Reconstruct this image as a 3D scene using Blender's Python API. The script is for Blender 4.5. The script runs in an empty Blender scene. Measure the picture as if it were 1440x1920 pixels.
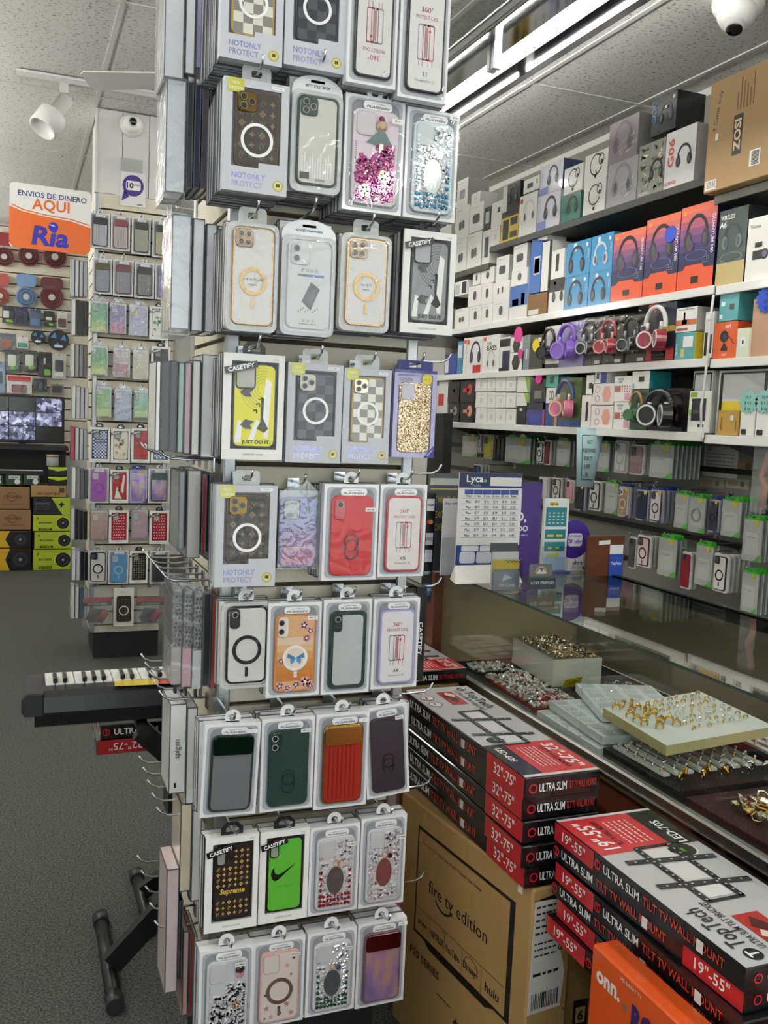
import bpy, math, random
from mathutils import Matrix, Vector
random.seed(7)
S = bpy.context.scene
COL = S.collection
R2 = math.radians
# ---------------------------------------------------------------- camera
YAW, PITCH, ROLL, FPX, EYE = R2(21.66), R2(5.70), R2(2.515), 1750.0, 1.42
_f = Vector((math.sin(YAW)*math.cos(PITCH), math.cos(YAW)*math.cos(PITCH), -math.sin(PITCH)))
_r = Vector((math.cos(YAW), -math.sin(YAW), 0)); _u = _r.cross(_f)
CR = math.cos(ROLL)*_r + math.sin(ROLL)*_u
CU = -math.sin(ROLL)*_r + math.cos(ROLL)*_u
CF = _f; CC = Vector((0, 0, EYE))
cam = bpy.data.cameras.new('camera'); camo = bpy.data.objects.new('camera', cam); COL.objects.link(camo)
cam.sensor_fit = 'VERTICAL'; cam.sensor_height = 36; cam.lens = FPX/1920*36
cam.clip_start = 0.02; cam.clip_end = 60
M = Matrix.Identity(4)
for i in range(3): M[i][0] = CR[i]; M[i][1] = CU[i]; M[i][2] = -CF[i]; M[i][3] = CC[i]
camo.matrix_world = M
S.camera = camo
# ---------------------------------------------------------------- exposure / world
S.view_settings.view_transform = 'Standard'; S.view_settings.look = 'None'
S.view_settings.gamma = 1; S.view_settings.use_curve_mapping = False
S.view_settings.exposure = 0.4
S.cycles.transparent_max_bounces = 16
S.cycles.max_bounces = 6; S.cycles.diffuse_bounces = 4; S.cycles.glossy_bounces = 3
S.cycles.use_adaptive_sampling = True; S.cycles.adaptive_threshold = .09; S.cycles.adaptive_min_samples = 16
S.cycles.use_denoising = True
S.cycles.caustics_reflective = False; S.cycles.caustics_refractive = False
w = bpy.data.worlds.new('world'); S.world = w; w.use_nodes = True
w.node_tree.nodes['Background'].inputs[0].default_value = (.93, .96, 1, 1)
w.node_tree.nodes['Background'].inputs[1].default_value = 2.4      # overcast daylight, let in only by the added window behind the camera
TUBE_POWER = 52.0        # emission of the fluorescent tubes
# ---------------------------------------------------------------- where a pixel of the frame meets a known line or plane
def sol(ax, P, x=None, y=None):
    """unknown coordinate `ax` of point P so that it is seen at pixel column x or row y"""
    d = Vector(P) - CC; d[ax] = -CC[ax]; e = Vector((0, 0, 0)); e[ax] = 1
    if x is not None:
        k = x-720; A = CR
    else:
        k = -(y-960); A = CU
    return (k*d.dot(CF) - FPX*d.dot(A)) / (FPX*e.dot(A) - k*e.dot(CF))
def at(ax, v, x, y):
    d = CF*FPX + CR*(x-720) - CU*(y-960); t = (v-CC[ax])/d[ax]
    return CC + d*t
# ---------------------------------------------------------------- colour and materials
def lin(h):
    if isinstance(h, tuple): return h
    h = h.lstrip('#'); o = []
    for i in (0, 2, 4):
        c = int(h[i:i+2], 16)/255
        o.append(c/12.92 if c <= .04045 else ((c+.055)/1.055)**2.4)
    return (o[0], o[1], o[2], 1.0)
MATS = {}
def nodes(name):
    m = bpy.data.materials.new(name); m.use_nodes = True
    nt = m.node_tree; b = nt.nodes['Principled BSDF']; MATS[name] = m
    return m, nt, b
def attr_mat(name, rough, metal=0, coat=0, bump=0.0, bscale=200, spec=.5, trans=0, rvar=.1):
    m, nt, b = nodes(name); N = nt.nodes; K = nt.links
    a = N.new('ShaderNodeAttribute'); a.attribute_name = 'Col'
    oi = N.new('ShaderNodeObjectInfo')
    mx = N.new('ShaderNodeMix'); mx.data_type = 'RGBA'; mx.blend_type = 'MULTIPLY'; mx.inputs[0].default_value = 1
    K.new(a.outputs['Color'], mx.inputs[6]); K.new(oi.outputs['Color'], mx.inputs[7])
    K.new(mx.outputs[2], b.inputs['Base Color'])
    b.inputs['Metallic'].default_value = metal
    b.inputs['Coat Weight'].default_value = coat; b.inputs['Coat Roughness'].default_value = .08
    b.inputs['Specular IOR Level'].default_value = spec
    tc = N.new('ShaderNodeTexCoord'); nz = N.new('ShaderNodeTexNoise'); nz.inputs['Scale'].default_value = bscale
    K.new(tc.outputs['Object'], nz.inputs['Vector'])
    mr = N.new('ShaderNodeMapRange'); mr.inputs[3].default_value = max(.02, rough-rvar); mr.inputs[4].default_value = rough+rvar
    K.new(nz.outputs[0], mr.inputs[0]); K.new(mr.outputs[0], b.inputs['Roughness'])
    if bump:
        bp = N.new('ShaderNodeBump'); bp.inputs['Strength'].default_value = bump; bp.inputs['Distance'].default_value = .002
        K.new(nz.outputs[0], bp.inputs['Height']); K.new(bp.outputs[0], b.inputs['Normal'])
        if coat: K.new(bp.outputs[0], b.inputs['Coat Normal'])
    return m
attr_mat('paper', .5)
attr_mat('gloss', .25, coat=.5, rvar=.05)
attr_mat('wrap', .3, coat=.8, bump=.25, bscale=35, rvar=.05)
attr_mat('plastic', .35)
attr_mat('matte', .8)
attr_mat('card', .7, bump=.12, bscale=60)
attr_mat('metal', .22, metal=1, rvar=.06)
attr_mat('mirror', .1, metal=1, rvar=.04)
attr_mat('brush', .38, metal=1)
attr_mat('gem', .08, metal=.35, coat=1, rvar=.03)
attr_mat('holo', .2, metal=.6, rvar=.1)
def iri(name):
    m, nt, b = nodes(name); N = nt.nodes; K = nt.links
    tc = N.new('ShaderNodeTexCoord'); mp = N.new('ShaderNodeMapping'); mp.inputs['Scale'].default_value = (14, 1, 5)
    nz = N.new('ShaderNodeTexNoise'); nz.inputs['Scale'].default_value = 2.2
    rp = N.new('ShaderNodeValToRGB'); e = rp.color_ramp.elements
    e[0].position = .3; e[0].color = lin('#8f7fc0'); e[1].position = .7; e[1].color = lin('#9fc4c0')
    x = e.new(.45); x.color = lin('#b79ad0'); x = e.new(.57); x.color = lin('#d2b8b0')
    K.new(tc.outputs['Object'], mp.inputs[0]); K.new(mp.outputs[0], nz.inputs['Vector']); K.new(nz.outputs[0], rp.inputs[0])
    K.new(rp.outputs[0], b.inputs['Base Color']); b.inputs['Roughness'].default_value = .15; b.inputs['Metallic'].default_value = .5
    b.inputs['Coat Weight'].default_value = 1
iri('iridescent')
def glitter(name, cols, scale=260, metal=.7):
    m, nt, b = nodes(name); N = nt.nodes; K = nt.links
    tc = N.new('ShaderNodeTexCoord'); v = N.new('ShaderNodeTexVoronoi'); v.inputs['Scale'].default_value = scale
    rp = N.new('ShaderNodeValToRGB'); rp.color_ramp.interpolation = 'CONSTANT'
    e = rp.color_ramp.elements; e[0].color = lin(cols[0]); e[1].color = lin(cols[1]); e[1].position = .3
    for i, c in enumerate(cols[2:]): x = e.new(.5+.2*i); x.color = lin(c)
    K.new(tc.outputs['Object'], v.inputs['Vector'])
    sp = N.new('ShaderNodeSeparateColor'); K.new(v.outputs['Color'], sp.inputs[0]); K.new(sp.outputs[0], rp.inputs[0])
    K.new(rp.outputs[0], b.inputs['Base Color']); b.inputs['Metallic'].default_value = metal; b.inputs['Roughness'].default_value = .25
    bp = N.new('ShaderNodeBump'); bp.inputs['Strength'].default_value = .8; bp.inputs['Distance'].default_value = .002
    K.new(sp.outputs[1], bp.inputs['Height']); K.new(bp.outputs[0], b.inputs['Normal'])
glitter('gold_glitter', ['#6b4a22', '#b08a4e', '#e8d3a8', '#fff2d8'], 620)
glitter('jewel_mix', ['#2a261c', '#a8884a', '#dcdcd8', '#f4eedc'], 160)
def clear_mat(name, tint, refl, rough=.03, bump=0, bscale=40, body=0.0, bodycol='#ffffff'):
    m = bpy.data.materials.new(name); m.use_nodes = True; MATS[name] = m
    nt = m.node_tree; N = nt.nodes; K = nt.links; N.clear()
    out = N.new('ShaderNodeOutputMaterial'); tr = N.new('ShaderNodeBsdfTransparent'); tr.inputs[0].default_value = lin(tint)
    gl = N.new('ShaderNodeBsdfGlossy'); gl.inputs['Roughness'].default_value = rough
    lw = N.new('ShaderNodeLayerWeight'); pw_ = N.new('ShaderNodeMath'); pw_.operation = 'POWER'; pw_.inputs[1].default_value = 5
    K.new(lw.outputs['Facing'], pw_.inputs[0])       # thin sheet: Schlick reflectance, the same from both sides
    ml = N.new('ShaderNodeMath'); ml.operation = 'MULTIPLY_ADD'; ml.inputs[1].default_value = .96*min(refl, 1); ml.inputs[2].default_value = .04*refl; ml.use_clamp = True
    K.new(pw_.outputs[0], ml.inputs[0]); mx = N.new('ShaderNodeMixShader'); K.new(ml.outputs[0], mx.inputs[0])
    if bump:
        tc = N.new('ShaderNodeTexCoord'); nz = N.new('ShaderNodeTexNoise'); nz.inputs['Scale'].default_value = bscale; nz.inputs['Distortion'].default_value = 1.5
        K.new(tc.outputs['Object'], nz.inputs['Vector'])
        bp = N.new('ShaderNodeBump'); bp.inputs['Strength'].default_value = bump; bp.inputs['Distance'].default_value = .01
        K.new(nz.outputs[0], bp.inputs['Height']); K.new(bp.outputs[0], gl.inputs['Normal']); K.new(bp.outputs[0], lw.inputs['Normal'])
    first = tr
    if body:
        df = N.new('ShaderNodeBsdfDiffuse'); df.inputs[0].default_value = lin(bodycol)
        m2 = N.new('ShaderNodeMixShader'); m2.inputs[0].default_value = body
        K.new(tr.outputs[0], m2.inputs[1]); K.new(df.outputs[0], m2.inputs[2]); first = m2
    K.new(first.outputs[0], mx.inputs[1]); K.new(gl.outputs[0], mx.inputs[2]); K.new(mx.outputs[0], out.inputs[0])
clear_mat('film', '#fdfdfd', .6, .04, .22, 16)
clear_mat('bag', '#f6f8f9', 1.6, .08, .35, 26, .08)
clear_mat('frost', '#f0f2f2', 1.2, .12, .3, 30, .45, '#e6e8e8')
clear_mat('glass', '#f9fcfa', 1.3, .0)
clear_mat('acrylic', '#f4f6f8', 1.4, .02)
# ---------------------------------------------------------------- mesh builder
_TX = {}
def text_geo(s, bold, shear):
    k = (s, bold, shear)
    if k in _TX: return _TX[k]
    c = bpy.data.curves.new('t', 'FONT'); c.body = s; c.size = 1; c.resolution_u = 2; c.offset = bold; c.shear = shear
    c.align_x = 'CENTER'; c.align_y = 'CENTER'; c.fill_mode = 'FRONT'
    o = bpy.data.objects.new('t', c); COL.objects.link(o)
    me = bpy.data.meshes.new_from_object(o)
    vs = [tuple(v.co) for v in me.vertices]; fs = [tuple(p.vertices) for p in me.polygons]
    bpy.data.objects.remove(o); bpy.data.curves.remove(c); bpy.data.meshes.remove(me)
    xs = [v[0] for v in vs] or [0, 1]; ys = [v[1] for v in vs] or [0, 1]
    _TX[k] = (vs, fs, min(xs), max(xs), min(ys), max(ys)); return _TX[k]
class MB:
    def __init__(s, col='#ffffff'):
        s.v = []; s.f = []; s.c = []; s.T = Matrix.Identity(4); s.col = col; s.sm = []
    def add(s, vs, fs, col=None, smooth=False):
        n = len(s.v); T = s.T
        s.v += [tuple(T @ Vector(v)) for v in vs]; c = lin(col or s.col)
        for f in fs: s.f.append([n+i for i in f]); s.c.append(c); s.sm.append(smooth)
        return s
    def box(s, x0, x1, y0, y1, z0, z1, col=None, front=None, top=None, right=None, left=None, bottom=None):
        v = [(x0,y0,z0),(x1,y0,z0),(x1,y1,z0),(x0,y1,z0),(x0,y0,z1),(x1,y0,z1),(x1,y1,z1),(x0,y1,z1)]
        F = [((0,1,5,4),front),((1,2,6,5),right),((2,3,7,6),None),((3,0,4,7),left),((4,5,6,7),top),((3,2,1,0),bottom)]
        for f, c in F: s.add(v, [f], c or col) if False else None
        n = len(s.v); s.v += [tuple(s.T @ Vector(p)) for p in v]
        for f, c in F: s.f.append([n+i for i in f]); s.c.append(lin(c or col or s.col)); s.sm.append(False)
        return s
    def cbox(s, x0, x1, y0, y1, z0, z1, b=.002, col=None, **k):
        s.prism([(x0+b,z0),(x1-b,z0),(x1,z0+b),(x1,z1-b),(x1-b,z1),(x0+b,z1),(x0,z1-b),(x0,z0+b)], y0, y1, col, ch=b); return s
    def flat(s, pts, y, col=None):            # polygon in xz facing -y
        return s.add([(p[0], y, p[1]) for p in pts], [tuple(range(len(pts)))], col)
    def rect(s, x0, z0, x1, z1, y, col=None): return s.flat([(x0,z0),(x1,z0),(x1,z1),(x0,z1)], y, col)
    def prism(s, pts, y0, y1, col=None, ch=0, front=None):
        n = len(pts)
        if ch:
            cx = sum(p[0] for p in pts)/n; cz = sum(p[1] for p in pts)/n
            w = max(abs(p[0]-cx) for p in pts); h = max(abs(p[1]-cz) for p in pts)
            q = [(cx+(p[0]-cx)*(1-ch/w), cz+(p[1]-cz)*(1-ch/h)) for p in pts]
            L = [(q, y0), (pts, y0+ch), (pts, y1)]
        else: L = [(pts, y0), (pts, y1)]
        v = [(p[0], y, p[1]) for ps, y in L for p in ps]; f = []
        for k in range(len(L)-1):
            for i in range(n):
                j = (i+1) % n; f.append((k*n+j, k*n+i, (k+1)*n+i, (k+1)*n+j))
        s.add(v, f, col)
        m = len(s.v)-len(v)
        s.f.append([m+i for i in range(n)]); s.c.append(lin(front or col or s.col)); s.sm.append(False)
        s.f.append([m+(len(L)-1)*n+i for i in reversed(range(n))]); s.c.append(lin(col or s.col)); s.sm.append(False)
        return s
    def rprism(s, x0, z0, x1, z1, r, y0, y1, col=None, ch=0, k=4, front=None):
        return s.prism(rr(x0, z0, x1, z1, r, k), y0, y1, col, ch, front)
    def frame(s, outer, inner, y0, y1, col=None, side=None, incol=None):   # same point count
        n = len(outer)
        v = [(p[0],y0,p[1]) for p in outer]+[(p[0],y0,p[1]) for p in inner]+[(p[0],y1,p[1]) for p in outer]+[(p[0],y1,p[1]) for p in inner]
        A=[];B=[];Cc=[]
        for i in range(n):
            j=(i+1)%n
            A.append((i,j,n+j,n+i)); B.append((j,i,2*n+i,2*n+j)); Cc.append((n+i,n+j,3*n+j,3*n+i))
        s.add(v,A,col); m=len(s.v)-len(v)
        for fs,c in ((B,side or col),(Cc,incol or col)):
            for f in fs: s.f.append([m+i for i in f]); s.c.append(lin(c or s.col)); s.sm.append(False)
        for i in range(n):
            j=(i+1)%n; s.f.append([m+i for i in (2*n+j,2*n+i,3*n+i,3*n+j)]); s.c.append(lin(side or col or s.col)); s.sm.append(False)
        return s
    def disc(s, cx, cz, r, y, col=None, n=20, rz=None): return s.flat(ell(cx, cz, r, rz or r, n), y, col)
    def cylf(s, cx, cz, r, y0, y1, col=None, n=16, front=None): return s.prism(ell(cx, cz, r, r, n), y0, y1, col, 0, front)
    def ring(s, cx, cz, r1, r0, y0, y1, col=None, n=28, k=1.0):
        return s.frame(ell(cx, cz, r1, r1*k, n), ell(cx, cz, r0, r0*k, n), y0, y1, col)
    def flatring(s, cx, cz, r1, r0, y, col=None, n=24, k=1.0, a0=0, a1=2*math.pi):
        n2 = n+1; v=[]; f=[]
        for i in range(n2):
            a=a0+(a1-a0)*i/n
            v += [(cx+r1*math.cos(a),y,cz+k*r1*math.sin(a)),(cx+r0*math.cos(a),y,cz+k*r0*math.sin(a))]
        for i in range(n): f.append((2*i,2*i+2,2*i+3,2*i+1))
        return s.add(v,f,col)
    def line(s, pts, w, y, col=None):        # flat polyline
        for (a,b),(c,d) in zip(pts,pts[1:]):
            l=math.hypot(c-a,d-b) or 1; nx,nz=-(d-b)/l*w/2,(c-a)/l*w/2
            s.flat([(a-nx,b-nz),(c-nx,d-nz),(c+nx,d+nz),(a+nx,b+nz)],y,col)
        return s
    def tube(s, pts, r, col=None, n=8, caps=True, closed=False):
        P=[Vector(p) for p in pts]; v=[]; f=[]; N=len(P); prev=None
        rs = r if isinstance(r,(list,tuple)) else [r]*N
        for i,p in enumerate(P):
            a = P[(i-1)%N] if (closed or i>0) else p; b = P[(i+1)%N] if (closed or i<N-1) else p
            t=(b-a).normalized()
            if prev is None:
                up=Vector((0,0,1)) if abs(t.z)<.9 else Vector((1,0,0)); x=t.cross(up).normalized()
            else: x=(prev-t*prev.dot(t)).normalized()
            prev=x; yv=t.cross(x)
            for k in range(n):
                q=p+(x*math.cos(2*math.pi*k/n)+yv*math.sin(2*math.pi*k/n))*rs[i]; v.append(tuple(q))
        for i in range(N if closed else N-1):
            j=(i+1)%N
            for k in range(n): f.append((i*n+k,i*n+(k+1)%n,j*n+(k+1)%n,j*n+k))
        s.add(v,f,col,True)
        if caps and not closed:
            m=len(s.v)-len(v); s.f.append([m+k for k in reversed(range(n))]); s.c.append(lin(col or s.col)); s.sm.append(False)
            s.f.append([m+(N-1)*n+k for k in range(n)]); s.c.append(lin(col or s.col)); s.sm.append(False)
        return s
    def lathe(s, prof, col=None, n=20, smooth=True):      # about z: [(r,z)...]
        v=[];f=[];m=len(prof)
        for r,z in prof:
            for k in range(n): a=2*math.pi*k/n; v.append((r*math.cos(a),r*math.sin(a),z))
        for i in range(m-1):
            for k in range(n): f.append((i*n+k,i*n+(k+1)%n,(i+1)*n+(k+1)%n,(i+1)*n+k))
        f.append(tuple(reversed(range(n)))); f.append(tuple(range((m-1)*n,m*n)))
        return s.add(v,f,col,smooth)
    def gem(s, cx, cz, y, r, d, col=None, n=6):
        v=[(cx+r*math.cos(2*math.pi*k/n),y,cz+r*math.sin(2*math.pi*k/n)) for k in range(n)]
        v+=[(cx+.55*r*math.cos(2*math.pi*(k+.5)/n),y-d,cz+.55*r*math.sin(2*math.pi*(k+.5)/n)) for k in range(n)]
        f=[tuple(range(n,2*n))]
        for k in range(n): j=(k+1)%n; f+=[(k,j,n+k),(j,n+j,n+k)]
        return s.add(v,f,col)
    def text(s, t, cx, cz, h, y, col=None, bold=.0, fit=None, shear=0, rot=0, align='c', flip=False):
        vs,fs,x0,x1,z0,z1=text_geo(t,bold,shear)
        if not fs: return s
        cap=.72; sc=h/cap; sx=sc
        if fit: sx=fit/max(x1-x0,.01)
        mx=(x0+x1)/2 if align=='c' else (x0 if align=='l' else x1)
        ca,sa=math.cos(rot),math.sin(rot); o=[]
        for v in vs:
            u=(v[0]-mx)*sx; q=(v[1]-(z0+z1)/2)*sc
            o.append((cx+u*ca-q*sa,y,cz+u*sa+q*ca))
        return s.add(o,fs,col)
    def build(s, name, mat='paper', parent=None, loc=(0,0,0), rz=0, rot=None):
        me=bpy.data.meshes.new(name); me.from_pydata(s.v,[],s.f)
        a=me.attributes.new('Col','FLOAT_COLOR','CORNER'); d=[]
        for f,c in zip(s.f,s.c): d+=list(c)*len(f)
        a.data.foreach_set('color',d)
        if any(s.sm): me.polygons.foreach_set('use_smooth',s.sm)
        me.materials.append(MATS[mat]); me.update()
        return link(name,me,parent,loc,rz,rot)
def link(name, me, parent=None, loc=(0,0,0), rz=0, rot=None):
    o=bpy.data.objects.new(name,me); COL.objects.link(o); o.location=loc
    o.rotation_euler=rot if rot else (0,0,rz); o.parent=parent; return o
def ell(cx,cz,a,b,n): return [(cx+a*math.cos(2*math.pi*i/n),cz+b*math.sin(2*math.pi*i/n)) for i in range(n)]
def rr(x0,z0,x1,z1,r,k=4):
    o=[]
    for cx,cz,a in ((x1-r,z1-r,0),(x0+r,z1-r,90),(x0+r,z0+r,180),(x1-r,z0+r,270)):
        for i in range(k+1): t=R2(a+90*i/k); o.append((cx+r*math.cos(t),cz+r*math.sin(t)))
    return o
def sub(pts,x,z): return [(p[0]+x,p[1]+z) for p in pts]
def thing(name,label,cat,loc=(0,0,0),rz=0,group=None,rot=None):
    o=bpy.data.objects.new(name,None); COL.objects.link(o); o.location=loc; o.rotation_euler=rot if rot else (0,0,rz)
    o.empty_display_size=.01
    return tag(o,label,cat,group)
def tag(o,label,cat,group=None):
    o['label']=label; o['category']=cat
    if group: o['group']=group
    return o
def struct(o): o['kind']='structure'; return o
def copy_tree(o,parent=None):
    c=o.copy(); COL.objects.link(c); c.parent=parent
    for ch in list(o.children): copy_tree(ch,c)
    return c
# ================================================================ room shell
ZC, XW, YB, XL, YF = 3.0, 2.96, 9.2, -2.6, -2.6
def plain(name, col, rough=.6, bump=0, scale=120, col2=None, wave=None):
    m, nt, b = nodes(name); N = nt.nodes; K = nt.links
    tc = N.new('ShaderNodeTexCoord'); nz = N.new('ShaderNodeTexNoise'); nz.inputs['Scale'].default_value = scale; nz.inputs['Detail'].default_value = 4
    K.new(tc.outputs['Object'], nz.inputs['Vector'])
    rp = N.new('ShaderNodeValToRGB'); e = rp.color_ramp.elements; e[0].position = .35; e[1].position = .68
    e[0].color = lin(col2 or col); e[1].color = lin(col); K.new(nz.outputs[0], rp.inputs[0]); K.new(rp.outputs[0], b.inputs['Base Color'])
    b.inputs['Roughness'].default_value = rough
    if bump:
        bp = N.new('ShaderNodeBump'); bp.inputs['Strength'].default_value = bump; bp.inputs['Distance'].default_value = .004
        K.new(nz.outputs[0], bp.inputs['Height']); K.new(bp.outputs[0], b.inputs['Normal'])
    return m
plain('carpet', '#6b6c68', .95, .9, 170, '#30312f')
plain('wallpaint', '#d9d9d4', .7, .05, 20)
plain('slat', '#e3ddca', .55, .03, 8, '#d9d2bc')
plain('slatdark', '#8c8b84', .6)
plain('groove', '#4a3a2c', .7)
plain('wood', '#6e3c22', .4, .05, 14, '#5a2f1a')
plain('black_lam', '#1e1e1f', .5)
plain('shelfwhite', '#e9e9e6', .4)
# fissured ceiling tile
m, nt, b = nodes('tile'); N = nt.nodes; K = nt.links
tc = N.new('ShaderNodeTexCoord'); mp = N.new('ShaderNodeMapping'); mp.inputs['Scale'].default_value = (1, 1.7, 1)
nz = N.new('ShaderNodeTexNoise'); nz.inputs['Scale'].default_value = 60; nz.inputs['Detail'].default_value = 1.5; nz.inputs['Distortion'].default_value = .6
K.new(tc.outputs['Object'], mp.inputs[0]); K.new(mp.outputs[0], nz.inputs['Vector'])
rp = N.new('ShaderNodeValToRGB'); e = rp.color_ramp.elements; e[0].position = .33; e[0].color = lin('#8b8b88'); e[1].position = .40; e[1].color = lin('#d6d6d3')
K.new(nz.outputs[0], rp.inputs[0]); K.new(rp.outputs[0], b.inputs['Base Color']); b.inputs['Roughness'].default_value = .9
bp = N.new('ShaderNodeBump'); bp.inputs['Strength'].default_value = .5; bp.inputs['Distance'].default_value = .004; K.new(rp.outputs[0], bp.inputs['Height']); K.new(bp.outputs[0], b.inputs['Normal'])
def emit_mat(name, col, st):
    m = bpy.data.materials.new(name); m.use_nodes = True; MATS[name] = m; b = m.node_tree.nodes['Principled BSDF']
    b.inputs['Base Color'].default_value = lin(col); b.inputs['Emission Color'].default_value = lin(col); b.inputs['Emission Strength'].default_value = st
emit_mat('tube_light', '#fffcf4', TUBE_POWER)
fl = struct(MB().box(XL, XW, YF, YB, -.05, 0).build('floor', 'carpet'))
ce = struct(MB('#9a9a97').box(XL, XW, YF, YB, ZC+.02, ZC+.06).build('ceiling', 'paper'))
struct(MB().box(XW, XW+.08, YF, YB, 0, ZC+.06).build('wall_right', 'wallpaint'))
struct(MB().box(XL-.08, XL, YF, YB, 0, ZC+.06).build('wall_left', 'wallpaint'))
struct(MB().box(XL, XW, YB, YB+.08, 0, ZC+.06).build('wall_back', 'wallpaint'))
wf = struct(MB().box(XL, XW, YF-.08, YF, 0, .45).box(XL, XW, YF-.08, YF, 2.65, ZC+.06).box(XL, -2.2, YF-.08, YF, .45, 2.65).box(2.6, XW, YF-.08, YF, .45, 2.65).build('wall_front', 'wallpaint'))
wn = struct(bpy.data.objects.new('fill_window', None)); COL.objects.link(wn)  # unseen shop window, added so daylight fills the tower front
MB('#8a8c8e').box(-2.2, 2.6, YF-.05, YF-.01, .45, .5).box(-2.2, 2.6, YF-.05, YF-.01, 2.6, 2.65).build('window_frame', 'brush', wn)
for x in (-2.2, -1.0, .2, 1.4, 2.55): MB('#8a8c8e').box(x, x+.05, YF-.05, YF-.01, .5, 2.6).build('mullion', 'brush', wn)
for x in (-2.15, -.95, .25, 1.45): MB().box(x, x+1.15, YF-.032, YF-.028, .5, 2.6).build('pane', 'glass', wn)
# lay-in tiles and the T-bar grid that carries them
gx = [.384+.61*k for k in range(-5, 6)]; gy = [3.98+1.22*k for k in range(-6, 6)]
gx = [x for x in gx if XL < x < XW]; gy = [y for y in gy if YF < y < YB]
ex = [XL]+gx+[XW]; ey = [YF]+gy+[YB]; tmesh = {}
for i in range(len(ex)-1):
    for j in range(len(ey)-1):
        w_, l_ = ex[i+1]-ex[i]-.016, ey[j+1]-ey[j]-.016; k = (round(w_, 3), round(l_, 3))
        if k not in tmesh:
            o = MB().box(-w_/2, w_/2, -l_/2, l_/2, 0, .016).build('ceiling_tile', 'tile', ce); tmesh[k] = o.data
        else: o = link('ceiling_tile', tmesh[k], ce)
        o.location = ((ex[i]+ex[i+1])/2, (ey[j]+ey[j+1])/2, ZC+random.uniform(0, .002))
for x in gx: MB('#cfcfcc').box(x-.011, x+.011, YF, YB, ZC-.004, ZC+.02).build('grid_bar', 'plastic', ce)
for y in gy: MB('#cfcfcc').box(XL, XW, y-.011, y+.011, ZC-.003, ZC+.02).build('grid_bar', 'plastic', ce)
# ---------------------------------------------------------------- fluorescent strip lights
def strip_light(x, y, label, n=2, wings=False, drop=0):
    t = thing('strip_light', label, 'ceiling light', (x, y, ZC-.005-drop), group='fluorescent strip lights')
    L = 1.22
    hw = .11 if wings else .03
    MB('#b8babc').prism([(-hw, 0), (-hw*.7, -.05 if not wings else -.02), (hw*.7, -.05 if not wings else -.02), (hw, 0)], -L*n/2, L*n/2).build('housing', 'mirror' if wings else 'plastic', t)
    if drop:
        for s in (-.8, .8): MB('#c8c8c8').tube([(0, s, 0), (0, s, drop)], .004, n=6).build('hanger', 'metal', t)
    for k in range(n):
        yc = (k-(n-1)/2)*L
        MB().tube([(0, yc-.575, -.1), (0, yc+.575, -.1)], .0135, n=10).build('tube', 'tube_light', t)
        for s in (-1, 1): MB('#d8dadb').box(-.017, .017, yc+s*.59-.012, yc+s*.59+.012, -.125, -.02 if wings else -.05).build('lamp_holder', 'plastic', t)
    if wings: MB('#3c3e40').box(.075, .079, -L*n/2, L*n/2, -.165, -.1).build('dark_valance', 'mirror', t); MB('#eef0f2').add([(.079, -L*n/2, -.165), (.125, -L*n/2, -.155), (.125, L*n/2, -.155), (.079, L*n/2, -.165), (.079, -L*n/2, -.162), (.125, -L*n/2, -.152), (.125, L*n/2, -.152), (.079, L*n/2, -.162)], [(0,1,2,3),(7,6,5,4),(0,4,5,1),(2,6,7,3),(1,5,6,2),(0,3,7,4)]).build('mirror_strip', 'metal', t)
    for s in (-1,) if wings else ():
        MB('#e4e6e8').add([(s*.095, -L*n/2, -.02), (s*.125, -L*n/2, -.06), (s*.125, L*n/2, -.06), (s*.095, L*n/2, -.02), (s*.095, -L*n/2, -.017), (s*.128, -L*n/2, -.058), (s*.128, L*n/2, -.058), (s*.095, L*n/2, -.017)],
            [(0,1,2,3),(7,6,5,4),(0,4,5,1),(2,6,7,3),(1,5,6,2),(0,3,7,4)]).build('reflector', 'metal', t)
    return t
LB = 'fluorescent strip light on the ceiling tiles '
strip_light(1.83, 3.6, LB+'seen right of the case tower', wings=True)
strip_light(1.83, 6.2, LB+'beyond the one above the counter', wings=True)
strip_light(1.83, 1.0, LB+'above the near end of the counter', wings=True)
strip_light(-.75, 0.2, LB+'behind the photographer, left side, added out of view', drop=.25)  # unseen strips added from here on, hung low to light the ceiling
strip_light(-.75, 2.9, LB+'left of the case tower, added out of view', drop=.25)
strip_light(-.75, 5.4, LB+'over the far left carpet, added out of view', drop=.25)
strip_light(-.75, 7.9, LB+'over the speaker cartons at the back, added out of view', drop=.25)
strip_light(1.83, -1.5, LB+'behind the photographer, right side, added out of view', drop=.25)
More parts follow.
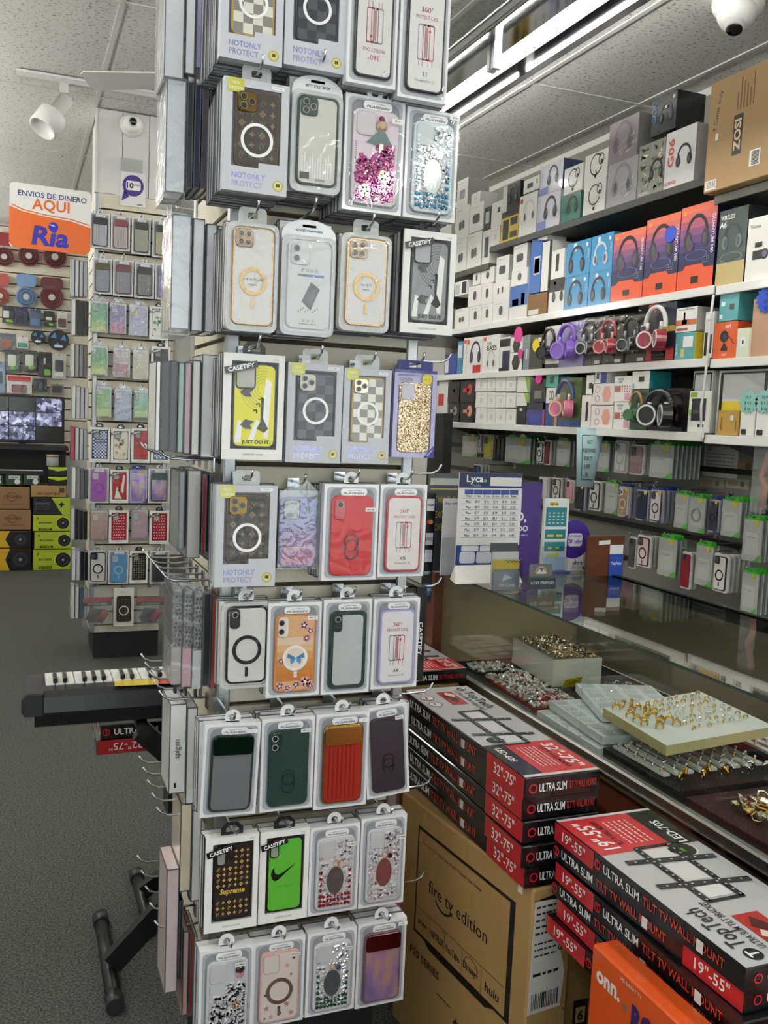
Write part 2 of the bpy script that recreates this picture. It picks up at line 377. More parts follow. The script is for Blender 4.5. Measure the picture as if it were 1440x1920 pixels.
# ================================================================ slatwall towers
def tower(name, label, x0, x1, y0, y1, z0, z1, zslot, ph=.076, plinth=True):
    t = thing(name, label, 'display stand', ((x0+x1)/2, (y0+y1)/2, 0))
    cx, cy = (x0+x1)/2, (y0+y1)/2; hw, hd = (x1-x0)/2, (y1-y0)/2
    MB().box(-hw+.006, hw-.006, -hd+.014, hd-.014, z0, z1).build('core', 'groove', t)
    g = .009; zs = zslot
    while zs-ph > z0: zs -= ph
    cuts = [z0]
    while zs < z1-.02:
        cuts.append(zs); zs += ph
    cuts.append(z1); ms = {}
    for a, b2 in zip(cuts, cuts[1:]):
        lo, hi = a+(g/2 if a > z0 else 0), b2-(g/2 if b2 < z1 else 0)
        for f, (w_, ox, oy, rz) in enumerate([(hw*2-.03, 0, -hd, 0), (hd*2-.03, -hw, 0, R2(-90)), (hw*2-.03, 0, hd, R2(180)), (hd*2-.03, hw, 0, R2(90))]):
            k = (round(w_, 3), round(hi-lo, 3))
            if k not in ms:
                o = MB().box(-w_/2, w_/2, 0, .012, 0, hi-lo).build('slat', 'slat', t); ms[k] = o.data
            else: o = link('slat', ms[k], t)
            o.location = (ox, oy, lo); o.rotation_euler = (0, 0, rz)
    for sx in (-1, 1):
        for sy in (-1, 1):
            MB('#b9bcbe').cbox(sx*(hw-.008)-.012, sx*(hw-.008)+.012, sy*(hd-.008)-.012, sy*(hd-.008)+.012, z0, z1, .003).build('corner_post', 'brush', t)
    if plinth: MB().box(-hw+.02, hw-.02, -hd+.02, hd-.02, 0, z0).build('plinth', 'black_lam', t)
    return t
TX0, TX1, TY0, TY1 = .358, .727, 1.70, 2.07
SLOT = 1.554
tower('case_tower', 'tall cream slatwall tower loaded with phone cases, nearest the camera', TX0, TX1, TY0, TY1, .205, 2.62, SLOT)
BX0, BX1, BY0, BY1 = .392, .79, 5.37, 5.80
BSLOT = sol(2, (.5, BY0, 0), y=791+.03*0)
tower('case_column_stand', 'cream slatwall stand around the white column at the back left', BX0, BX1, BY0, BY1, sol(2, (.42, BY0, 0), y=1186), sol(2, (.42, BY0, 0), y=362), BSLOT)
# white boxed column above the far stand
ct = struct(thing('column', 'white panelled column boxing rising from the far case stand', 'column', (BX0, BY0, 0)))
del ct['category']
zb = sol(2, (.42, BY0, 0), y=362)
MB('#d9d9d7').box(.012, BX1-BX0, .012, BY1-BY0, zb+.002, ZC-.006).build('column_core', 'paper', ct)
pw = [0, .135, .275, .39]
for a, b2 in zip(pw, pw[1:]): MB('#dcdcda').box(a+.003, b2-.001, 0, .011, zb+.002, ZC-.006).build('panel', 'plastic', ct)
MB('#e2e2e0').box(-.006, .006, -.006, .02, zb+.002, ZC-.006).build('corner_trim', 'plastic', ct)
# ================================================================ printed art (flat print and small relief on a case)
def checker(c1, c2, nx=4):
    def f(m, x0, z0, x1, z1, y):
        s = (x1-x0)/nx; nz = int((z1-z0)/s)+1
        for i in range(nx):
            for j in range(nz):
                a, b = z0+j*s, min(z0+(j+1)*s, z1)
                if b > a: m.rect(x0+i*s, a, x0+(i+1)*s, b, y, c1 if (i+j) % 2 else c2)
    return f
def monogram(col, nx=5, lv=True, skip=None):
    def f(m, x0, z0, x1, z1, y):
        s = (x1-x0)/nx; nz = int((z1-z0)/s)
        for j in range(nz):
            for i in range(nx):
                cx, cz = x0+(i+.5)*s, z0+(j+.5)*s+((z1-z0)-nz*s)/2
                if skip and skip(cx, cz): continue
                k = (i+2*j) % 4
                if k == 0 and lv: m.text('L', cx-s*.1, cz-.06*s, s*.5, y, col, .01, shear=.2); m.text('V', cx+s*.12, cz+.08*s, s*.5, y, col, .01)
                elif k == 2:
                    for q in range(4): a = q*math.pi/2; m.disc(cx+.2*s*math.cos(a), cz+.2*s*math.sin(a), s*.15, y, col, 6)
                else:
                    m.flat([(cx, cz-.36*s), (cx+.1*s, cz-.1*s), (cx+.36*s, cz), (cx+.1*s, cz+.1*s), (cx, cz+.36*s), (cx-.1*s, cz+.1*s), (cx-.36*s, cz), (cx-.1*s, cz-.1*s)], y, col)
    return f
SWOOSH = [(0,.36),(.02,.16),(.12,.06),(.26,.08),(1,.56),(.42,.3),(.27,.27),(.17,.33),(.14,.46),(.17,.6),(.06,.5)]
def swoosh(m, cx, cz, w, y, col, rot=0):
    ca, sa = math.cos(rot), math.sin(rot)
    m.flat([(cx+((p[0]-.5)*ca-(p[1]-.3)*sa)*w, cz+((p[0]-.5)*sa+(p[1]-.3)*ca)*w) for p in SWOOSH], y, col)
def star(m, cx, cz, r, y, col, n=5, k=.45, rot=math.pi/2):
    m.flat([(cx+(r if i % 2 == 0 else r*k)*math.cos(rot+math.pi*i/n), cz+(r if i % 2 == 0 else r*k)*math.sin(rot+math.pi*i/n)) for i in range(2*n)], y, col)
def flower(m, cx, cz, r, y, col, mid='#f6e6c8'):
    for q in range(5): a = q*2*math.pi/5+cx*50; m.disc(cx+.55*r*math.cos(a), cz+.55*r*math.sin(a), .5*r, y, col, 8)
    m.disc(cx, cz, .3*r, y-.0002, mid, 7)
def ring_gold(c='#c9a46a'): return ('seg', c)
def sneaker(base, dark):
    def f(m, x0, z0, x1, z1, y):
        w, h = x1-x0, z1-z0; cx, cz = x0+.72*w, z0+.72*h
        for k in range(7): m.flatring(cx, cz, w*(.16+.07*k), w*(.145+.07*k), y, '#555555' if dark == 'g' else '#b9b51c', 16, 1, R2(80), R2(250))
        for (u, v, a) in ((.3, .66, 0), (.32, .26, .3)):
            X, Z = x0+u*w, z0+v*h
            m.flat([(X-.17*w, Z), (X-.05*w, Z+.07*h), (X+.18*w, Z+.05*h), (X+.08*w, Z), (X+.12*w, Z-.05*h), (X-.04*w, Z-.05*h)], y-.0002, '#141414')
        m.flat([(x0+.66*w, z0+.34*h), (x0+.78*w, z0+.85*h), (x0+.92*w, z0+.8*h), (x0+.86*w, z0+.1*h), (x0+.76*w, z0+.1*h)], y-.0001, '#eeeeea')
        m.flat([(x0+.02*w, z0+.04*h), (x0+.1*w, z0+.32*h), (x0+.2*w, z0+.3*h), (x0+.18*w, z0+.04*h)], y-.0001, '#eeeeea')
        m.flat([(x0+.36*w, z0+.08*h), (x0+.56*w, z0+.34*h), (x0+.64*w, z0+.3*h), (x0+.5*w, z0+.08*h)], y-.0001, '#eeeeea')
        m.flat([(x0+.66*w, z0+.62*h), (x0+.74*w, z0+.6*h), (x0+.72*w, z0+.35*h), (x0+.86*w, z0+.22*h), (x0+.76*w, z0+.17*h), (x0+.56*w, z0+.22*h), (x0+.66*w, z0+.3*h)], y-.0003, '#141414')
        for (u, v) in ((.6, .58), (.53, .52), (.46, .44)): m.line([(x0+u*w, z0+v*h), (x0+(u+.09)*w, z0+(v+.015)*h), (x0+(u+.1)*w, z0+(v-.03)*h)], .03*w, y-.0003, '#141414')
        m.text('JUST DO IT.', x0+.56*w, z0+.045*h, .045*h, y-.0004, '#141414', .03, fit=.72*w)
    return f
def sim_text(m, x0, z, x1, h, y, col):
    """a line of tiny unreadable print"""
    x = x0; rnd = random.Random(int((x0+z)*1e5))
    while x < x1:
        l = rnd.uniform(.8, 2.6)*h; m.rect(x, z, min(x+l, x1), z+h*.7, y, col); x += l+h*.6
def protect360(col='#b4343c', model='XR'):
    def f(m, x0, z0, x1, z1, y):
        w, h = x1-x0, z1-z0; cx = (x0+x1)/2
        m.text('360°', cx, z0+.82*h, .055*h, y, col, .005); m.text('PROTECT CASE', cx, z0+.74*h, .038*h, y, col, .0, fit=.66*w)
        for dx, c in ((-.14, '#8a8d92'), (.0, '#9a6a6e'), (.13, col)):
            X = cx+dx*w; m.frame(rr(X-.11*w, z0+.30*h, X+.11*w, z0+.67*h, .05*w, 3), rr(X-.09*w, z0+.315*h, X+.09*w, z0+.655*h, .04*w, 3), y, y+.0002, c)
        m.flat(rr(cx-.03*w, z0+.33*h, cx+.05*w, z0+.64*h, .02*w, 2), y-.0001, '#b77a7c')
        m.disc(cx+.1*w, z0+.6*h, .035*w, y-.0002, col, 10)
        for dx in (-.2, -.1, .08, .2): m.line([(cx+dx*w, z0+.3*h), (cx+dx*w, z0+.24*h)], .012*w, y, col)
        m.text(model, cx, z0+.16*h, .05*h, y, '#2a2a2a', .01); m.text('Designed for '+model, cx, z0+.09*h, .025*h, y, '#55585c')
    return f
def upside(f):
    def g(m, x0, z0, x1, z1, y):
        T = m.T.copy(); m.T = T @ Matrix.Translation((x0+x1, 0, z0+z1)) @ Matrix.Rotation(math.pi, 4, 'Y'); f(m, x0, z0, x1, z1, y); m.T = T
    return g
def gems(pal, bottom, mirror='#5b6468', mirror_col2=None, n=150, red_from=.55):
    """relief stones: returns (art, build) ; stones lie on the case"""
    def f(m, x0, z0, x1, z1, y):
        w, h = x1-x0, z1-z0; rnd = random.Random(n+len(bottom)); cx, cz = x0+.5*w, z0+.4*h
        for k in range(int(n*1.7)):
            u, v = rnd.uniform(.05, .95), rnd.uniform(.03, .97)
            if u < .5 and v > .76: continue
            X, Z = x0+u*w, z0+v*h
            if mirror and ((X-cx)/(.3*w))**2+((Z-cz)/(.24*h))**2 < 1: continue
            m.gem(X, Z, y, rnd.uniform(.045, .075)*w, .0024, rnd.choice(pal), 6)
        if mirror:
            for j in range(4):
                for k in range(9 if j < 3 else 0):
                    X = x0+(.07+.107*k)*w; m.gem(X, z0+(.05+.065*j)*h, y-.0005, .058*w, .0028, bottom, 8)
            for k in range(5):
                for sx in (.08, .92): m.gem(x0+sx*w, z0+(.19+.085*k)*h, y-.0005, .06*w, .0025, bottom, 8)
            m.disc(cx, cz, .25*w, y-.0012, mirror, 24, .2*h)
            for k in range(26):
                a = 2*math.pi*k/26; m.gem(cx+.28*w*math.cos(a), cz+.225*h*math.sin(a), y-.0008, .034*w, .003, '#efe9dc', 6)
            m.flatring(cx-.0*w, cz+.26*h, .1*w, .075*w, y-.004, '#d9b98a', 14); m.flatring(cx+.14*w, cz+.25*h, .09*w, .065*w, y-.004, '#d9b98a', 14)
            m.disc(cx+.16*w, cz+.24*h, .075*w, y-.0045, mirror_col2 or '#e8dcc8', 12)
        for k in range(28):
            zz = z0+(.02+.035*k)*h
            for xx in (x0+.02*w, x1-.02*w): m.gem(xx, zz, y, .02*w, .0015, '#d9d4d2', 5)
    return f
# ================================================================ a phone case lying in its package
CAM = {'tri': [(.3,.72),(.3,.28),(.72,.5)], 'dual': [(.3,.72),(.3,.28)], 'diag': [(.32,.7),(.68,.3)], 'one': [(.5,.7)], 'quad': [(.3,.72),(.3,.28),(.72,.72),(.7,.28)]}
def case(par, x0, z0, x1, z1, y, s):
    w, h = x1-x0, z1-z0; r = w*.15; fr = s.get('frame'); th = .005
    o = par
    cm = MB(); body = s.get('body', '#dddddd')
    cm.rprism(x0, z0, x1, z1, r, y, y+th, fr or body, .001, 4, body if not fr else fr)
    o = cm.build('phone_case', s.get('mat', 'plastic'), par)
    iw = w*s.get('rim', .05); yy = y-.0003
    if fr:
        MB().rprism(x0+iw, z0+iw, x1-iw, z1-iw, r*.8, y-.0004, y+.002, body).build('back_panel', s.get('bmat', s.get('mat', 'plastic')), o); yy = y-.0007
    m = MB()
    if 'art' in s: s['art'](m, x0+iw, z0+iw, x1-iw, z1-iw, yy)
    if 'strip' in s:
        for k in range(7): m.rect(x0+w*(.14+.105*k), z0+h*.05, x0+w*(.17+.105*k), z0+h*.74, yy, s['strip'])
    if m.f: m.build('printed_back', s.get('amat', 'gloss'), o)
    if 'gem' in s:
        m = MB(); s['gem'](m, x0+iw, z0+iw, x1-iw, z1-iw, yy-.0002); m.build('rhinestones', 'gem', o)
    c = s.get('cam', 'tri')
    if c:
        cs = s.get('camsize', .42); ch = cs*(1.15 if c in ('dual', 'one') else 1.0); cw = cs*(.6 if c in ('dual', 'one') and s.get('slim') else 1)
        a0, b1 = x0+.06*w, z1-.05*w; a1, b0 = a0+cw*w, b1-ch*w
        cc = s.get('camcol', '#1c1c1e')
        mo = MB().rprism(a0, b0, a1, b1, .09*w, yy-.0022, yy, cc, .0006).build('camera_cutout', s.get('cmat', 'gloss'), o)
        if s.get('hole'):
            MB().rprism(a0+.03*w, b0+.03*w, a1-.03*w, b1-.03*w, .07*w, yy-.0025, yy, s['hole']).build('opening', 'paper', mo)
        else:
            l = MB()
            for u, v in CAM[c]:
                X, Z = a0+u*(a1-a0), b0+v*(b1-b0); l.cylf(X, Z, .075*w, yy-.0034, yy, s.get('lens', '#2c2f33'), 14, '#0e0f12'); l.flatring(X, Z, .08*w, .062*w, yy-.0036, s.get('lensring', '#a8a8a8'), 14)
            l.build('lens', 'gloss', mo)
    if 'slide' in s:
        MB().rprism(x0+.03*w, z1-.25*h, x1-.03*w, z1-.03*w, .08*w, yy-.003, yy, s['slide'], .0008).build('lens_cover', s.get('smat', 'gloss'), o)
    if 'ring' in s:
        sty, col = s['ring'][:2]; R = s['ring'][2] if len(s['ring']) > 2 else .3; cx, cz = (x0+x1)/2, z0+h*s.get('rz', .44); yr = yy-.0012
        m = MB()
        if sty == 'plain': m.ring(cx, cz, R*w, (R-.065)*w, yr, yy, col)
        elif sty == 'seg':
            m.ring(cx, cz, R*w, (R-.085)*w, yr, yy, col)
            m.rprism(cx-.035*w, cz-(R+.3)*w, cx+.035*w, cz-(R+.06)*w, .02*w, yr, yy, col)
        elif sty == 'kick':
            m.frame(rr(cx-.17*w, cz-.3*w, cx+.17*w, cz+.3*w, .165*w, 6), rr(cx-.14*w, cz-.27*w, cx+.14*w, cz+.27*w, .135*w, 6), yr, yy, col)
            m.ring(cx, cz+.03*w, .15*w, .13*w, yr-.0005, yy, col)
        m.build('magnet_ring' if sty != 'kick' else 'ring_stand', s.get('rmat', 'gloss'), o)
        if s.get('rtext'):
            m = MB(); m.text(s['rtext'], cx, cz+.02*h, .026*h, yy-.0003, '#333333', 0); m.text('Magnetic', cx, cz-.035*h, .018*h, yy-.0003, '#333333'); m.build('lettering', 'paper', o)
    return o
def tab(par, w, h, t, kind='ring', col='#e8eaec'):
    if kind == 'ring':
        m = MB(col); m.ring(0, h+.008, .0145, .0065, t*.45, t*.45+.001, col, 20); m.rect(-.012, h-.004, .012, h+.002, t*.45, col); m.build('hang_tab', 'plastic', par)
    elif kind == 'clear':
        m = MB(); pts = rr(-.024, h-.004, .024, h+.026, .008, 4); m.frame(pts, ell_like(pts, 0, h+.013, .35), t*.45, t*.45+.0008); m.build('hang_tab', 'frost', par)
    elif kind == 'black':
        m = MB('#17181a'); o = [(-.02, h-.002), (.02, h-.002), (.02, h+.012), (.011, h+.022), (-.011, h+.022), (-.02, h+.012)]; i = [(p[0]*.55, h+.011+(p[1]-h-.011)*.5) for p in o]; m.frame(o, i, t*.4, t*.4+.002); m.build('hang_tab', 'plastic', par)
    elif kind == 'blue':
        m = MB('#27307e'); o = rr(-.036, h-.002, .036, h+.018, .004, 3); i = [(p[0]*.35, h+.009+(p[1]-h-.008)*.4) for p in o]; m.frame(o, i, t*.4, t*.4+.002); m.build('hang_tab', 'plastic', par)
def ell_like(pts, cx, cz, k): return [((p[0]-cx)*k+cx, (p[1]-cz)*k+cz) for p in pts]
# ================================================================ package styles (origin: bottom centre of the front face)
def pk_notonly(t, w, h, d, s):
    g = '#c6c8cf'; x0, x1 = -w/2, w/2; wx0, wx1, wz0, wz1 = x0+.13*w, x1-.12*w, .225*h, .93*h; nz, nx = .275*h, x0+.55*w
    b = MB(g); b.box(x0, x1, .0045, d, 0, h, g, front='#6a6d76')
    for q in ((x0, wx0, 0, h), (wx1, x1, 0, h), (wx0, wx1, 0, wz0), (wx0, wx1, wz1, h), (nx, wx1, wz0, nz)): b.box(q[0], q[1], 0, .0046, q[2], q[3], g)
    b.build('box', 'paper', t)
    case(t, wx0+.02*w, .14*h+.02, wx1-.0*w, .925*h, .0012, s) if s.get('low') else case(t, wx0+.004, wz0-.0, wx1-.002, wz1-.003, .0008, s)
    m = MB(); y = -.0004
    m.text('NOTONLY', x0+.40*w, .145*h, .052*h, y, '#9f9fd8', .02, fit=.52*w); m.text('PROTECT', x0+.38*w, .07*h, .052*h, y, '#a9a6cf', .02, fit=.47*w)
    m.build('lettering', 'holo', t)
    m = MB(); cx, cz = x1-.14*w, .09*h
    m.ring(cx, cz, .085*w, .068*w, y, 0, '#b8b04a', 18); m.disc(cx, cz, .06*w, y, '#e3d66a', 14); m.rect(cx-.03*w, cz-.02*w, cx+.03*w, cz+.03*w, y-.0002, '#3a3a2a'); m.build('quality_badge', 'gloss', t)
    if s.get('tagged', 1):
        m = MB(); m.rprism(x0+.05*w, h*.875, x0+.3*w, h*.995, .004, -.0008, 0, '#c6c63a'); m.text('NEW', x0+.175*w, h*.955, .025*h, -.0011, '#f4f4e0', .01); m.text('DESIGN', x0+.175*w, h*.91, .024*h, -.0011, '#f4f4e0', .01, fit=.2*w); m.build('new_design_tag', 'gloss', t)
    m = MB(); m.rect(x1-.28*w, h*.945, x1-.08*w, h*.975, -.0006, '#f2f2f0'); m.text(s.get('model', '11 promax'), x1-.18*w, h*.96, .013*h, -.0009, '#333333'); m.build('model_sticker', 'paper', t)
    MB().rect(wx0, wz0, wx1, wz1, .0003).build('window_film', 'film', t)
    tab(t, w, h, d, 'clear')
def pk_plai(t, w, h, d, s):
    x0, x1 = -w/2, w/2; wh, gr = '#e9eaec', '#aeb2b8'
    b = MB(wh); b.box(x0, x1, .001, d, 0, h, wh, front=wh)
    b.build('box', 'gloss', t)
    o = rr(x0+.005, .005, x1-.005, h-.005, .008, 4); i = rr(x0+.1*w, .045*h, x1-.1*w, h*.955, .013, 4)
    MB(gr).frame(o, i, .0002, .0012, gr).build('inner_frame', 'plastic', t)
    MB().flat(rr(x0+.1*w, .045*h, x1-.1*w, h*.955, .013, 4), .0008, s.get('tray', '#8d9097')).build('tray', 'matte', t)
    case(t, x0+.13*w, .06*h, x1-.115*w, h*.88, -.004, s)
    m = MB(); pts = rr(x0+.29*w, h*.885, x0+.77*w, h*.955, .0055, 5); m.prism(pts, -.0012, .0002, '#f3f4f5'); m.build('logo_plate', 'gloss', t)
    m = MB(); m.text('PLAISHIIN', x0+.53*w, h*.908, .021*h, -.0015, '#4a4a4e', .02, fit=.38*w, shear=.2); m.line([(x0+.42*w, h*.93), (x0+.55*w, h*.94), (x0+.66*w, h*.932)], .004*h, -.0015, '#4a4a4e'); m.build('lettering', 'paper', t)
    if s.get('sticker'):
        m = MB(); sx, sz = s.get('spos', (.72, .86)); m.rect(x0+sx*w, h*sz, x0+(sx+.19)*w, h*(sz+.042), -.0052-s.get('sy', 0), '#f3f3f1'); m.text(s['sticker'], x0+(sx+.095)*w, h*(sz+.021), .019*h, -.0055-s.get('sy', 0), '#333333', .01); m.build('model_sticker', 'paper', t)
    MB().flat(rr(x0+.004, .004, x1-.004, h-.004, .008, 4), -.0075-s.get('sy', 0)).build('window_film', 'film', t)
    tab(t, w, h, d, 'ring')
def pk_casetify(t, w, h, d, s):
    x0, x1 = -w/2, w/2; wh = '#ecece9'
    o = [(x0, 0), (x1, 0), (x1, h), (x0, h)]; b = MB(wh); b.box(x0, x1, .005, d, 0, h, wh, front='#3a3a3c', left=s.get('spine', '#1a1a1c'))
    wi = [(x0+.13*w, .1*h), (x1-.1*w, .1*h), (x1-.1*w, .93*h), (x0+.13*w, .93*h)]
    b.frame(o, wi, 0, .0052, wh); b.build('box', 'paper', t)
    case(t, x0+.15*w, .11*h, x1-.12*w, .915*h, .0012, s)
    m = MB(); m.T = Matrix.Translation((x0+.27*w, 0, .87*h)) @ Matrix.Rotation(R2(-14), 4, 'Y')
    m.box(-.27*w, .27*w, -.0062, -.005, -.032*h, .032*h, '#151515'); m.text('CASETiFY', 0, 0, .04*h, -.0066, '#f2f2f0', .03, fit=.44*w); m.build('brand_strip', 'gloss', t)
    m = MB(); m.text('CASETIFY.COM', 0, .05*h, .018*h, -.0004, '#5a5a5a', 0, fit=.34*w); m.text('IP XR', x1-.14*w, .955*h, .014*h, -.0004, '#77777a'); m.build('lettering', 'paper', t)
    MB().rect(x0+.13*w, .1*h, x1-.1*w, .93*h, .0002).build('window_film', 'film', t)
    tab(t, w, h, d, 'black')
def pk_blister(t, w, h, d, s):
    x0, x1 = -w/2, w/2
    if s.get('card'):       # rounded header card
        pts = rr(x0, 0, x1, h*.9, .012, 4)
        top = [(w*.5*math.cos(R2(a)), h*.87+h*.13*math.sin(R2(a))) for a in range(0, 181, 15)]
        pts = [(x1, .012), (x1, h*.87)]+top[1:-1]+[(x0, h*.87), (x0, .012), (x0+.012, 0), (x1-.012, 0)]
        MB('#e7e8ea').prism(pts, .003, .005).build('backing_card', 'gloss', t)
        m = MB(); m.rprism(-.012, h*.935, .012, h*.955, .004, .0022, .0032, '#3a3c40'); m.text(s['card'], 0, h*.905, .018*h, .0024, s.get('cardcol', '#5c636c'), .02, fit=.5*w); m.build('header_print', 'paper', t)
        hh = h*.86
    else: hh = h; MB('#e9e5e0').rprism(x0, 0, x1, hh, .012, .003, d).build('tray', 'plastic', t)
    MB().frame(rr(x0, 0, x1, hh, .012, 4), rr(x0+.07*w, .035*h, x1-.07*w, hh-.035*h, .012, 4), -.002, .004).build('blister_rim', 'frost', t)
    case(t, x0+.11*w, .06*h, x1-.09*w, hh-.045*h, -.003, s)
    MB().rprism(x0+.05*w, .03*h, x1-.05*w, hh-.03*h, .012, -.0085, -.008).build('blister_film', 'film', t)
    if not s.get('card'): tab(t, w, h, d, s.get('tab', 'clear'))
def pk_bag(t, w, h, d, s):
    x0, x1 = -w/2, w/2
    case(t, x0+.06*w, .02*h, x1-.06*w, .9*h, 0, s)
    m = MB(); pts = [(x0, 0), (x1, 0), (x1*.98, h*.95), (x1*.3, h*1.12), (x0*.3, h*1.12), (x0*.98, h*.95)]
    m.prism(pts, -.006, -.0055); m.build('bag_front', 'bag', t)
def pk_glitter(t, w, h, d, s):
    x0, x1 = -w/2, w/2
    MB('#b9b4d8').box(x0, x1, .004, d, 0, h).build('box', 'gloss', t)
    MB('#a9a4d2').frame(rr(x0, 0, x1, h, .003, 2), rr(x0+.1*w, .05*h, x1-.1*w, .95*h, .003, 2), 0, .0042, '#b4b0dc').build('front_frame', 'gloss', t)
    MB('#2b3590').box(x0, x1, -.0005, .0045, h*.965, h).build('top_band', 'gloss', t)
    MB('#2b3590').flat([(x1-.25*w, 0), (x1, 0), (x1, .15*h)], -.0006).build('corner_band', 'gloss', t)
    m = MB(); m.text('CLASSIC', x1-.1*w, .06*h, .018*h, -.001, '#d8dcf0', .01, rot=R2(45)); m.text('PROTECTIVE', x0+.26*w, .935*h, .02*h, -.0004, '#4a4a9a', 0, fit=.36*w); m.text('COVER', x0+.26*w, .89*h, .038*h, -.0004, '#4a4a9a', .0, fit=.32*w); m.build('lettering', 'paper', t)
    m = MB(); m.disc(x1-.24*w, .9*h, .12*w, -.001, '#e6cf2e', 18); m.text('for 11', x1-.24*w, .9*h, .02*h, -.0013, '#3a3a2a'); m.build('round_sticker', 'paper', t)
    case(t, x0+.12*w, .06*h, x1-.12*w, .86*h, .0, s)
    MB().rect(x0+.002, .002, x1-.002, h-.002, -.0075).build('window_film', 'film', t)
    tab(t, w, h, d, 'blue')
STY = {'n': pk_notonly, 'p': pk_plai, 'c': pk_casetify, 'b': pk_blister, 'g': pk_bag, 'q': pk_glitter}
NAMES = {'n': 'phone_case_box', 'p': 'phone_case_box', 'c': 'phone_case_box', 'b': 'phone_case_blister', 'g': 'phone_case_bag', 'q': 'phone_case_box'}
# ================================================================ chrome display hooks
_HK = {}
def hook(pos, length, rz, label, group='chrome display hooks', lift=.012, scale=1):
    """rod leaves the slot at pos and runs out along local -y, its tip turned up"""
    t = thing('display_hook', label, 'hook', pos, rz, group)
    k = round(length, 3)
    if k not in _HK:
        r = .0024
        a = MB('#c9ccd0').tube([(0, 0, 0), (0, -length*.5, -.001), (0, -length+.022, 0), (0, -length+.008, .006), (0, -length, .018)], r, n=6).build('rod', 'metal', t)
        b = MB('#c2c5c9').box(-.011, .011, -.003, 0, -.022, .006).build('clip_plate', 'metal', t); _HK[k] = (a.data, b.data)
    else:
        link('rod', _HK[k][0], t); link('clip_plate', _HK[k][1], t)
    return t
_SB = {}
def stack_box(w, h, d, col, label, group, loc, rz, edge='#55585e', mat='gloss', rot=None, face=None):
    k = (round(w, 3), round(h, 3), round(d, 3), col, face)
    if k in _SB:
        t = thing('packaged_phone_case', label, 'phone case box', loc, rz, group, rot)
        for n_, me in _SB[k]: link(n_, me, t)
        return t
    t = thing('packaged_phone_case', label, 'phone case box', loc, rz, group, rot); e = .0009
    a = MB(col).box(-w/2, w/2, 0, d, 0, h, col, front=face or col).build('box', mat, t)
    m = MB(edge)
    for x in (-w/2, w/2):
        for y in (0, d): m.box(x-e, x+e, y-e, y+e, 0, h)
    for z in (0, h):
        for y in (0, d): m.box(-w/2, w/2, y-e, y+e, z-e, z+e)
        for x in (-w/2, w/2): m.box(x-e, x+e, 0, d, z-e, z+e)
    b = m.build('edge_line', 'paper', t); _SB[k] = [('box', a.data), ('edge_line', b.data)]
    return t
# ================================================================ front of the near tower
LVm = monogram('#7d6a50', 4, True); wt = '#f2f2f0'
pink = ['#a02a74', '#c23a90', '#8a1f62', '#d45aa8', '#b03080']; sil = ['#cfd2d6', '#e8eaee', '#b4b8be', '#f6f7f9', '#d8d4de']
def dots(m, x0, z0, x1, z1, y):
    w, h = x1-x0, z1-z0
    for k in range(12): m.rect(x0+(.08+.072*k)*w, z0+.06*h, x0+(.11+.072*k)*w, z0+(.3+.06*math.sin(k*2.1))*h, y, '#f4f4f2')
    m.rect(x0+.04*w, z0+.04*h, x0+.3*w, z0+.12*h, y-.0001, '#3a3d40'); m.text('DESIGN', x0+.6*w, z0+.04*h, .025*h, y, '#3a3a3a', .01)
def goodp(m, x0, z0, x1, z1, y):
    w, h = x1-x0, z1-z0; cx = (x0+x1)/2
    m.text('iP 11(6.1)', cx, z0+.67*h, .04*h, y, '#2f4a66', 0); m.rect(x0+.2*w, z0+.6*h, cx, z0+.63*h, y, '#5c646c'); m.rect(cx, z0+.6*h, x1-.12*w, z0+.63*h, y, '#2d6fb4')
    m.flat([(cx-.18*w, z0+.3*h), (cx+.05*w, z0+.54*h), (cx+.28*w, z0+.46*h), (cx+.06*w, z0+.2*h)], y, '#3a3e42'); m.flat([(cx-.14*w, z0+.3*h), (cx+.05*w, z0+.51*h), (cx+.23*w, z0+.45*h), (cx+.05*w, z0+.23*h)], y-.0001, '#50555a')
    for k in range(9): star(m, cx-.25*w+.06*w*k, z0+(.18+.02*(k % 3))*h, .03*w, y, '#6a6e72', 3)
    for k in (-1, 0, 1): m.flatring(cx+k*.12*w, z0+.07*h, .03*w, .022*w, y, '#5a5e62', 10)
    sim_text(m, cx-.22*w, z0+.025*h, cx+.22*w, .014*h, y, '#7a7e82')
def doll(m, x0, z0, x1, z1, y):
    gems(pink, '#a02a74', None, n=170)(m, x0, z0, x0+(x1-x0), z0+.68*(z1-z0), y)
    w, h = x1-x0, z1-z0; X = x0+.62*w
    m.gem(X, z0+.86*h, y-.002, .14*w, .004, '#d9b59a', 10); m.gem(X, z0+.93*h, y-.002, .08*w, .003, '#8a3a5a', 8)
    m.add([(X-.36*w, y-.001, z0+.66*h), (X+.36*w, y-.001, z0+.6*h), (X+.06*w, y-.005, z0+.8*h), (X-.06*w, y-.005, z0+.8*h)], [(0, 1, 2, 3)], '#24463a')
    m.add([(X-.05*w, y-.002, z0+.55*h), (X+.05*w, y-.002, z0+.55*h), (X+.05*w, y-.003, z0+.66*h), (X-.05*w, y-.003, z0+.66*h)], [(0, 1, 2, 3)], '#d8c8b8')
    for (u, v) in ((.72, .3), (.25, .12)): flower(m, x0+u*w, z0+v*h, .15*w, y-.003, '#d9c4a6')
def blueg(m, x0, z0, x1, z1, y):
    w, h = x1-x0, z1-z0
    gems(sil, '#2f8fb4', '#cfd8dc', '#3f62b0', n=130)(m, x0, z0, x1, z1, y)
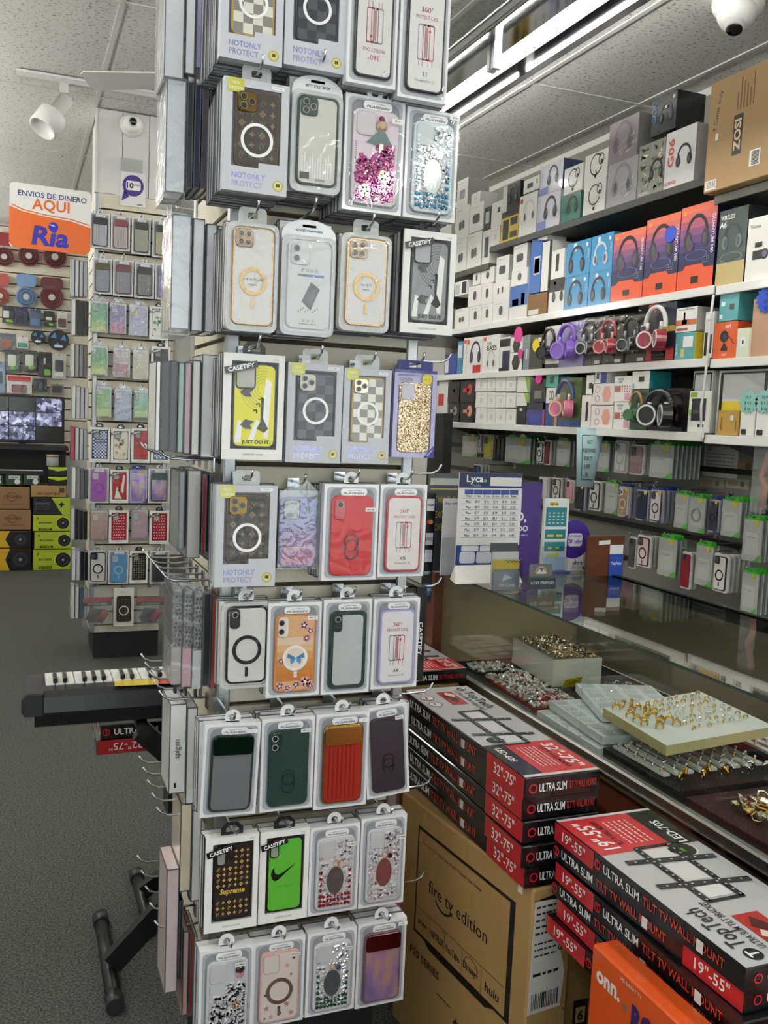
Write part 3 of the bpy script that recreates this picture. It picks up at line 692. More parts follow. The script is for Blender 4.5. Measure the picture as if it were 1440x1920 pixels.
def florals(m, x0, z0, x1, z1, y):
    w, h = x1-x0, z1-z0
    for i in range(6): m.rect(x0, z0+h*(.62-.1*i), x1, z0+h*(.72-.1*i), y, ['#e8cdb0', '#e3b98c', '#dda468', '#d8934c', '#d28840', '#cf8038'][i])
    for (u, v, r, c) in ((.1, .06, .12, '#d8a0a4'), (.32, .03, .1, '#e3b9b8'), (.55, .07, .11, '#dfaaa8'), (.8, .1, .16, '#e0a4a6'), (.95, .04, .1, '#d8989c'), (.12, .4, .1, '#c98f90'), (.72, .88, .13, '#dca6a6'), (.9, .8, .11, '#e2b6b2'), (.8, .7, .1, '#c98f90')): flower(m, x0+u*w, z0+v*h, r*w, y-.0002, c)
    cx, cz = x0+.52*w, z0+.44*h
    m.disc(cx, cz, .3*w, y-.0001, '#e9dccb', 24)
    for s in (-1, 1):
        m.flat([(cx, cz), (cx+s*.22*w, cz+.13*w), (cx+s*.24*w, cz), (cx+s*.1*w, cz-.04*w)], y-.0003, '#3f8ac4'); m.flat([(cx, cz), (cx+s*.16*w, cz-.05*w), (cx+s*.13*w, cz-.18*w), (cx+s*.04*w, cz-.12*w)], y-.0003, '#5a9ed0')
    m.rect(cx-.045*w, z0+.17*h, cx+.045*w, z0+.25*h, y-.0003, '#f2ece4'); m.text('⚡', cx, z0+.21*h, .03*h, y-.0005, '#333333')
def purpleart(m, x0, z0, x1, z1, y):
    w, h = x1-x0, z1-z0; cols = ['#7a86d0', '#7f84d2', '#8a80cc', '#9a78c4', '#b06cb8', '#c860a4', '#d25596']
    for i, c in enumerate(cols): m.rect(x0, z1-h*(i+1)/7, x1, z1-h*i/7, y, c)
    for k in range(16): rnd = random.Random(k); flower(m, x0+rnd.uniform(.1, .9)*w, z0+rnd.uniform(.05, .75)*h, .05*w, y-.0002, '#5a3f9a')
    m.line([(x0, z0+.27*h), (x1, z0+.27*h)], .01*h, y-.0004, '#dcc9a0')
    m.text('m', x1-.2*w, z0+.86*h, .1*h, y-.0003, '#23233a', .02)
def stars(m, x0, z0, x1, z1, y):
    w, h = x1-x0, z1-z0
    for (u, v, r, c) in ((.15, .2, .1, '#b98a7c'), (.72, .22, .1, '#b98a7c'), (.1, .4, .05, '#4f4a4a'), (.85, .42, .06, '#8a6a64'), (.88, .9, .06, '#4f4a4a'), (.7, .8, .08, '#c8a296'), (.82, .66, .05, '#6a5a58'), (.28, .06, .09, '#c8a296'), (.55, .1, .05, '#4f4a4a'), (.85, .08, .09, '#b98a7c'), (.1, .05, .05, '#6a5a58')): star(m, x0+u*w, z0+v*h, r*w, y, c)
def supreme(m, x0, z0, x1, z1, y):
    w, h = x1-x0, z1-z0
    monogram('#d9b46a', 6, True, lambda a, b: (abs(b-(z0+.37*h)) < .09*h) or (a < x0+.48*w and b > z0+.75*h))(m, x0, z0, x1, z1, y)
    m.text('Supreme', (x0+x1)/2, z0+.37*h, .075*h, y, '#e3bf5c', .03, fit=.72*w, shear=.15)
def greenswoosh(m, x0, z0, x1, z1, y):
    w, h = x1-x0, z1-z0; swoosh(m, x0+.48*w, z0+.53*h, .82*w, y, '#10130f', R2(8)); m.text('JUST DO IT', x0+.5*w, z0+.33*h, .04*h, y, '#4fa52e', .01, fit=.5*w)
def silverg(m, x0, z0, x1, z1, y):
    w, h = x1-x0, z1-z0; gems(sil, '#ffffff', None, n=330)(m, x0, z0, x1, z0+.72*h, y)
    X, Z = x0+.82*w, z0+.85*h; m.gem(X, Z+.04*h, y-.003, .13*w, .004, '#3a2f44', 9); m.gem(X, Z-.03*h, y-.003, .12*w, .004, '#e0a4a8', 8)
    for (u, v) in ((.75, .4), (.2, .03)): flower(m, x0+u*w, z0+v*h, .12*w, y-.003, '#d8b48c')
def sil_mirror(mc, heart): return lambda m, x0, z0, x1, z1, y: gems(sil, '#d8dade', mc, heart, n=200)(m, x0, z0, x1, z1, y)
clearb = dict(frame='#a88a64', body='#dcdad6', cmat='metal', camcol='#8c7660', cam='quad', ring=('seg', '#a5865a', .33), rmat='metal', lensring='#c9b08a', rz=.45, mat='metal', bmat='plastic')
MAIN = [  # xl, xr, top, bottom (pixels of the front face), front Y, style, boxes behind, tilt, content, look, short
 (415, 533, -95, 116, 1.53, 'n', 7, 0, dict(frame='#b79b5c', body='#e0ddd4', art=checker('#d9d6cc', '#86847e'), ring=('plain', wt, .34), cam=None), 'grey boxed case with cream check, top row left end', 'cream check case of the top row'),
 (536, 650, -85, 130, 1.53, 'n', 7, 0, dict(frame='#26272b', body='#34363c', art=checker('#2c2e35', '#4a4d56'), ring=('plain', wt, .34), cam=None), 'grey boxed case with dark check and white ring, top row', 'dark check case of the top row'),
 (653, 746, -70, 160, 1.52, 'p', 6, 0, dict(frame='#23242a', body='#d9d7d6', art=upside(protect360(model='11')), cam=None), 'wrapped grey box with upside down 360 case print, top row', 'upside down 360 case of the top row'),
 (749, 841, -45, 188, 1.52, 'p', 6, 0, dict(frame='#17181a', body='#dedcdb', art=protect360(model='11'), cam=None), 'wrapped grey box with black frame 360 case, top right of tower', 'black frame case of the top row'),
 (419, 541, 152, 362, 1.54, 'n', 7, 0, dict(frame='#4a3c28', body='#3a322c', art=LVm, ring=('plain', wt, .36), cmat='metal', lensring='#7a6a48', camcol='#6d5a36', rz=.36, model='11 promax'), 'grey box with brown monogram case and yellow tag, second row', 'brown monogram case of the second row'),
 (546, 641, 141, 362, 1.55, 'b', 6, 0, dict(card='好防摔', frame='#17352f', body='#d4d2ca', art=dots, camcol='#173a33', cam='tri', lens='#c8ccd0'), 'rounded blister card with dark green edged clear case', 'dark green edged blister case'),
 (645, 756, 182, 398, 1.55, 'p', 6, 0, dict(body='#d8c9d4', gem=doll, sticker='IP 11', spos=(.74, .78), cam='one', hole='#cfc8cc', camcol='#c9c4c8', sy=.006), 'grey box with magenta jewelled case carrying a doll', 'magenta jewelled case'),
 (759, 856, 207, 412, 1.55, 'p', 6, 0, dict(body='#cfdde2', gem=blueg, sticker='IP 11', spos=(.76, .92), cam='one', hole='#d0d6d8', camcol='#ccd4d6', sy=.006), 'grey box with blue jewelled mirror case, second row right end', 'blue jewelled mirror case'),
 (424, 521, 418, 622, 1.57, 'b', 6, 0, dict(clearb, rtext='For iP 11 Pro Max'), 'blister pack with gold rimmed clear case, third row left', 'gold rimmed case at the left of the third row'),
 (527, 628, 412, 630, 1.58, 'b', 4, 0, dict(card='GOOD PARTNERS', cardcol='#2b4a80', body='#d6d8d8', art=goodp, cam='dual', camcol='#c9cccc'), 'clear blister card with falling phone picture, third row', 'falling phone blister card'),
 (637, 731, 440, 622, 1.57, 'b', 6, 0, dict(clearb, cam='quad', rtext='For iP 11'), 'blister pack with gold rimmed clear case, third row right of centre', 'gold rimmed case right of the third row centre'),
 (754, 851, 434, 626, 1.56, 'c', 6, 0, dict(frame='#1b1b1d', body='#8f9194', art=sneaker('#8f9194', 'g'), cam='one', hole='#a9abad', camcol='#1b1b1d', camsize=.45), 'white box with grey sneaker print case, right end of third row', 'grey sneaker print case'),
 (418, 532, 664, 862, 1.60, 'c', 4, 0, dict(frame='#17181a', body='#e6e02e', art=sneaker('#e6e02e', 'y'), cam='one', hole='#b9b8b4', camcol='#17181a', camsize=.45), 'white box with yellow sneaker print case, fourth row left', 'yellow sneaker print case'),
 (538, 641, 682, 868, 1.61, 'n', 3, 0, dict(frame='#26272b', body='#34363c', art=checker('#2c2e35', '#53565e'), ring=('plain', wt, .34), camcol='#8c887c', cmat='metal', model='iP 11 pro'), 'grey box with charcoal check case and ring, fourth row', 'charcoal check case of the fourth row'),
 (643, 731, 692, 869, 1.61, 'n', 3, 0, dict(frame='#b79b5c', body='#e0ddd4', art=checker('#dedbd2', '#8a8882'), ring=('plain', wt, .34), camcol='#c3b99c', cmat='metal', model='iP 11 pro'), 'grey box with cream check case and ring, fourth row', 'cream check case of the fourth row'),
 (737, 816, 694, 858, 1.62, 'q', 3, 0, dict(body='#b08a4e', mat='gold_glitter', cam='one', hole='#cfcbd8', camcol='#c3bfd4', camsize=.4), 'lavender box with gold glitter case under a blue hanger', 'gold glitter case'),
 (404, 518, 910, 1100, 1.61, 'n', 2, 0, dict(frame='#4a3c28', body='#332c27', art=LVm, ring=('plain', wt, .34), cmat='metal', lensring='#7a6a48', camcol='#7a663c', rz=.38, model='iP 12 pro'), 'grey box with brown monogram case and yellow tag, fifth row', 'brown monogram case of the fifth row'),
 (521, 598, 918, 1066, 1.64, 'g', 1, 0, dict(body='#8a80cc', art=purpleart, cam='one', hole='#d4d4da', camcol='#26262c', camsize=.46), 'clear bag with blue to pink flowered case, fifth row', 'blue to pink flowered case'),
 (606, 708, 908, 1088, 1.61, 'p', 3, 0, dict(body='#d0323a', ring=('kick', '#2a2426'), rz=.36, cam='one', slim=1, camcol='#c02a34', lens='#8a1c24', sticker='IPH XR', spos=(.74, .72), mat='plastic'), 'grey window box with red case and ring stand', 'red ring stand case'),
 (711, 798, 909, 1081, 1.62, 'p', 1, 0, dict(frame='#c23a40', body='#e3dedc', art=protect360(), cam=None), 'grey window box with red edged 360 case marked XR, fifth row', 'red edged 360 case'),
 (413, 508, 1129, 1290, 1.63, 'b', 2, 0, dict(frame='#17181a', body='#dddcd9', ring=('seg', '#1c1d20', .36), camcol='#17181a', cam='one', slim=1, tab='ring'), 'white blister with black ring clear case, sixth row left', 'black ring clear case of the sixth row'),
 (501, 601, 1130, 1306, 1.62, 'p', 1, 0, dict(frame='#d08a4c', body='#dfae7c', art=florals, cam='dual', slim=1, camcol='#e9dfd2', sticker='IPH 12', spos=(.72, .82), ring=('plain', '#f4efe6', .31)), 'grey window box with orange rose and butterfly case', 'orange rose case'),
 (605, 695, 1124, 1300, 1.62, 'p', 1, 0, dict(frame='#1f3a35', body='#b9bdbe', rim=.1, cam='one', slim=1, camcol='#1c332f', lens='#9aa0a2'), 'grey window box with dark green bumper clear case', 'dark green bumper case'),
 (699, 785, 1122, 1290, 1.62, 'p', 1, 0, dict(frame='#a99fcf', body='#e2dfe2', art=protect360(), cam=None), 'grey window box with lavender edged 360 case, sixth row', 'lavender edged 360 case'),
 (376, 481, 1357, 1530, 1.58, 'p', 2, 2, dict(frame='#24332c', body='#6f7276', slide='#22382f', smat='metal', cam=None, sticker='11', spos=(.74, .9)), 'tilted white box with green slide cover case, seventh row left', 'green slide cover case'),
 (489, 588, 1346, 1519, 1.59, 'p', 2, 0, dict(body='#1f3f3b', ring=('kick', '#16302d'), rz=.33, cam='dual', slim=1, camcol='#1b3734', lens='#173330', sticker='IPH X', spos=(.72, .84)), 'white window box with dark green ring stand case', 'dark green ring stand case'),
 (591, 690, 1337, 1514, 1.59, 'p', 2, 0, dict(frame='#b59a5a', body='#c8463c', strip='#a8352e', slide='#b59852', smat='metal', cam=None, mat='metal', bmat='holo', amat='holo', sticker='11', spos=(.78, .9)), 'white window box with glowing red gold edged case', 'red gold edged case'),
 (693, 773, 1322, 1492, 1.60, 'p', 2, -5, dict(body='#34303a', ring=('kick', '#25222b'), rz=.38, cam=None, sticker='IPH X', spos=(.7, .84)), 'wrapped white box with plum black case hanging askew', 'plum black case'),
 (384, 483, 1568, 1744, 1.58, 'c', 1, 0, dict(frame='#171314', body='#2c211c', art=supreme, cam='one', slim=1, hole='#8f8a86', camcol='#141214'), 'white box with brown and gold monogram case lettered Supreme', 'gold monogram case lettered Supreme'),
 (486, 578, 1556, 1727, 1.59, 'c', 1, 0, dict(frame='#12130f', body='#63c23c', art=greenswoosh, cam='one', slim=1, hole='#8f9a8a', camcol='#12130f'), 'white box with bright green case and black swoosh', 'bright green swoosh case'),
 (580, 673, 1548, 1712, 1.59, 'p', 1, 0, dict(body='#cfd0d4', gem=lambda m, x0, z0, x1, z1, y: gems(sil, '#8f1f28', '#5f666a', n=110)(m, x0, z0, x1, z1, y), cam='one', hole='#c6c7c9', camcol='#c4c5c8', sticker='XS MAX', spos=(.7, .78), sy=.006), 'white box with red stone mirror case, eighth row', 'red stone mirror case'),
 (676, 761, 1531, 1698, 1.60, 'p', 1, 0, dict(body='#cfd0d4', gem=sil_mirror('#8a5a56', '#3a1f24'), cam='one', hole='#c6c7c9', camcol='#c4c5c8', sticker='XS MAX', spos=(.74, .76), sy=.006), 'white box with silver stone rose mirror case, eighth row right', 'silver stone rose mirror case'),
 (372, 474, 1778, 1950, 1.57, 'p', 1, 0, dict(body='#c9cbd0', gem=silverg, cam='one', hole='#c6c7c9', camcol='#c4c5c8', sticker='XS MAX', spos=(.62, .82), sy=.006), 'white box with silver stone case and bow charm, bottom row left', 'silver stone case of the bottom row'),
 (473, 570, 1762, 1922, 1.58, 'p', 1, 0, dict(frame='#d8b0a6', body='#d9cfc9', art=stars, cam='one', hole='#d6d0cc', camcol='#d8b0a6', ring=('seg', '#6b5650', .34), sticker='IPHONE', spos=(.7, .8)), 'white box with rose starry case and brown ring', 'rose starry case'),
 (575, 667, 1745, 1900, 1.58, 'p', 1, 0, dict(body='#cfd0d4', gem=lambda m, x0, z0, x1, z1, y: gems(sil, '#1f5a44', '#5f666a', '#3f6ab0', n=110)(m, x0, z0, x1, z1, y), cam='one', hole='#c6c7c9', camcol='#c4c5c8', sticker='XS MAX', spos=(.7, .78), sy=.006), 'white box with green stone mirror case, bottom row', 'green stone mirror case'),
 (670, 761, 1727, 1884, 1.59, 'p', 2, 0, dict(frame='#6e5560', body='#a99fc0', bmat='iridescent', slide='#6a4a52', smat='metal', cam=None, sticker='XS', spos=(.8, .93)), 'white box with iridescent violet case, bottom row right', 'iridescent violet case'),
]
def place_front(e, zslot):
    xl, xr, yt, yb, Y, sty, nb, tilt, s, look, short = e
    cxp = (xl+xr)/2; zm = sol(2, (.5, Y, 0), y=(yt+yb)/2)
    X0, X1 = sol(0, (0, Y, zm), x=xl), sol(0, (0, Y, zm), x=xr); X = (X0+X1)/2
    z0, z1 = sol(2, (X, Y, 0), y=yb), sol(2, (X, Y, 0), y=yt); w_, h_ = X1-X0, z1-z0
    room = TY0-.004-Y; d = min(.021, max(.012, room/(nb+1)-.003)) if sty != 'g' else .012
    t = thing(NAMES[sty], look, 'phone case', (X, Y, z0), 0)
    STY[sty](t, w_, h_, d, s)
    if tilt: t.rotation_euler = (0, R2(tilt), 0)
    k = 0; y = Y+d+.002
    col = {'n': '#c4c6cc', 'p': '#dfe1e4', 'c': '#e6e6e3', 'b': '#e2dedb', 'g': '#cfd2d6', 'q': '#b9b4d8'}[sty]
    while k < nb and y+d < TY0-.003:
        stack_box(w_*.985, h_*.985-.002*k, d*.9, col, 'package hidden edge-on behind the '+short, 'packages behind the '+short, (X+random.uniform(-.003, .003), y, z0+random.uniform(-.001, .004)), 0, mat='gloss'); y += d+.002; k += 1
    return X, Y, z0+h_, short
rows = [9]*0
ZR = [SLOT+.228*k for k in (3, 2, 1, 0, -1, -2, -3, -4, -5)]
for i, e in enumerate(MAIN):
    X, Y, zt, short = place_front(e, 0)
    zs = zt+.012
    # the rod leaves the nearest slot above the package
    hook((X, TY0-.012, zs), TY0-.012-Y+.035, 0, 'chrome hook carrying the '+short)
# ================================================================ left face of the near tower: packages seen edge-on
YS = 1.716
LEFT = [  # xl, xr, top, bottom, colour of the spine, look
 [(310, 345, -60, 143, '#eeeff2', 'wide wrapped pale spine'), (349, 366, -60, 137, '#e4e6ea', 'narrow white spine'), (369, 391, -60, 126, '#a79fc8', 'violet spine'), (394, 401, -60, 122, '#232327', 'thin black spine'), (404, 412, -60, 118, '#c9cbd0', 'thin grey spine')],
 [(312, 347, 147, 358, '#e8e9ee', 'wide grey spine'), (351, 361, 152, 352, '#33343a', 'first dark blister spine'), (365, 375, 156, 352, '#2f3550', 'navy blister spine'), (379, 389, 160, 352, '#5a5560', 'plum grey blister spine'), (393, 402, 164, 352, '#3a3a40', 'last dark blister spine'), (405, 413, 160, 354, '#bfc3ce', 'grey spine beside the monogram box')],
 [(322, 356, 402, 615, '#e6e7ec', 'wide grey spine'), (361, 381, 410, 620, '#e0e2e8', 'middle grey spine'), (386, 404, 420, 622, '#d6d8de', 'narrow grey spine'), (407, 416, 424, 622, '#dfe0e4', 'thin pale spine')],
 [(292, 300, 677, 845, '#e6e6e4', 'thin white spine'), (302, 317, 677, 844, '#17181a', 'broad black spine'), (319, 331, 677, 846, '#1d1e20', 'narrow black spine'), (334, 344, 680, 848, '#8fa89c', 'sage green case edge'), (346, 357, 680, 850, '#b58f9c', 'rose glitter case edge'), (360, 374, 676, 852, '#d4d2cc', 'cream case edge'), (378, 405, 665, 857, '#dfe0e4', 'wide grey spine'), (407, 414, 668, 857, '#1b1b1d', 'thin black spine')],
 [(335, 345, 884, 1030, '#6c6f74', 'dark clear case edge'), (351, 375, 882, 1046, '#a39d98', 'taupe case edge'), (379, 386, 890, 1040, '#8f2a34', 'red glitter case edge'), (392, 401, 890, 1050, '#45474b', 'charcoal case edge')],
 [(323, 340, 1108, 1284, '#b4aaa6', 'grey footed pattern pack'), (343, 359, 1108, 1288, '#d0a0b0', 'pink footed pattern pack'), (362, 378, 1112, 1292, '#dadad6', 'white footed pattern pack'), (381, 394, 1114, 1286, '#2c2d31', 'black pack edge'), (397, 405, 1118, 1290, '#b8402c', 'red orange pack edge')],
 [(318, 348, 1322, 1488, '#e4e4e1', 'wide white spine'), (350, 368, 1328, 1508, '#dfdfdc', 'middle white spine')],
 [(338, 358, 1508, 1672, '#d9cdb4', 'tan edged white spine'), (360, 376, 1520, 1690, '#e0e0de', 'white ring printed spine')],
 [(311, 333, 1632, 1862, '#d6c4c2', 'pale pink spine'), (336, 341, 1690, 1836, '#1f1f22', 'black case edge'), (343, 352, 1748, 1904, '#c9a49c', 'rose studded case edge'), (355, 361, 1752, 1905, '#a02c24', 'red case edge'), (363, 368, 1756, 1905, '#d4cfae', 'cream case edge')],
]
ORD = ['top', 'second', 'third', 'fourth', 'fifth', 'sixth', 'seventh', 'eighth', 'bottom']
for r, row in enumerate(LEFT):
    for xl, xr, yt, yb, col, look in row:
        zm = sol(2, (.3, YS, 0), y=(yt+yb)/2)
        X0, X1 = sol(0, (0, YS, zm), x=xl), min(sol(0, (0, YS, zm), x=xr), TX0-.004)
        if X1-X0 < .004: X0 = X1-.004
        z0, z1 = sol(2, (X0, YS, 0), y=yb), sol(2, (X0, YS, 0), y=yt)
        lab = look+' on the left side of the near tower, '+ORD[r]+' row'
        if 'footed' in look:
            t = thing('phone_case_pack', lab, 'phone case box', (X0, YS+.05, z0), R2(-90)); d = X1-X0; h = z1-z0
            MB(col).box(-.05, .05, 0, d, 0, h*.4).build('printed_foot', 'paper', t)
            m = MB('#8a8886'); m.box(-.05, .05, .001, d-.001, h*.4, h, '#77757a')
            for i in range(2):
                for j in range(12): m.rect(0, 0, 0, 0, 0) if False else m.box(.05, .0506, d*(.2+.4*i+.1*(j % 2)), d*(.4+.4*i+.1*(j % 2)), h*(.42+.046*j), h*(.445+.046*j), '#1c1c1f')
            m.build('pattern_card', 'gloss', t)
            MB().box(-.053, .053, -.002, d+.0015, .002, h+.012).build('sleeve', 'bag', t)
            MB('#141414').box(.04, .054, d*.3, d*.6, -.016, 0).build('bottom_tab', 'plastic', t)
        else:
            t = stack_box(.1, z1-z0, X1-X0, col, lab, 'edge-on packages on the near tower left side', (X0, YS+.05, z0), R2(-90), mat='gloss')
            if xr-xl > 30 and r < 3: MB().box(-.053, .053, -.003, X1-X0+.0015, -.012, z1-z0+.004).build('wrapper', 'bag', t)
            if r == 6 and xl == 318:
                m = MB(); m.T = Matrix.Rotation(R2(90), 4, 'Z')
                m.text('spigen', (X1-X0)*.5, (z1-z0)*.5, .011, -.0512, '#222222', .0, rot=R2(90)); m.rect((X1-X0)*.3, .01, (X1-X0)*.45, .02, -.0512, '#1a1a1a'); m.build('lettering', 'paper', t)
            if 'blister' in look: MB('#dfe2e6').tube([(.05, 0, z1-z0+.002), (.05, (X1-X0), z1-z0+.002)], .0055, n=8).build('rolled_top', 'frost', t)
for r in range(4, 9):       # five hooks deep on the left face
    z = SLOT+.228*(3-r)
    for k in range(5):
        hook((TX0-.0125, 1.745+.07*k, z+.004), .092 if r != 4 else .1, R2(-90), ['nearest', 'second', 'middle', 'fourth', 'farthest'][k]+' hook on the near tower left side, '+ORD[r]+' row')
# right face: bare hooks and two packages
for i, (x, y) in enumerate(((818, 877), (818, 1088), (802, 1286), (800, 1462), (787, 1640), (836, 668))):
    p = at(1, 1.78, x, y); hook((TX1+.0125, 1.78, p.z-.012), max(.05, p.x-TX1), R2(90), ['first', 'second', 'third', 'fourth', 'lowest', 'topmost'][i]+' bare hook on the near tower right side, counting down')
z0, z1 = sol(2, (.76, 1.73, 0), y=1275), sol(2, (.76, 1.73, 0), y=1100)
t = stack_box(.1, z1-z0, .02, '#161618', 'black spined case box on the right side of the near tower', None, (TX1+.06, 1.775, z0), R2(90), edge='#2a2a2c')
m = MB(); m.T = Matrix.Rotation(R2(-90), 4, 'Z'); m.text('CASETIFY', -.010, (z1-z0)*.45, .0085, -.0515, '#e8e8e6', .02, rot=R2(-90), fit=.07); m.build('lettering', 'paper', t)
z0, z1 = sol(2, (.76, 1.73, 0), y=1850), sol(2, (.76, 1.73, 0), y=1688)
stack_box(.1, z1-z0, .018, '#c8512c', 'orange red spined package, lowest on the tower right side', None, (TX1+.035, 1.775, z0), R2(90))
# ================================================================ cases on the far column stand
BY = BY0-.045
def grad(cols):
    def f(m, x0, z0, x1, z1, y):
        n = len(cols)
        for i, c in enumerate(cols): m.rect(x0, z1-(z1-z0)*(i+1)/n, x1, z1-(z1-z0)*i/n, y, c)
    return f
def pdots(bg, fg):
    def f(m, x0, z0, x1, z1, y):
        w, h = x1-x0, z1-z0
        for i in range(5):
            for j in range(9): m.disc(x0+(i+.5+.25*(j % 2))*w/5.4, z0+(j+.5)*h/9, w*.05, y, fg, 6)
    return f
def redsw(m, x0, z0, x1, z1, y): swoosh(m, (x0+x1)/2, z0+.55*(z1-z0), .8*(x1-x0), y, '#5a1018')
def redwhite(m, x0, z0, x1, z1, y):
    w, h = x1-x0, z1-z0; m.flat([(x0+.1*w, z0), (x0+.3*w, z0+.5*h), (x0+.5*w, z0+.2*h), (x0+.7*w, z0)], y, '#f0eeea'); m.flat([(x0+.6*w, z0+.3*h), (x0+.8*w, z0+.95*h), (x0+.95*w, z0+.9*h), (x0+.8*w, z0+.2*h)], y, '#f0eeea'); swoosh(m, x0+.5*w, z0+.4*h, .5*w, y-.0002, '#141414', 1.2)
def blot(bg, fg):
    def f(m, x0, z0, x1, z1, y):
        w, h = x1-x0, z1-z0; rnd = random.Random(5)
        for k in range(9): X, Z = x0+rnd.uniform(.15, .85)*w, z0+rnd.uniform(.1, .7)*h; m.flat([(X+rnd.uniform(.06, .2)*w*math.cos(a), Z+rnd.uniform(.06, .2)*w*math.sin(a)) for a in (0, .9, 1.8, 2.7, 3.6, 4.5, 5.4)], y, fg)
    return f
G = lambda c, f='#3a3c42', **k: dict(dict(frame=f, body=c, strip='#9a9da3', slide=f, cam=None), **k)
def supcheck(m, x0, z0, x1, z1, y):
    checker('#dfe3ee', '#2b3f86', 8)(m, x0, z0, x1, z1, y); m.rect(x0+.1*(x1-x0), z0+.56*(z1-z0), x1-.1*(x1-x0), z0+.7*(z1-z0), y-.0002, '#2b3f86'); m.text('Supreme', (x0+x1)/2, z0+.63*(z1-z0), .08*(z1-z0), y-.0004, '#e8eaf2', .02, fit=.7*(x1-x0))
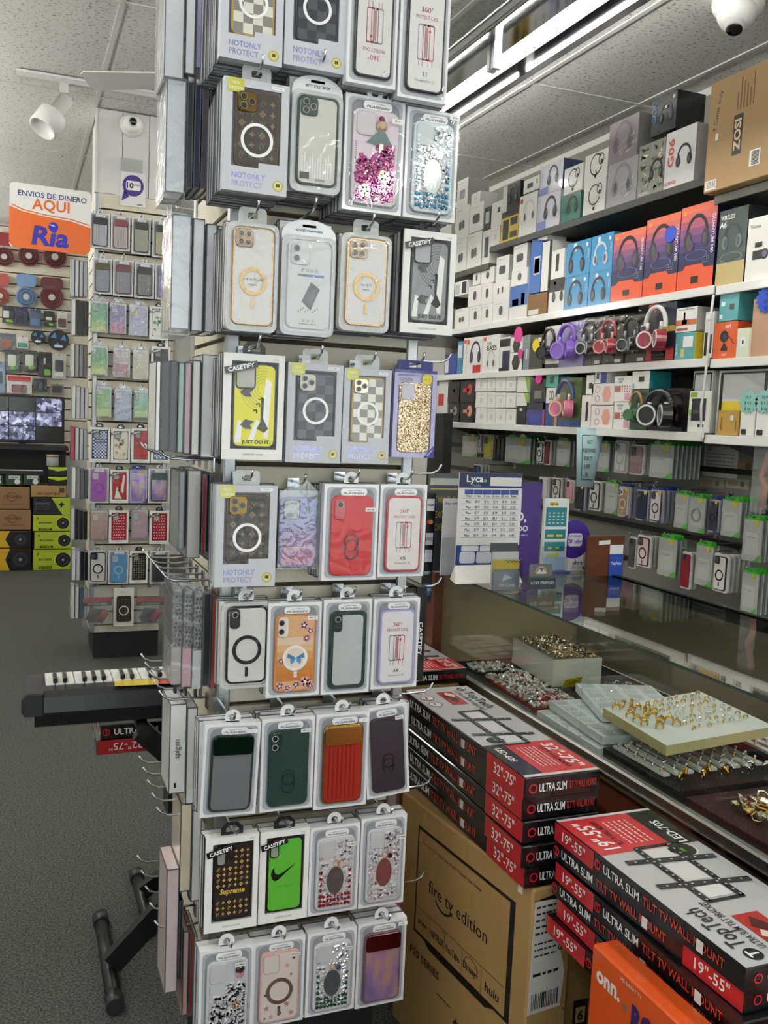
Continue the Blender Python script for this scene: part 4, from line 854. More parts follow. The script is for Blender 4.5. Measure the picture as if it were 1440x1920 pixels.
BACK = [
 (169, 206, 400, 465, 'p', G('#b9bcc2'), 'silver ribbed case'), (208, 244, 404, 470, 'p', G('#c3b9b9', '#8a4a4e'), 'rose topped ribbed case'), (247, 282, 409, 477, 'p', G('#a8a896', '#3c4038'), 'olive grey ribbed case'), (286, 322, 414, 483, 'p', G('#b9b48c', '#24483c'), 'green topped gold case'),
 (174, 210, 485, 551, 'p', G('#8f97a6', '#5a563c'), 'steel blue ribbed case'), (212, 250, 488, 555, 'p', G('#8a8c94', '#6b4048'), 'wine topped grey case'), (252, 289, 493, 559, 'p', G('#6d7068', '#2c2e30'), 'black topped smoke case'), (291, 327, 496, 562, 'p', G('#8f86c4', '#77758a'), 'lilac ribbed case'),
 (169, 203, 562, 624, 'g', dict(body='#4fb48a', art=grad(['#4fb48a', '#5cba86', '#6cc07c', '#9aca5c', '#cbd83c']), cam='one', hole='#9fc4b4', camcol='#3a6a58'), 'green to yellow case'), (205, 237, 566, 626, 'g', dict(body='#7a5cb4', art=grad(['#6a58b0', '#7456b0', '#8052a8', '#b04a98', '#d0407c']), cam='one', hole='#c4bcd8', camcol='#4a3a70'), 'violet to pink case'), (241, 277, 570, 630, 'g', dict(body='#b9b6d8', frame='#aab0d8', cam='one', hole='#e3d9c8', camcol='#d8a878'), 'wavy lavender case'), (280, 316, 575, 637, 'c', dict(body='#e6e8e4', art=blot(0, '#2c7a52'), cam=None), 'green and white sneaker case'),
 (170, 202, 646, 704, 'g', dict(body='#4fb48a', art=grad(['#48b07c', '#50b66a', '#66be56', '#a4cc44', '#d4dc38']), cam='one', slim=1, hole='#9fc4b4', camcol='#3a6a58'), 'mint to lime case'), (211, 244, 651, 708, 'g', dict(body='#b8506c', frame='#d898a8', art=grad(['#d8c4c8', '#d0a4ac', '#b8506c', '#b04464']), cam='one', hole='#e0c8cc', camcol='#b8506c'), 'wavy raspberry case'), (248, 279, 654, 712, 'g', dict(body='#dcd0a4', frame='#e8dca0', cam='one', hole='#e8e0d0', camcol='#d89ca0'), 'wavy pale yellow case'), (283, 319, 650, 714, 'c', dict(body='#2c2d30', cam='one', hole='#8f9092'), 'black boxed case'),
 (180, 209, 722, 782, 'g', dict(body='#7cc24c', art=grad(['#7cc24c', '#84c64c', '#90ca48', '#bcd63c']), cam='one', hole='#c4d8b4', camcol='#4a7a38'), 'lime green case'), (213, 247, 727, 790, 'g', dict(body='#b4c0e0', frame='#9cb0e0', cam='one', hole='#dcd4e0', camcol='#c49cb8'), 'wavy pale blue case'), (250, 281, 731, 784, 'g', dict(body='#48b48c', art=grad(['#48b48c', '#50b87c', '#74c064', '#b4d444']), cam='one', slim=1, hole='#9fc4b4', camcol='#3a6a58'), 'sea green case'), (285, 319, 735, 797, 'p', dict(body='#a8a4b4', cam='one', hole='#b8b8bc', camcol='#8a8794'), 'grey lilac case'),
 (167, 206, 801, 867, 'c', dict(body='#2b3f86', art=supcheck, cam='one', hole='#9a9ca4'), 'navy check case lettered Supreme'), (208, 244, 804, 868, 'c', dict(body='#e4ddcb', art=blot(0, '#9a8454'), cam='one', hole='#b4b0a8'), 'cream and gold case'), (246, 281, 803, 868, 'c', dict(body='#b8242c', art=redsw, cam='one', hole='#b4a8a8'), 'red swoosh case'), (283, 319, 806, 868, 'c', dict(body='#5a78b0', art=checker('#dfe6f0', '#3f62a4', 7), cam='one', hole='#9a9ca4'), 'blue check case'),
 (166, 204, 877, 943, 'p', dict(body='#a45cb4', ring=('plain', '#9450a8', .32), cam='one', hole='#c4b8c8', camcol='#b47cc0'), 'purple ring case'), (206, 241, 881, 943, 'c', dict(body='#b8202c', art=redwhite, cam='one', hole='#b4a8a8'), 'red and white sneaker case'), (243, 276, 879, 943, 'q', dict(body='#9a94c0', mat='iridescent', cam='one', hole='#b8b4d0', camcol='#8a84b8'), 'lilac sparkle case'), (278, 318, 879, 943, 'p', dict(frame='#3c4a50', body='#7fb0c4', bmat='iridescent', slide='#3a4a4c', cam=None), 'blue green mirror case'),
 (169, 202, 956, 1013, 'g', dict(body='#dca89c', art=grad(['#e0b4a4', '#dca89c', '#dca498', '#d89c90']), cam='one', hole='#e8d4cc', camcol='#c88c80'), 'peach case'), (204, 241, 957, 1019, 'c', dict(body='#b8202c', art=pdots(0, '#f2f0ec'), cam='one', hole='#b4a8a8'), 'red case with white dots'), (245, 277, 955, 1010, 'g', dict(body='#e0b4c0', frame='#d8a0b0', cam='one', hole='#c8d8cc', camcol='#8cc4a4'), 'pale pink case'), (280, 317, 958, 1020, 'c', dict(body='#b4202c', art=pdots(0, '#f2f0ec'), cam='one', hole='#b4a8a8'), 'red dotted case at the right end'),
 (165, 201, 1033, 1094, 'b', dict(frame='#17181a', body='#dddcd8', ring=('seg', '#1c1d20', .34), cam='tri', camcol='#20243a'), 'black ring clear case'), (203, 241, 1032, 1095, 'p', dict(body='#5c9cc8', ring=('seg', '#a4c8dc', .3), cam='one', hole='#a8b4c4', camcol='#7aa4c4'), 'sky blue ring case'), (243, 277, 1033, 1094, 'c', dict(body='#1c1a18', art=monogram('#cfc4a4', 5, False), cam='one', hole='#8c8a86'), 'black and cream patterned case'), (281, 317, 1033, 1094, 'p', dict(body='#3a3c40', cam='one', hole='#4c4e52', camcol='#303236'), 'charcoal case'),
]
for i, (xl, xr, yt, yb, sty, s, short) in enumerate(BACK):
    zm = sol(2, (.5, BY, 0), y=(yt+yb)/2); X0, X1 = sol(0, (0, BY, zm), x=xl), sol(0, (0, BY, zm), x=xr); X = (X0+X1)/2
    z0, z1 = sol(2, (X, BY, 0), y=yb), sol(2, (X, BY, 0), y=yt)
    t = thing(NAMES[sty], short+' in its package on the far stand, '+ORD10[i//4]+' row' if False else short+' on the far column stand, row %s of ten' % ['one', 'two', 'three', 'four', 'five', 'six', 'seven', 'eight', 'nine'][i//4], 'phone case', (X, BY, z0))
    STY[sty](t, X1-X0, z1-z0, .014 if sty != 'g' else .01, s)
    stack_box((X1-X0)*.97, (z1-z0)*.97, .012, '#d8dadd', 'package edge behind the '+short+' on the far stand', 'packages behind far stand fronts', (X+.004, BY+.018, z0+.002), 0)
    hook((X, BY0-.0125, z1+.012), .07, 0, 'hook of the '+short+' on the far stand', 'hooks on the far stand')
# bottom row: two bags of headphones and a white boxed case
for (xl, xr, yt, yb, look) in ((154, 210, 1100, 1172, 'left'), (255, 310, 1100, 1170, 'right')):
    Y = BY0-.09; zm = sol(2, (.5, Y, 0), y=1140); X0, X1 = sol(0, (0, Y, zm), x=xl), sol(0, (0, Y, zm), x=xr); X = (X0+X1)/2
    z0, z1 = sol(2, (X, Y, 0), y=yb), sol(2, (X, Y, 0), y=yt); w_, h_ = X1-X0, z1-z0
    t = thing('accessory_bag', 'clear bag with black and red accessory, '+look+' bag under the far stand cases', 'bag', (X, Y, z0))
    m = MB(); m.rect(-w_*.48, h_*.6, w_*.48, h_*.72, .0, '#b81f24'); m.rect(-w_*.48, h_*.5, w_*.48, h_*.6, .0, '#17171a'); m.text('ACCESSORIES', 0, h_*.55, .012, -.001, '#cfcfd2', .01); m.box(-w_*.48, w_*.48, .001, .003, h_*.5, h_*.72, '#222226'); m.build('header_card', 'gloss', t)
    MB('#26343a').tube([(-w_*.3, .02, h_*.12), (-.02, .015, h_*.3), (w_*.2, .02, h_*.3), (w_*.1, .02, h_*.12), (-w_*.3, .02, h_*.12)], [.018, .03, .025, .022, .018], n=8).build('pouch', 'plastic', t)
    MB('#a0202c').tube([(w_*.05, .005, h_*.1), (w_*.32, .008, h_*.35)], [.03, .02], n=8).build('red_pouch', 'plastic', t)
    m = MB(); m.prism([(-w_*.5, 0), (w_*.5, .01), (w_*.48, h_*.95), (w_*.1, h_*1.04), (-w_*.1, h_*1.04), (-w_*.48, h_*.95)], -.028, -.0275); m.build('bag_front', 'bag', t)
    hook((X, BY0-.0125, z1+.004), .1, 0, 'hook of the '+look+' accessory bag on the far stand', 'hooks on the far stand')
Y = BY0-.06; zm = sol(2, (.58, Y, 0), y=1140); X0, X1 = sol(0, (0, Y, zm), x=213), sol(0, (0, Y, zm), x=251); z0, z1 = sol(2, (.58, Y, 0), y=1174), sol(2, (.58, Y, 0), y=1103); w_, h_ = X1-X0, z1-z0
t = thing('phone_case_box', 'white box with dark monogram ring case between the two accessory bags', 'phone case', ((X0+X1)/2, Y, z0))
MB('#e6e4de').box(-w_/2, w_/2, .002, .02, 0, h_).build('box', 'paper', t)
case(t, -w_*.36, h_*.12, w_*.36, h_*.8, -.003, dict(frame='#4a3f34', body='#332d28', art=LVm, ring=('plain', wt, .34), cam=None)); MB().rect(-w_*.4, h_*.08, w_*.4, h_*.84, -.005).build('window_film', 'film', t)
m = MB(); m.text('Phone 16', 0, h_*.9, h_*.03, .0014, '#55554f'); m.build('lettering', 'paper', t)
hook(((X0+X1)/2, BY0-.0125, z1+.004), .08, 0, 'hook of the white ring case box on the far stand', 'hooks on the far stand')
# edge-on packages along the left side of the far stand
LB2 = [(485, 555, ['#c9ccd2', '#d4d6da', '#c3c6cc', '#b4b8be']), (560, 628, ['#e4e4e2', '#1c1c1e', '#141416', '#1a1a1c']), (643, 706, ['#d8d8d6', '#a8a49c', '#8a8c90', '#75705f']), (722, 785, ['#dcdcd8', '#c3c6cc', '#b9bcc4', '#cfd2d6']), (800, 862, ['#c4405c', '#cfd2d6', '#c9ccd2', '#b4b8be']), (876, 935, ['#e8e8e6', '#8a8c90', '#6a6c70', '#5a5c60']), (953, 1012, ['#cfd0d2', '#17181a', '#141416', '#17181a']), (1030, 1088, ['#d8dadc', '#c8ccd4', '#161618', '#141416']), (1098, 1160, ['#e0e0de', '#dcdcd8', '#5a7078', '#a8a8a4'])]
for r, (yt, yb, cols) in enumerate(LB2):
    Y = BY0+.02
    for k, c in enumerate(cols):
        xl = 133+8*k+(2 if r % 2 else 0); zm = sol(2, (.35, Y, 0), y=(yt+yb)/2); X0 = sol(0, (0, Y, zm), x=xl); X1 = sol(0, (0, Y, zm), x=xl+6.6)
        if X1 > BX0-.003: continue
        z0, z1 = sol(2, (X0, Y, 0), y=yb), sol(2, (X0, Y, 0), y=yt+2*k)
        stack_box(.1, z1-z0, X1-X0, c, ['outermost', 'second', 'third', 'innermost'][k]+' edge-on package left of the far stand, row %s from the ceiling' % ['one', 'two', 'three', 'four', 'five', 'six', 'seven', 'eight', 'nine'][r], 'edge-on packages on the far stand', (X0, Y+.05, z0), R2(-90))
# ---------------------------------------------------------------- money transfer sign, plaque, camera, spotlight, fan
Y = 5.31; a = at(1, Y, 17, 342); b = at(1, Y, 169, 483); w_, h_ = b.x-a.x, .5*((a.z-at(1, Y, 17, 462).z)+(at(1, Y, 168, 362).z-b.z))
t = thing('money_transfer_sign', 'orange and white hanging sign reading envios de dinero aqui', 'sign', (a.x, Y, at(1, Y, 17, 462).z), rot=(0, R2(.6), 0))
pts = rr(0, 0, w_, h_, .022, 5); MB('#f2f1ee').prism(pts, 0, .004).build('board', 'gloss', t)
m = MB(); m.flat([(0, .022), (.022, 0), (w_-.022, 0), (w_, .022), (w_, h_*.43), (w_*.75, h_*.50), (w_*.4, h_*.53), (w_*.15, h_*.57), (0, h_*.63)], -.0006, '#f0722c'); m.line([(.01, h_*.66), (w_*.15, h_*.6), (w_*.4, h_*.555), (w_*.75, h_*.53), (w_-.004, h_*.47)], .006, -.0008, '#f0722c'); m.line([(.0, h_*.645), (w_*.15, h_*.58), (w_*.4, h_*.54), (w_*.75, h_*.512), (w_-.002, h_*.45)], .005, -.0008, '#f6f4f0')
m.build('printed_field', 'gloss', t)
MB().text('ENVIOS DE DINERO', w_*.52, h_*.85, h_*.085, -.001, '#2a3a84', .012, fit=w_*.84).build('lettering', 'gloss', t); MB().text('AQUI', w_*.5, h_*.69, h_*.17, -.001, '#f0722c', .02, fit=w_*.46).build('lettering', 'gloss', t); m = MB(); m.text('Ria', w_*.5, h_*.22, h_*.29, -.001, '#3535b8', .035, fit=w_*.46, shear=.12); m.disc(w_*.535, h_*.38, h_*.075, -.0011, '#3535b8', 18); m.line([(w_*.49, h_*.41), (w_*.55, h_*.39)], .004, -.0013, '#f0f0f4'); m.build('lettering', 'gloss', t)
Y = BY0-.003; a = at(1, Y, 225, 385); b = at(1, Y, 274, 302)
t = thing('anniversary_plaque', 'white card with violet speech bubble on the column', 'sign', (a.x, Y-.004, a.z)); w_, h_ = b.x-a.x, b.z-a.z
MB('#eceae8').box(0, w_, 0, .003, 0, h_*.72).build('card', 'gloss', t); MB().box(0, w_*.86, .001, .004, h_*.7, h_).build('holder', 'frost', t)
m = MB(); m.disc(w_*.5, h_*.44, w_*.42, -.001, '#4a3a8c', 24); m.flat([(w_*.05, h_*.1), (w_*.35, h_*.2), (w_*.15, h_*.35)], -.001, '#4a3a8c'); m.flat(rr(w_*.22, h_*.34, w_*.8, h_*.54, .012, 3), -.0013, '#f2f0ee'); m.text('10', w_*.38, h_*.44, h_*.12, -.0016, '#3a2f6c', .03); m.text('years', w_*.64, h_*.45, h_*.05, -.0016, '#4a3a8c', .01); m.text('ultra', w_*.78, h_*.06, h_*.045, -.001, '#4a3a8c', .02); m.build('print', 'gloss', t)
def dome(pos, rot, label, par='white'):
    t = thing('dome_camera', label, 'security camera', pos, rot=rot)
    MB('#e6e6e4').lathe([(.062, 0), (.062, .012), (.055, .02), (.05, .03)], n=24).build('base', 'plastic', t)
    MB('#efefed').lathe([(.046, .028), (.046, .045), (.038, .062), (.022, .073), (.001, .076)], n=24).build('ball', 'plastic', t)
    o = MB('#d0d0ce').lathe([(.024, .06), (.024, .082), (.02, .085)], n=20).build('lens_barrel', 'plastic', t)
    MB('#17181c').lathe([(.019, .078), (.019, .087), (.001, .088)], n=18).build('lens', 'gloss', o)
    return t
p = at(1, BY0, 246, 236); dome((p.x, BY0-.001, p.z), (R2(90), 0, 0), 'white dome camera on the column above the plaque')
MB('#222222').tube([(p.x-.05, BY0-.003, p.z+.06), (p.x-.07, BY0-.004, p.z+.11), (p.x-.085, BY0-.004, p.z+.14)], .0025, n=6)
p = at(2, ZC-.004, 1385, 2); dome((p.x, p.y, ZC-.005), (R2(165), R2(18), 0), 'white dome camera on the ceiling above the cartons')
bpy.data.objects['dome_camera.001'].scale = (1.5, 1.5, 1.5)
# track light
a, b = at(2, ZC-.03, 30, 143), at(2, ZC-.03, 320, 186); yy = (a.y+b.y)/2
t = thing('track_light', 'white ceiling track with one tilted spotlight at the upper left', 'spotlight', (a.x, yy, ZC-.005))
MB('#c4c4c2').box(0, b.x-a.x+.5, -.017, .017, -.03, 0).build('track', 'plastic', t); MB('#dcdcda').box(0, b.x-a.x+.5, -.026, -.017, -.012, 0).build('track_flange', 'plastic', t)
hx = sol(0, (0, yy, ZC-.05), x=120)-a.x
MB('#d0d0ce').box(hx-.02, hx+.02, -.018, .018, -.075, -.03).build('adapter', 'plastic', t); MB('#cfcfcd').tube([(hx, 0, -.07), (hx-.004, -.01, -.12)], .011, n=10).build('stem', 'plastic', t)
hd = MB('#e4e4e2'); hd.T = Matrix.Translation((hx-.005, -.012, -.125)) @ Matrix.Rotation(R2(32), 4, 'Y') @ Matrix.Rotation(R2(-20), 4, 'X')
hd.lathe([(.02, .03), (.036, .028), (.036, -.085), (.066, -.09), (.068, -.098), (.068, -.185), (.06, -.19), (.055, -.17)], n=24); hd.build('spot_head', 'plastic', t)
e2 = MB('#a0a0a4'); e2.T = hd.T.copy(); e2.lathe([(.03, .029), (.03, .0305), (.001, .031)], n=18); e2.build('rear_vent', 'paper', t)
# ceiling fan, one blade in view
p = at(2, 2.78, 160, 152)+Vector((.12, -.67, 0))
t = thing('ceiling_fan', 'white ceiling fan, one flat blade showing left of the near tower', 'ceiling fan', (p.x+.45, p.y+.35, 2.76))
MB('#d9d9d6').lathe([(.03, .235), (.06, .23), (.06, .2), (.014, .19), (.014, .09), (.1, .08), (.11, .02), (.09, -.03), (.03, -.05)], n=24).build('motor', 'plastic', t)
q = at(2, 2.78, 160, 152)-Vector((p.x+.45, p.y+.35, 2.76)); ang = math.atan2(q.y, q.x); L_ = math.hypot(q.x, q.y)
for k in range(4):
    m = MB('#e2e2df'); m.T = Matrix.Rotation(ang+k*math.pi/2, 4, 'Z') @ Matrix.Rotation(R2(12), 4, 'X')
    m.add([(.13, -.05, .02), (L_-.02, -.068, .02), (L_, -.04, .02), (L_, .05, .02), (L_-.02, .068, .02), (.13, .05, .02), (.13, -.05, .026), (L_-.02, -.068, .026), (L_, -.04, .026), (L_, .05, .026), (L_-.02, .068, .026), (.13, .05, .026)], [(5,4,3,2,1,0),(6,7,8,9,10,11)]+[(i, (i+1) % 6, 6+(i+1) % 6, 6+i) for i in range(6)]); m.box(.08, .2, -.015, .015, .014, .02, '#c9c9c6'); m.build('blade', 'plastic', t)
# ---------------------------------------------------------------- back wall slats and hanging stock
WB = bpy.data.objects['wall_back']; YW = YB-.03
for k in range(20):
    z = .98+.1*k; o = MB().box(-1.4, 1.4, 0, .025, 0, .09).build('slat', 'slat', WB) if k == 0 else link('slat', o.data, WB)
    o.location = (0, YB-.028, z)
MB().box(-1.4, 1.4, YB-.006, YB, .95, 2.98).build('slat_backing', 'groove', WB)
YI = YB-.09
def bwrect(xl, xr, yt, yb, Y=None):
    Y = Y or YI; zm = sol(2, (.1, Y, 0), y=(yt+yb)/2); X0, X1 = sol(0, (0, Y, zm), x=xl), sol(0, (0, Y, zm), x=xr)
    return (X0+X1)/2, X1-X0, sol(2, ((X0+X1)/2, Y, 0), y=yb), sol(2, ((X0+X1)/2, Y, 0), y=yt)
def wall_pack(xl, xr, yt, yb, card, accents, look, label=None):
    X, w_, z0, z1 = bwrect(xl, xr, yt, yb); h_ = z1-z0
    t = thing('accessory_pack', look+' hanging on the far wall', 'accessory', (X, YI, z0))
    MB(card).rprism(-w_/2, 0, w_/2, h_, .008, .004, .012).build('card', 'gloss', t)
    m = MB()
    for (u0, v0, u1, v1, c) in accents: m.rprism(-w_/2+u0*w_, v0*h_, -w_/2+u1*w_, v1*h_, .2*min((u1-u0)*w_, (v1-v0)*h_), -.004, .004, c, .002)
    m.build('product', 'plastic', t); MB().rprism(-w_*.46, h_*.06, w_*.46, h_*.8, .008, -.012, -.011).build('blister_film', 'film', t)
    m = MB('#c9ccd0'); m.tube([(0, .065, h_*.93), (0, -.03, h_*.93), (0, -.04, h_*.93+.015)], .003, n=6); m.build('peg', 'metal', t)
def coil_pack(xl, xr, yt, yb, col, dark, look):
    X, w_, z0, z1 = bwrect(xl, xr, yt, yb); h_ = z1-z0; r = w_*.46
    t = thing('cable_pack', look+' hanging on the far wall', 'cable', (X, YI, z0))
    MB(dark).prism(rr(-w_*.42, h_*.62, w_*.42, h_, w_*.16, 4), .0, .02).build('header_card', 'gloss', t)
    m = MB()
    for k in range(5): m.tube([(r*(.35+.14*k)*math.cos(a*math.pi/8), .01-.004*(k % 2), r*1.02+r*(.35+.14*k)*math.sin(a*math.pi/8)) for a in range(16)], r*.08, col if k % 2 else dark, 6, closed=True)
    m.build('cable_coil', 'plastic', t)
    MB('#d8d8d4').cylf(0, r*1.02, r*.28, -.004, .01, None, 14).build('label_disc', 'paper', t)
    MB().cylf(0, r*1.02, r*1.0, -.02, -.019, None, 24).build('blister_film', 'film', t)
for a in ((-14, 29, 436, 500), (31, 77, 440, 500), (78, 128, 445, 504)): coil_pack(*a, '#2a2a2e', '#9a3038' , ['left', 'middle', 'right'][[-14, 31, 78].index(a[0])]+' black cable coil in a red edged pack, top row')
coil_pack(-20, 20, 512, 572, '#8f3a30', '#b0504a', 'red cable coil at the picture edge'); coil_pack(27, 71, 514, 576, '#5570a0', '#7e9cc8', 'blue cable coil'); coil_pack(72, 122, 520, 580, '#7a2c30', '#6e3038', 'dark red cable coil')
wall_pack(4, 26, 573, 606, '#1d1f1e', [(.1, .3, .6, .7, '#e4e6e2'), (.3, .05, .9, .2, '#8cc83c')], 'black pack with white earbuds and lime mark')
wall_pack(28, 52, 577, 609, '#2a2a5c', [(.1, .1, .6, .7, '#1c1c3a'), (.3, .4, .45, .5, '#e8e8e8')], 'navy pack with dark gadget')
wall_pack(56, 77, 580, 614, '#4a5f86', [(.1, .1, .9, .5, '#6a86b4')], 'steel blue pack'); wall_pack(82, 102, 583, 612, '#1d1f1e', [(.2, .4, .8, .6, '#e8eae6'), (.5, .05, .9, .2, '#8cc83c')], 'black pack with white loop')
wall_pack(107, 126, 584, 617, '#d9d9d6', [(.1, .1, .9, .6, '#6a564a')], 'pale pack with brown cord')
wall_pack(-6, 30, 625, 655, '#5a6470', [(.2, .1, .8, .6, '#a8603c')], 'grey boxed cable at the picture edge'); wall_pack(31, 53, 632, 653, '#e4e6e4', [(.1, .1, .9, .5, '#4aa08a')], 'white and green charm pack')
for (xl, xr, yt, yb, look) in ((58, 85, 616, 645, 'smaller'), (90, 129, 618, 656, 'larger')):
    X, w_, z0, z1 = bwrect(xl, xr, yt, yb); r = w_/2
    t = thing('speaker_pack', look+' round black and blue speaker pack on the far wall', 'accessory', (X, YI, z0))
    MB('#15171a').cylf(0, r, r, 0, .06, None, 24).build('disc', 'plastic', t); m = MB()
    for q in range(3): a = q*2.1+.3; m.prism([(r*.2*math.cos(a), r+r*.2*math.sin(a)), (r*.8*math.cos(a-.4), r+r*.8*math.sin(a-.4)), (r*.8*math.cos(a+.5), r+r*.8*math.sin(a+.5))], -.004, 0, '#3f86c8')
    m.rect(-r*.4, r*.25, r*.4, r*.5, -.005, '#d9e2ea'); m.build('print', 'gloss', t)
for k, xl in enumerate((9, 42)): wall_pack(xl, xl+28, 657, 696, '#15181a', [(.2, .25, .75, .8, '#e2ead8'), (.4, .1, .8, .25, '#7cc23c')], ['left', 'right'][k]+' twin black pack with pale green insert')
wall_pack(72, 97, 660, 706, '#1c1f1e', [(.45, .05, .9, .3, '#86cc3c'), (.4, .5, .55, .75, '#d8d8d4')], 'tall black pack with lime corner'); wall_pack(98, 124, 664, 710, '#c9cbc9', [(.2, .3, .8, .75, '#3a4048'), (.2, .08, .8, .25, '#f2f2f0')], 'clear pack with earbuds')
wall_pack(12, 60, 704, 738, '#d8d4d2', [(.05, .7, .95, .95, '#c8323a'), (.2, .05, .8, .5, '#8a4a4a')], 'headphone bag with red header'); wall_pack(63, 88, 710, 734, '#1e2430', [(.2, .2, .8, .7, '#2c3444')], 'small dark bag'); wall_pack(95, 119, 720, 738, '#8c8a84', [(.1, .1, .9, .8, '#3a3834')], 'coiled cord bag over the monitor'); wall_pack(-8, 10, 678, 737, '#6a90a8', [(.2, .3, .7, .7, '#26404e')], 'slate blue pack at the picture edge')
# ---------------------------------------------------------------- monitor with camera views on a dark cabinet
Y = 8.72; X, w_, z0, z1 = bwrect(-40, 121, 741, 830, Y); h_ = z1-z0
t = thing('security_monitor', 'black flat monitor showing a grid of shop camera views', 'monitor', (X, Y, z0))
MB('#121214').cbox(-w_/2, w_/2, 0, .05, 0, h_, .006).build('bezel', 'plastic', t)
m_, nt_, b_ = nodes('cctv'); N = nt_.nodes; K = nt_.links; tc = N.new('ShaderNodeTexCoord'); v_ = N.new('ShaderNodeTexVoronoi'); v_.inputs['Scale'].default_value = 34; n2 = N.new('ShaderNodeTexNoise'); n2.inputs['Scale'].default_value = 6
K.new(tc.outputs['Object'], v_.inputs['Vector']); K.new(tc.outputs['Object'], n2.inputs['Vector']); sp = N.new('ShaderNodeSeparateColor'); K.new(v_.outputs['Color'], sp.inputs[0]); ml = N.new('ShaderNodeMath'); ml.operation = 'MULTIPLY'; K.new(sp.outputs[0], ml.inputs[0]); K.new(n2.outputs[0], ml.inputs[1])
rp = N.new('ShaderNodeValToRGB'); e = rp.color_ramp.elements; e[0].color = lin('#34344a'); e[1].color = lin('#d4d8ee'); e[0].position = .1; e[1].position = .5; x = e.new(.3); x.color = lin('#7f82a4'); K.new(ml.outputs[0], rp.inputs[0]); K.new(rp.outputs[0], b_.inputs['Emission Color']); b_.inputs['Emission Strength'].default_value = .8; b_.inputs['Base Color'].default_value = lin('#101014'); b_.inputs['Roughness'].default_value = .2
cw, chh = w_*.94/3, h_*.9/3
for i in range(3):
    for j in range(3):
        x0, zz = -w_*.47+i*cw, h_*.06+j*chh
        on_ = not ((i, j) in ((1, 2), (2, 0), (0, 2)))
        MB('#0c0c10').rect(x0+.003, zz+.003, x0+cw-.003, zz+chh-.003, -.001).build('camera_view', 'cctv' if on_ else 'gloss', t)
MB('#131315').box(-w_*.25, w_*.25, .0, .08, -.025, -.012).build('foot', 'plastic', t); MB('#131315').box(-.03, .03, .02, .05, -.015, .02).build('neck', 'plastic', t)
X, w2, zc0, zc1 = bwrect(-60, 126, 836, 900, 8.62); ztop = z0-.026
t = thing('media_cabinet', 'dark cabinet under the security monitor', 'cabinet', (X, 8.62, 0))
MB().box(-w2/2, w2/2, .25, .5, 0, ztop-.03).build('body', 'black_lam', t); MB().box(-w2/2-.01, w2/2+.01, 0, .51, ztop-.03, ztop).build('top', 'black_lam', t)
# stacked speaker cartons on the carpet
def carton(X, Y, w_, d, z0, h, col, look, cat='carton', draw=None, mat='card', top=None, nm='carton', rz=0, group=None):
    t = thing(nm, look, cat, (X, Y, z0), rz, group)
    MB(col).cbox(-w_/2, w_/2, 0, d, 0, h, .003, col).build('box', mat, t)
    if draw:
        m = MB(); draw(m, w_, h); m.build('print', 'gloss', t)
    return t
def speaker_print(m, w_, h):
    m.disc(w_*.3, h*.5, h*.42, -.002, '#d8e040', 24); m.disc(w_*.3, h*.5, h*.36, -.003, '#23252a', 24); m.flatring(w_*.3, h*.5, h*.26, h*.2, -.004, '#3c4046'); m.disc(w_*.3, h*.5, h*.06, -.004, '#b8bcbc', 10)
    m.text('MAX SERIES', -w_*.17, h*.52, h*.1, -.002, '#3a4420', .02, fit=w_*.36); m.rect(-w_*.35, h*.06, w_*.0, h*.18, -.002, '#1c1e18'); m.text('MAX MODEL', -w_*.17, h*.12, h*.07, -.003, '#c8d83c', .02); star(m, -w_*.38, h*.8, h*.09, -.002, '#5a6a20', 4)
Ys = 8.42
for k, (yt, yb) in enumerate(((966, 996), (998, 1029), (1031, 1061))):
    X, w_, z0, z1 = bwrect(62, 132, yt, yb, Ys); z0 = max(z0, .001); carton(X+.01*(k % 2), Ys, w_, .3, z0 if k < 2 else .001, (z1-z0) if k < 2 else z1-.001, '#b9cc34', ['top', 'middle', 'bottom'][k]+' lime green speaker carton of the stack on the carpet', draw=speaker_print, mat='gloss', nm='speaker_carton', group='lime speaker cartons')
X, w_, z0, z1 = bwrect(62, 131, 933, 965, Ys)
def blk(m, w_, h): m.flat([(w_*.0, h), (w_*.5, h), (w_*.5, 0), (w_*.3, 0), (w_*.2, h*.3)], -.001, '#b9cc34'); star(m, w_*.27, h*.6, h*.2, -.002, '#23262a', 4); [sim_text(m, -w_*.45, h*(.3+.12*q), -w_*.05, h*.06, -.001, '#6a6e72') for q in range(4)]
carton(X, Ys, w_, .3, z0, z1-z0, '#23252a', 'black and lime carton lying on the lime speaker cartons', draw=blk, mat='gloss', nm='speaker_carton')
X, w_, z0, z1 = bwrect(58, 124, 911, 932, Ys)
carton(X, Ys, w_, .3, z0, z1-z0, '#b09060', 'brown light bar carton above the black and lime carton', draw=lambda m, w_, h: (m.text('LED LIGHT BAR', 0, h*.3, h*.2, -.001, '#4a3820', .02), m.rect(w_*.3, h*.4, w_*.45, h*.85, -.001, '#5a4a34')), nm='light_bar_carton')
for k, (yt, yb) in enumerate(((876, 893), (894, 910))):
    X, w_, z0, z1 = bwrect(90, 126, yt, yb, Ys+.02); carton(X, Ys+.02, w_, .2, z0, z1-z0, '#1d1f22', ['upper', 'lower'][k]+' small black and lime box on the light bar carton', draw=lambda m, w_, h: m.flat([(-w_*.5, h), (w_*.5, h), (w_*.5, h*.7), (0, h*.55), (-w_*.5, h*.8)], -.001, '#c3d83c'), mat='gloss', nm='speaker_box')
X, w_, z0, z1 = bwrect(86, 112, 853, 875, Ys+.04)
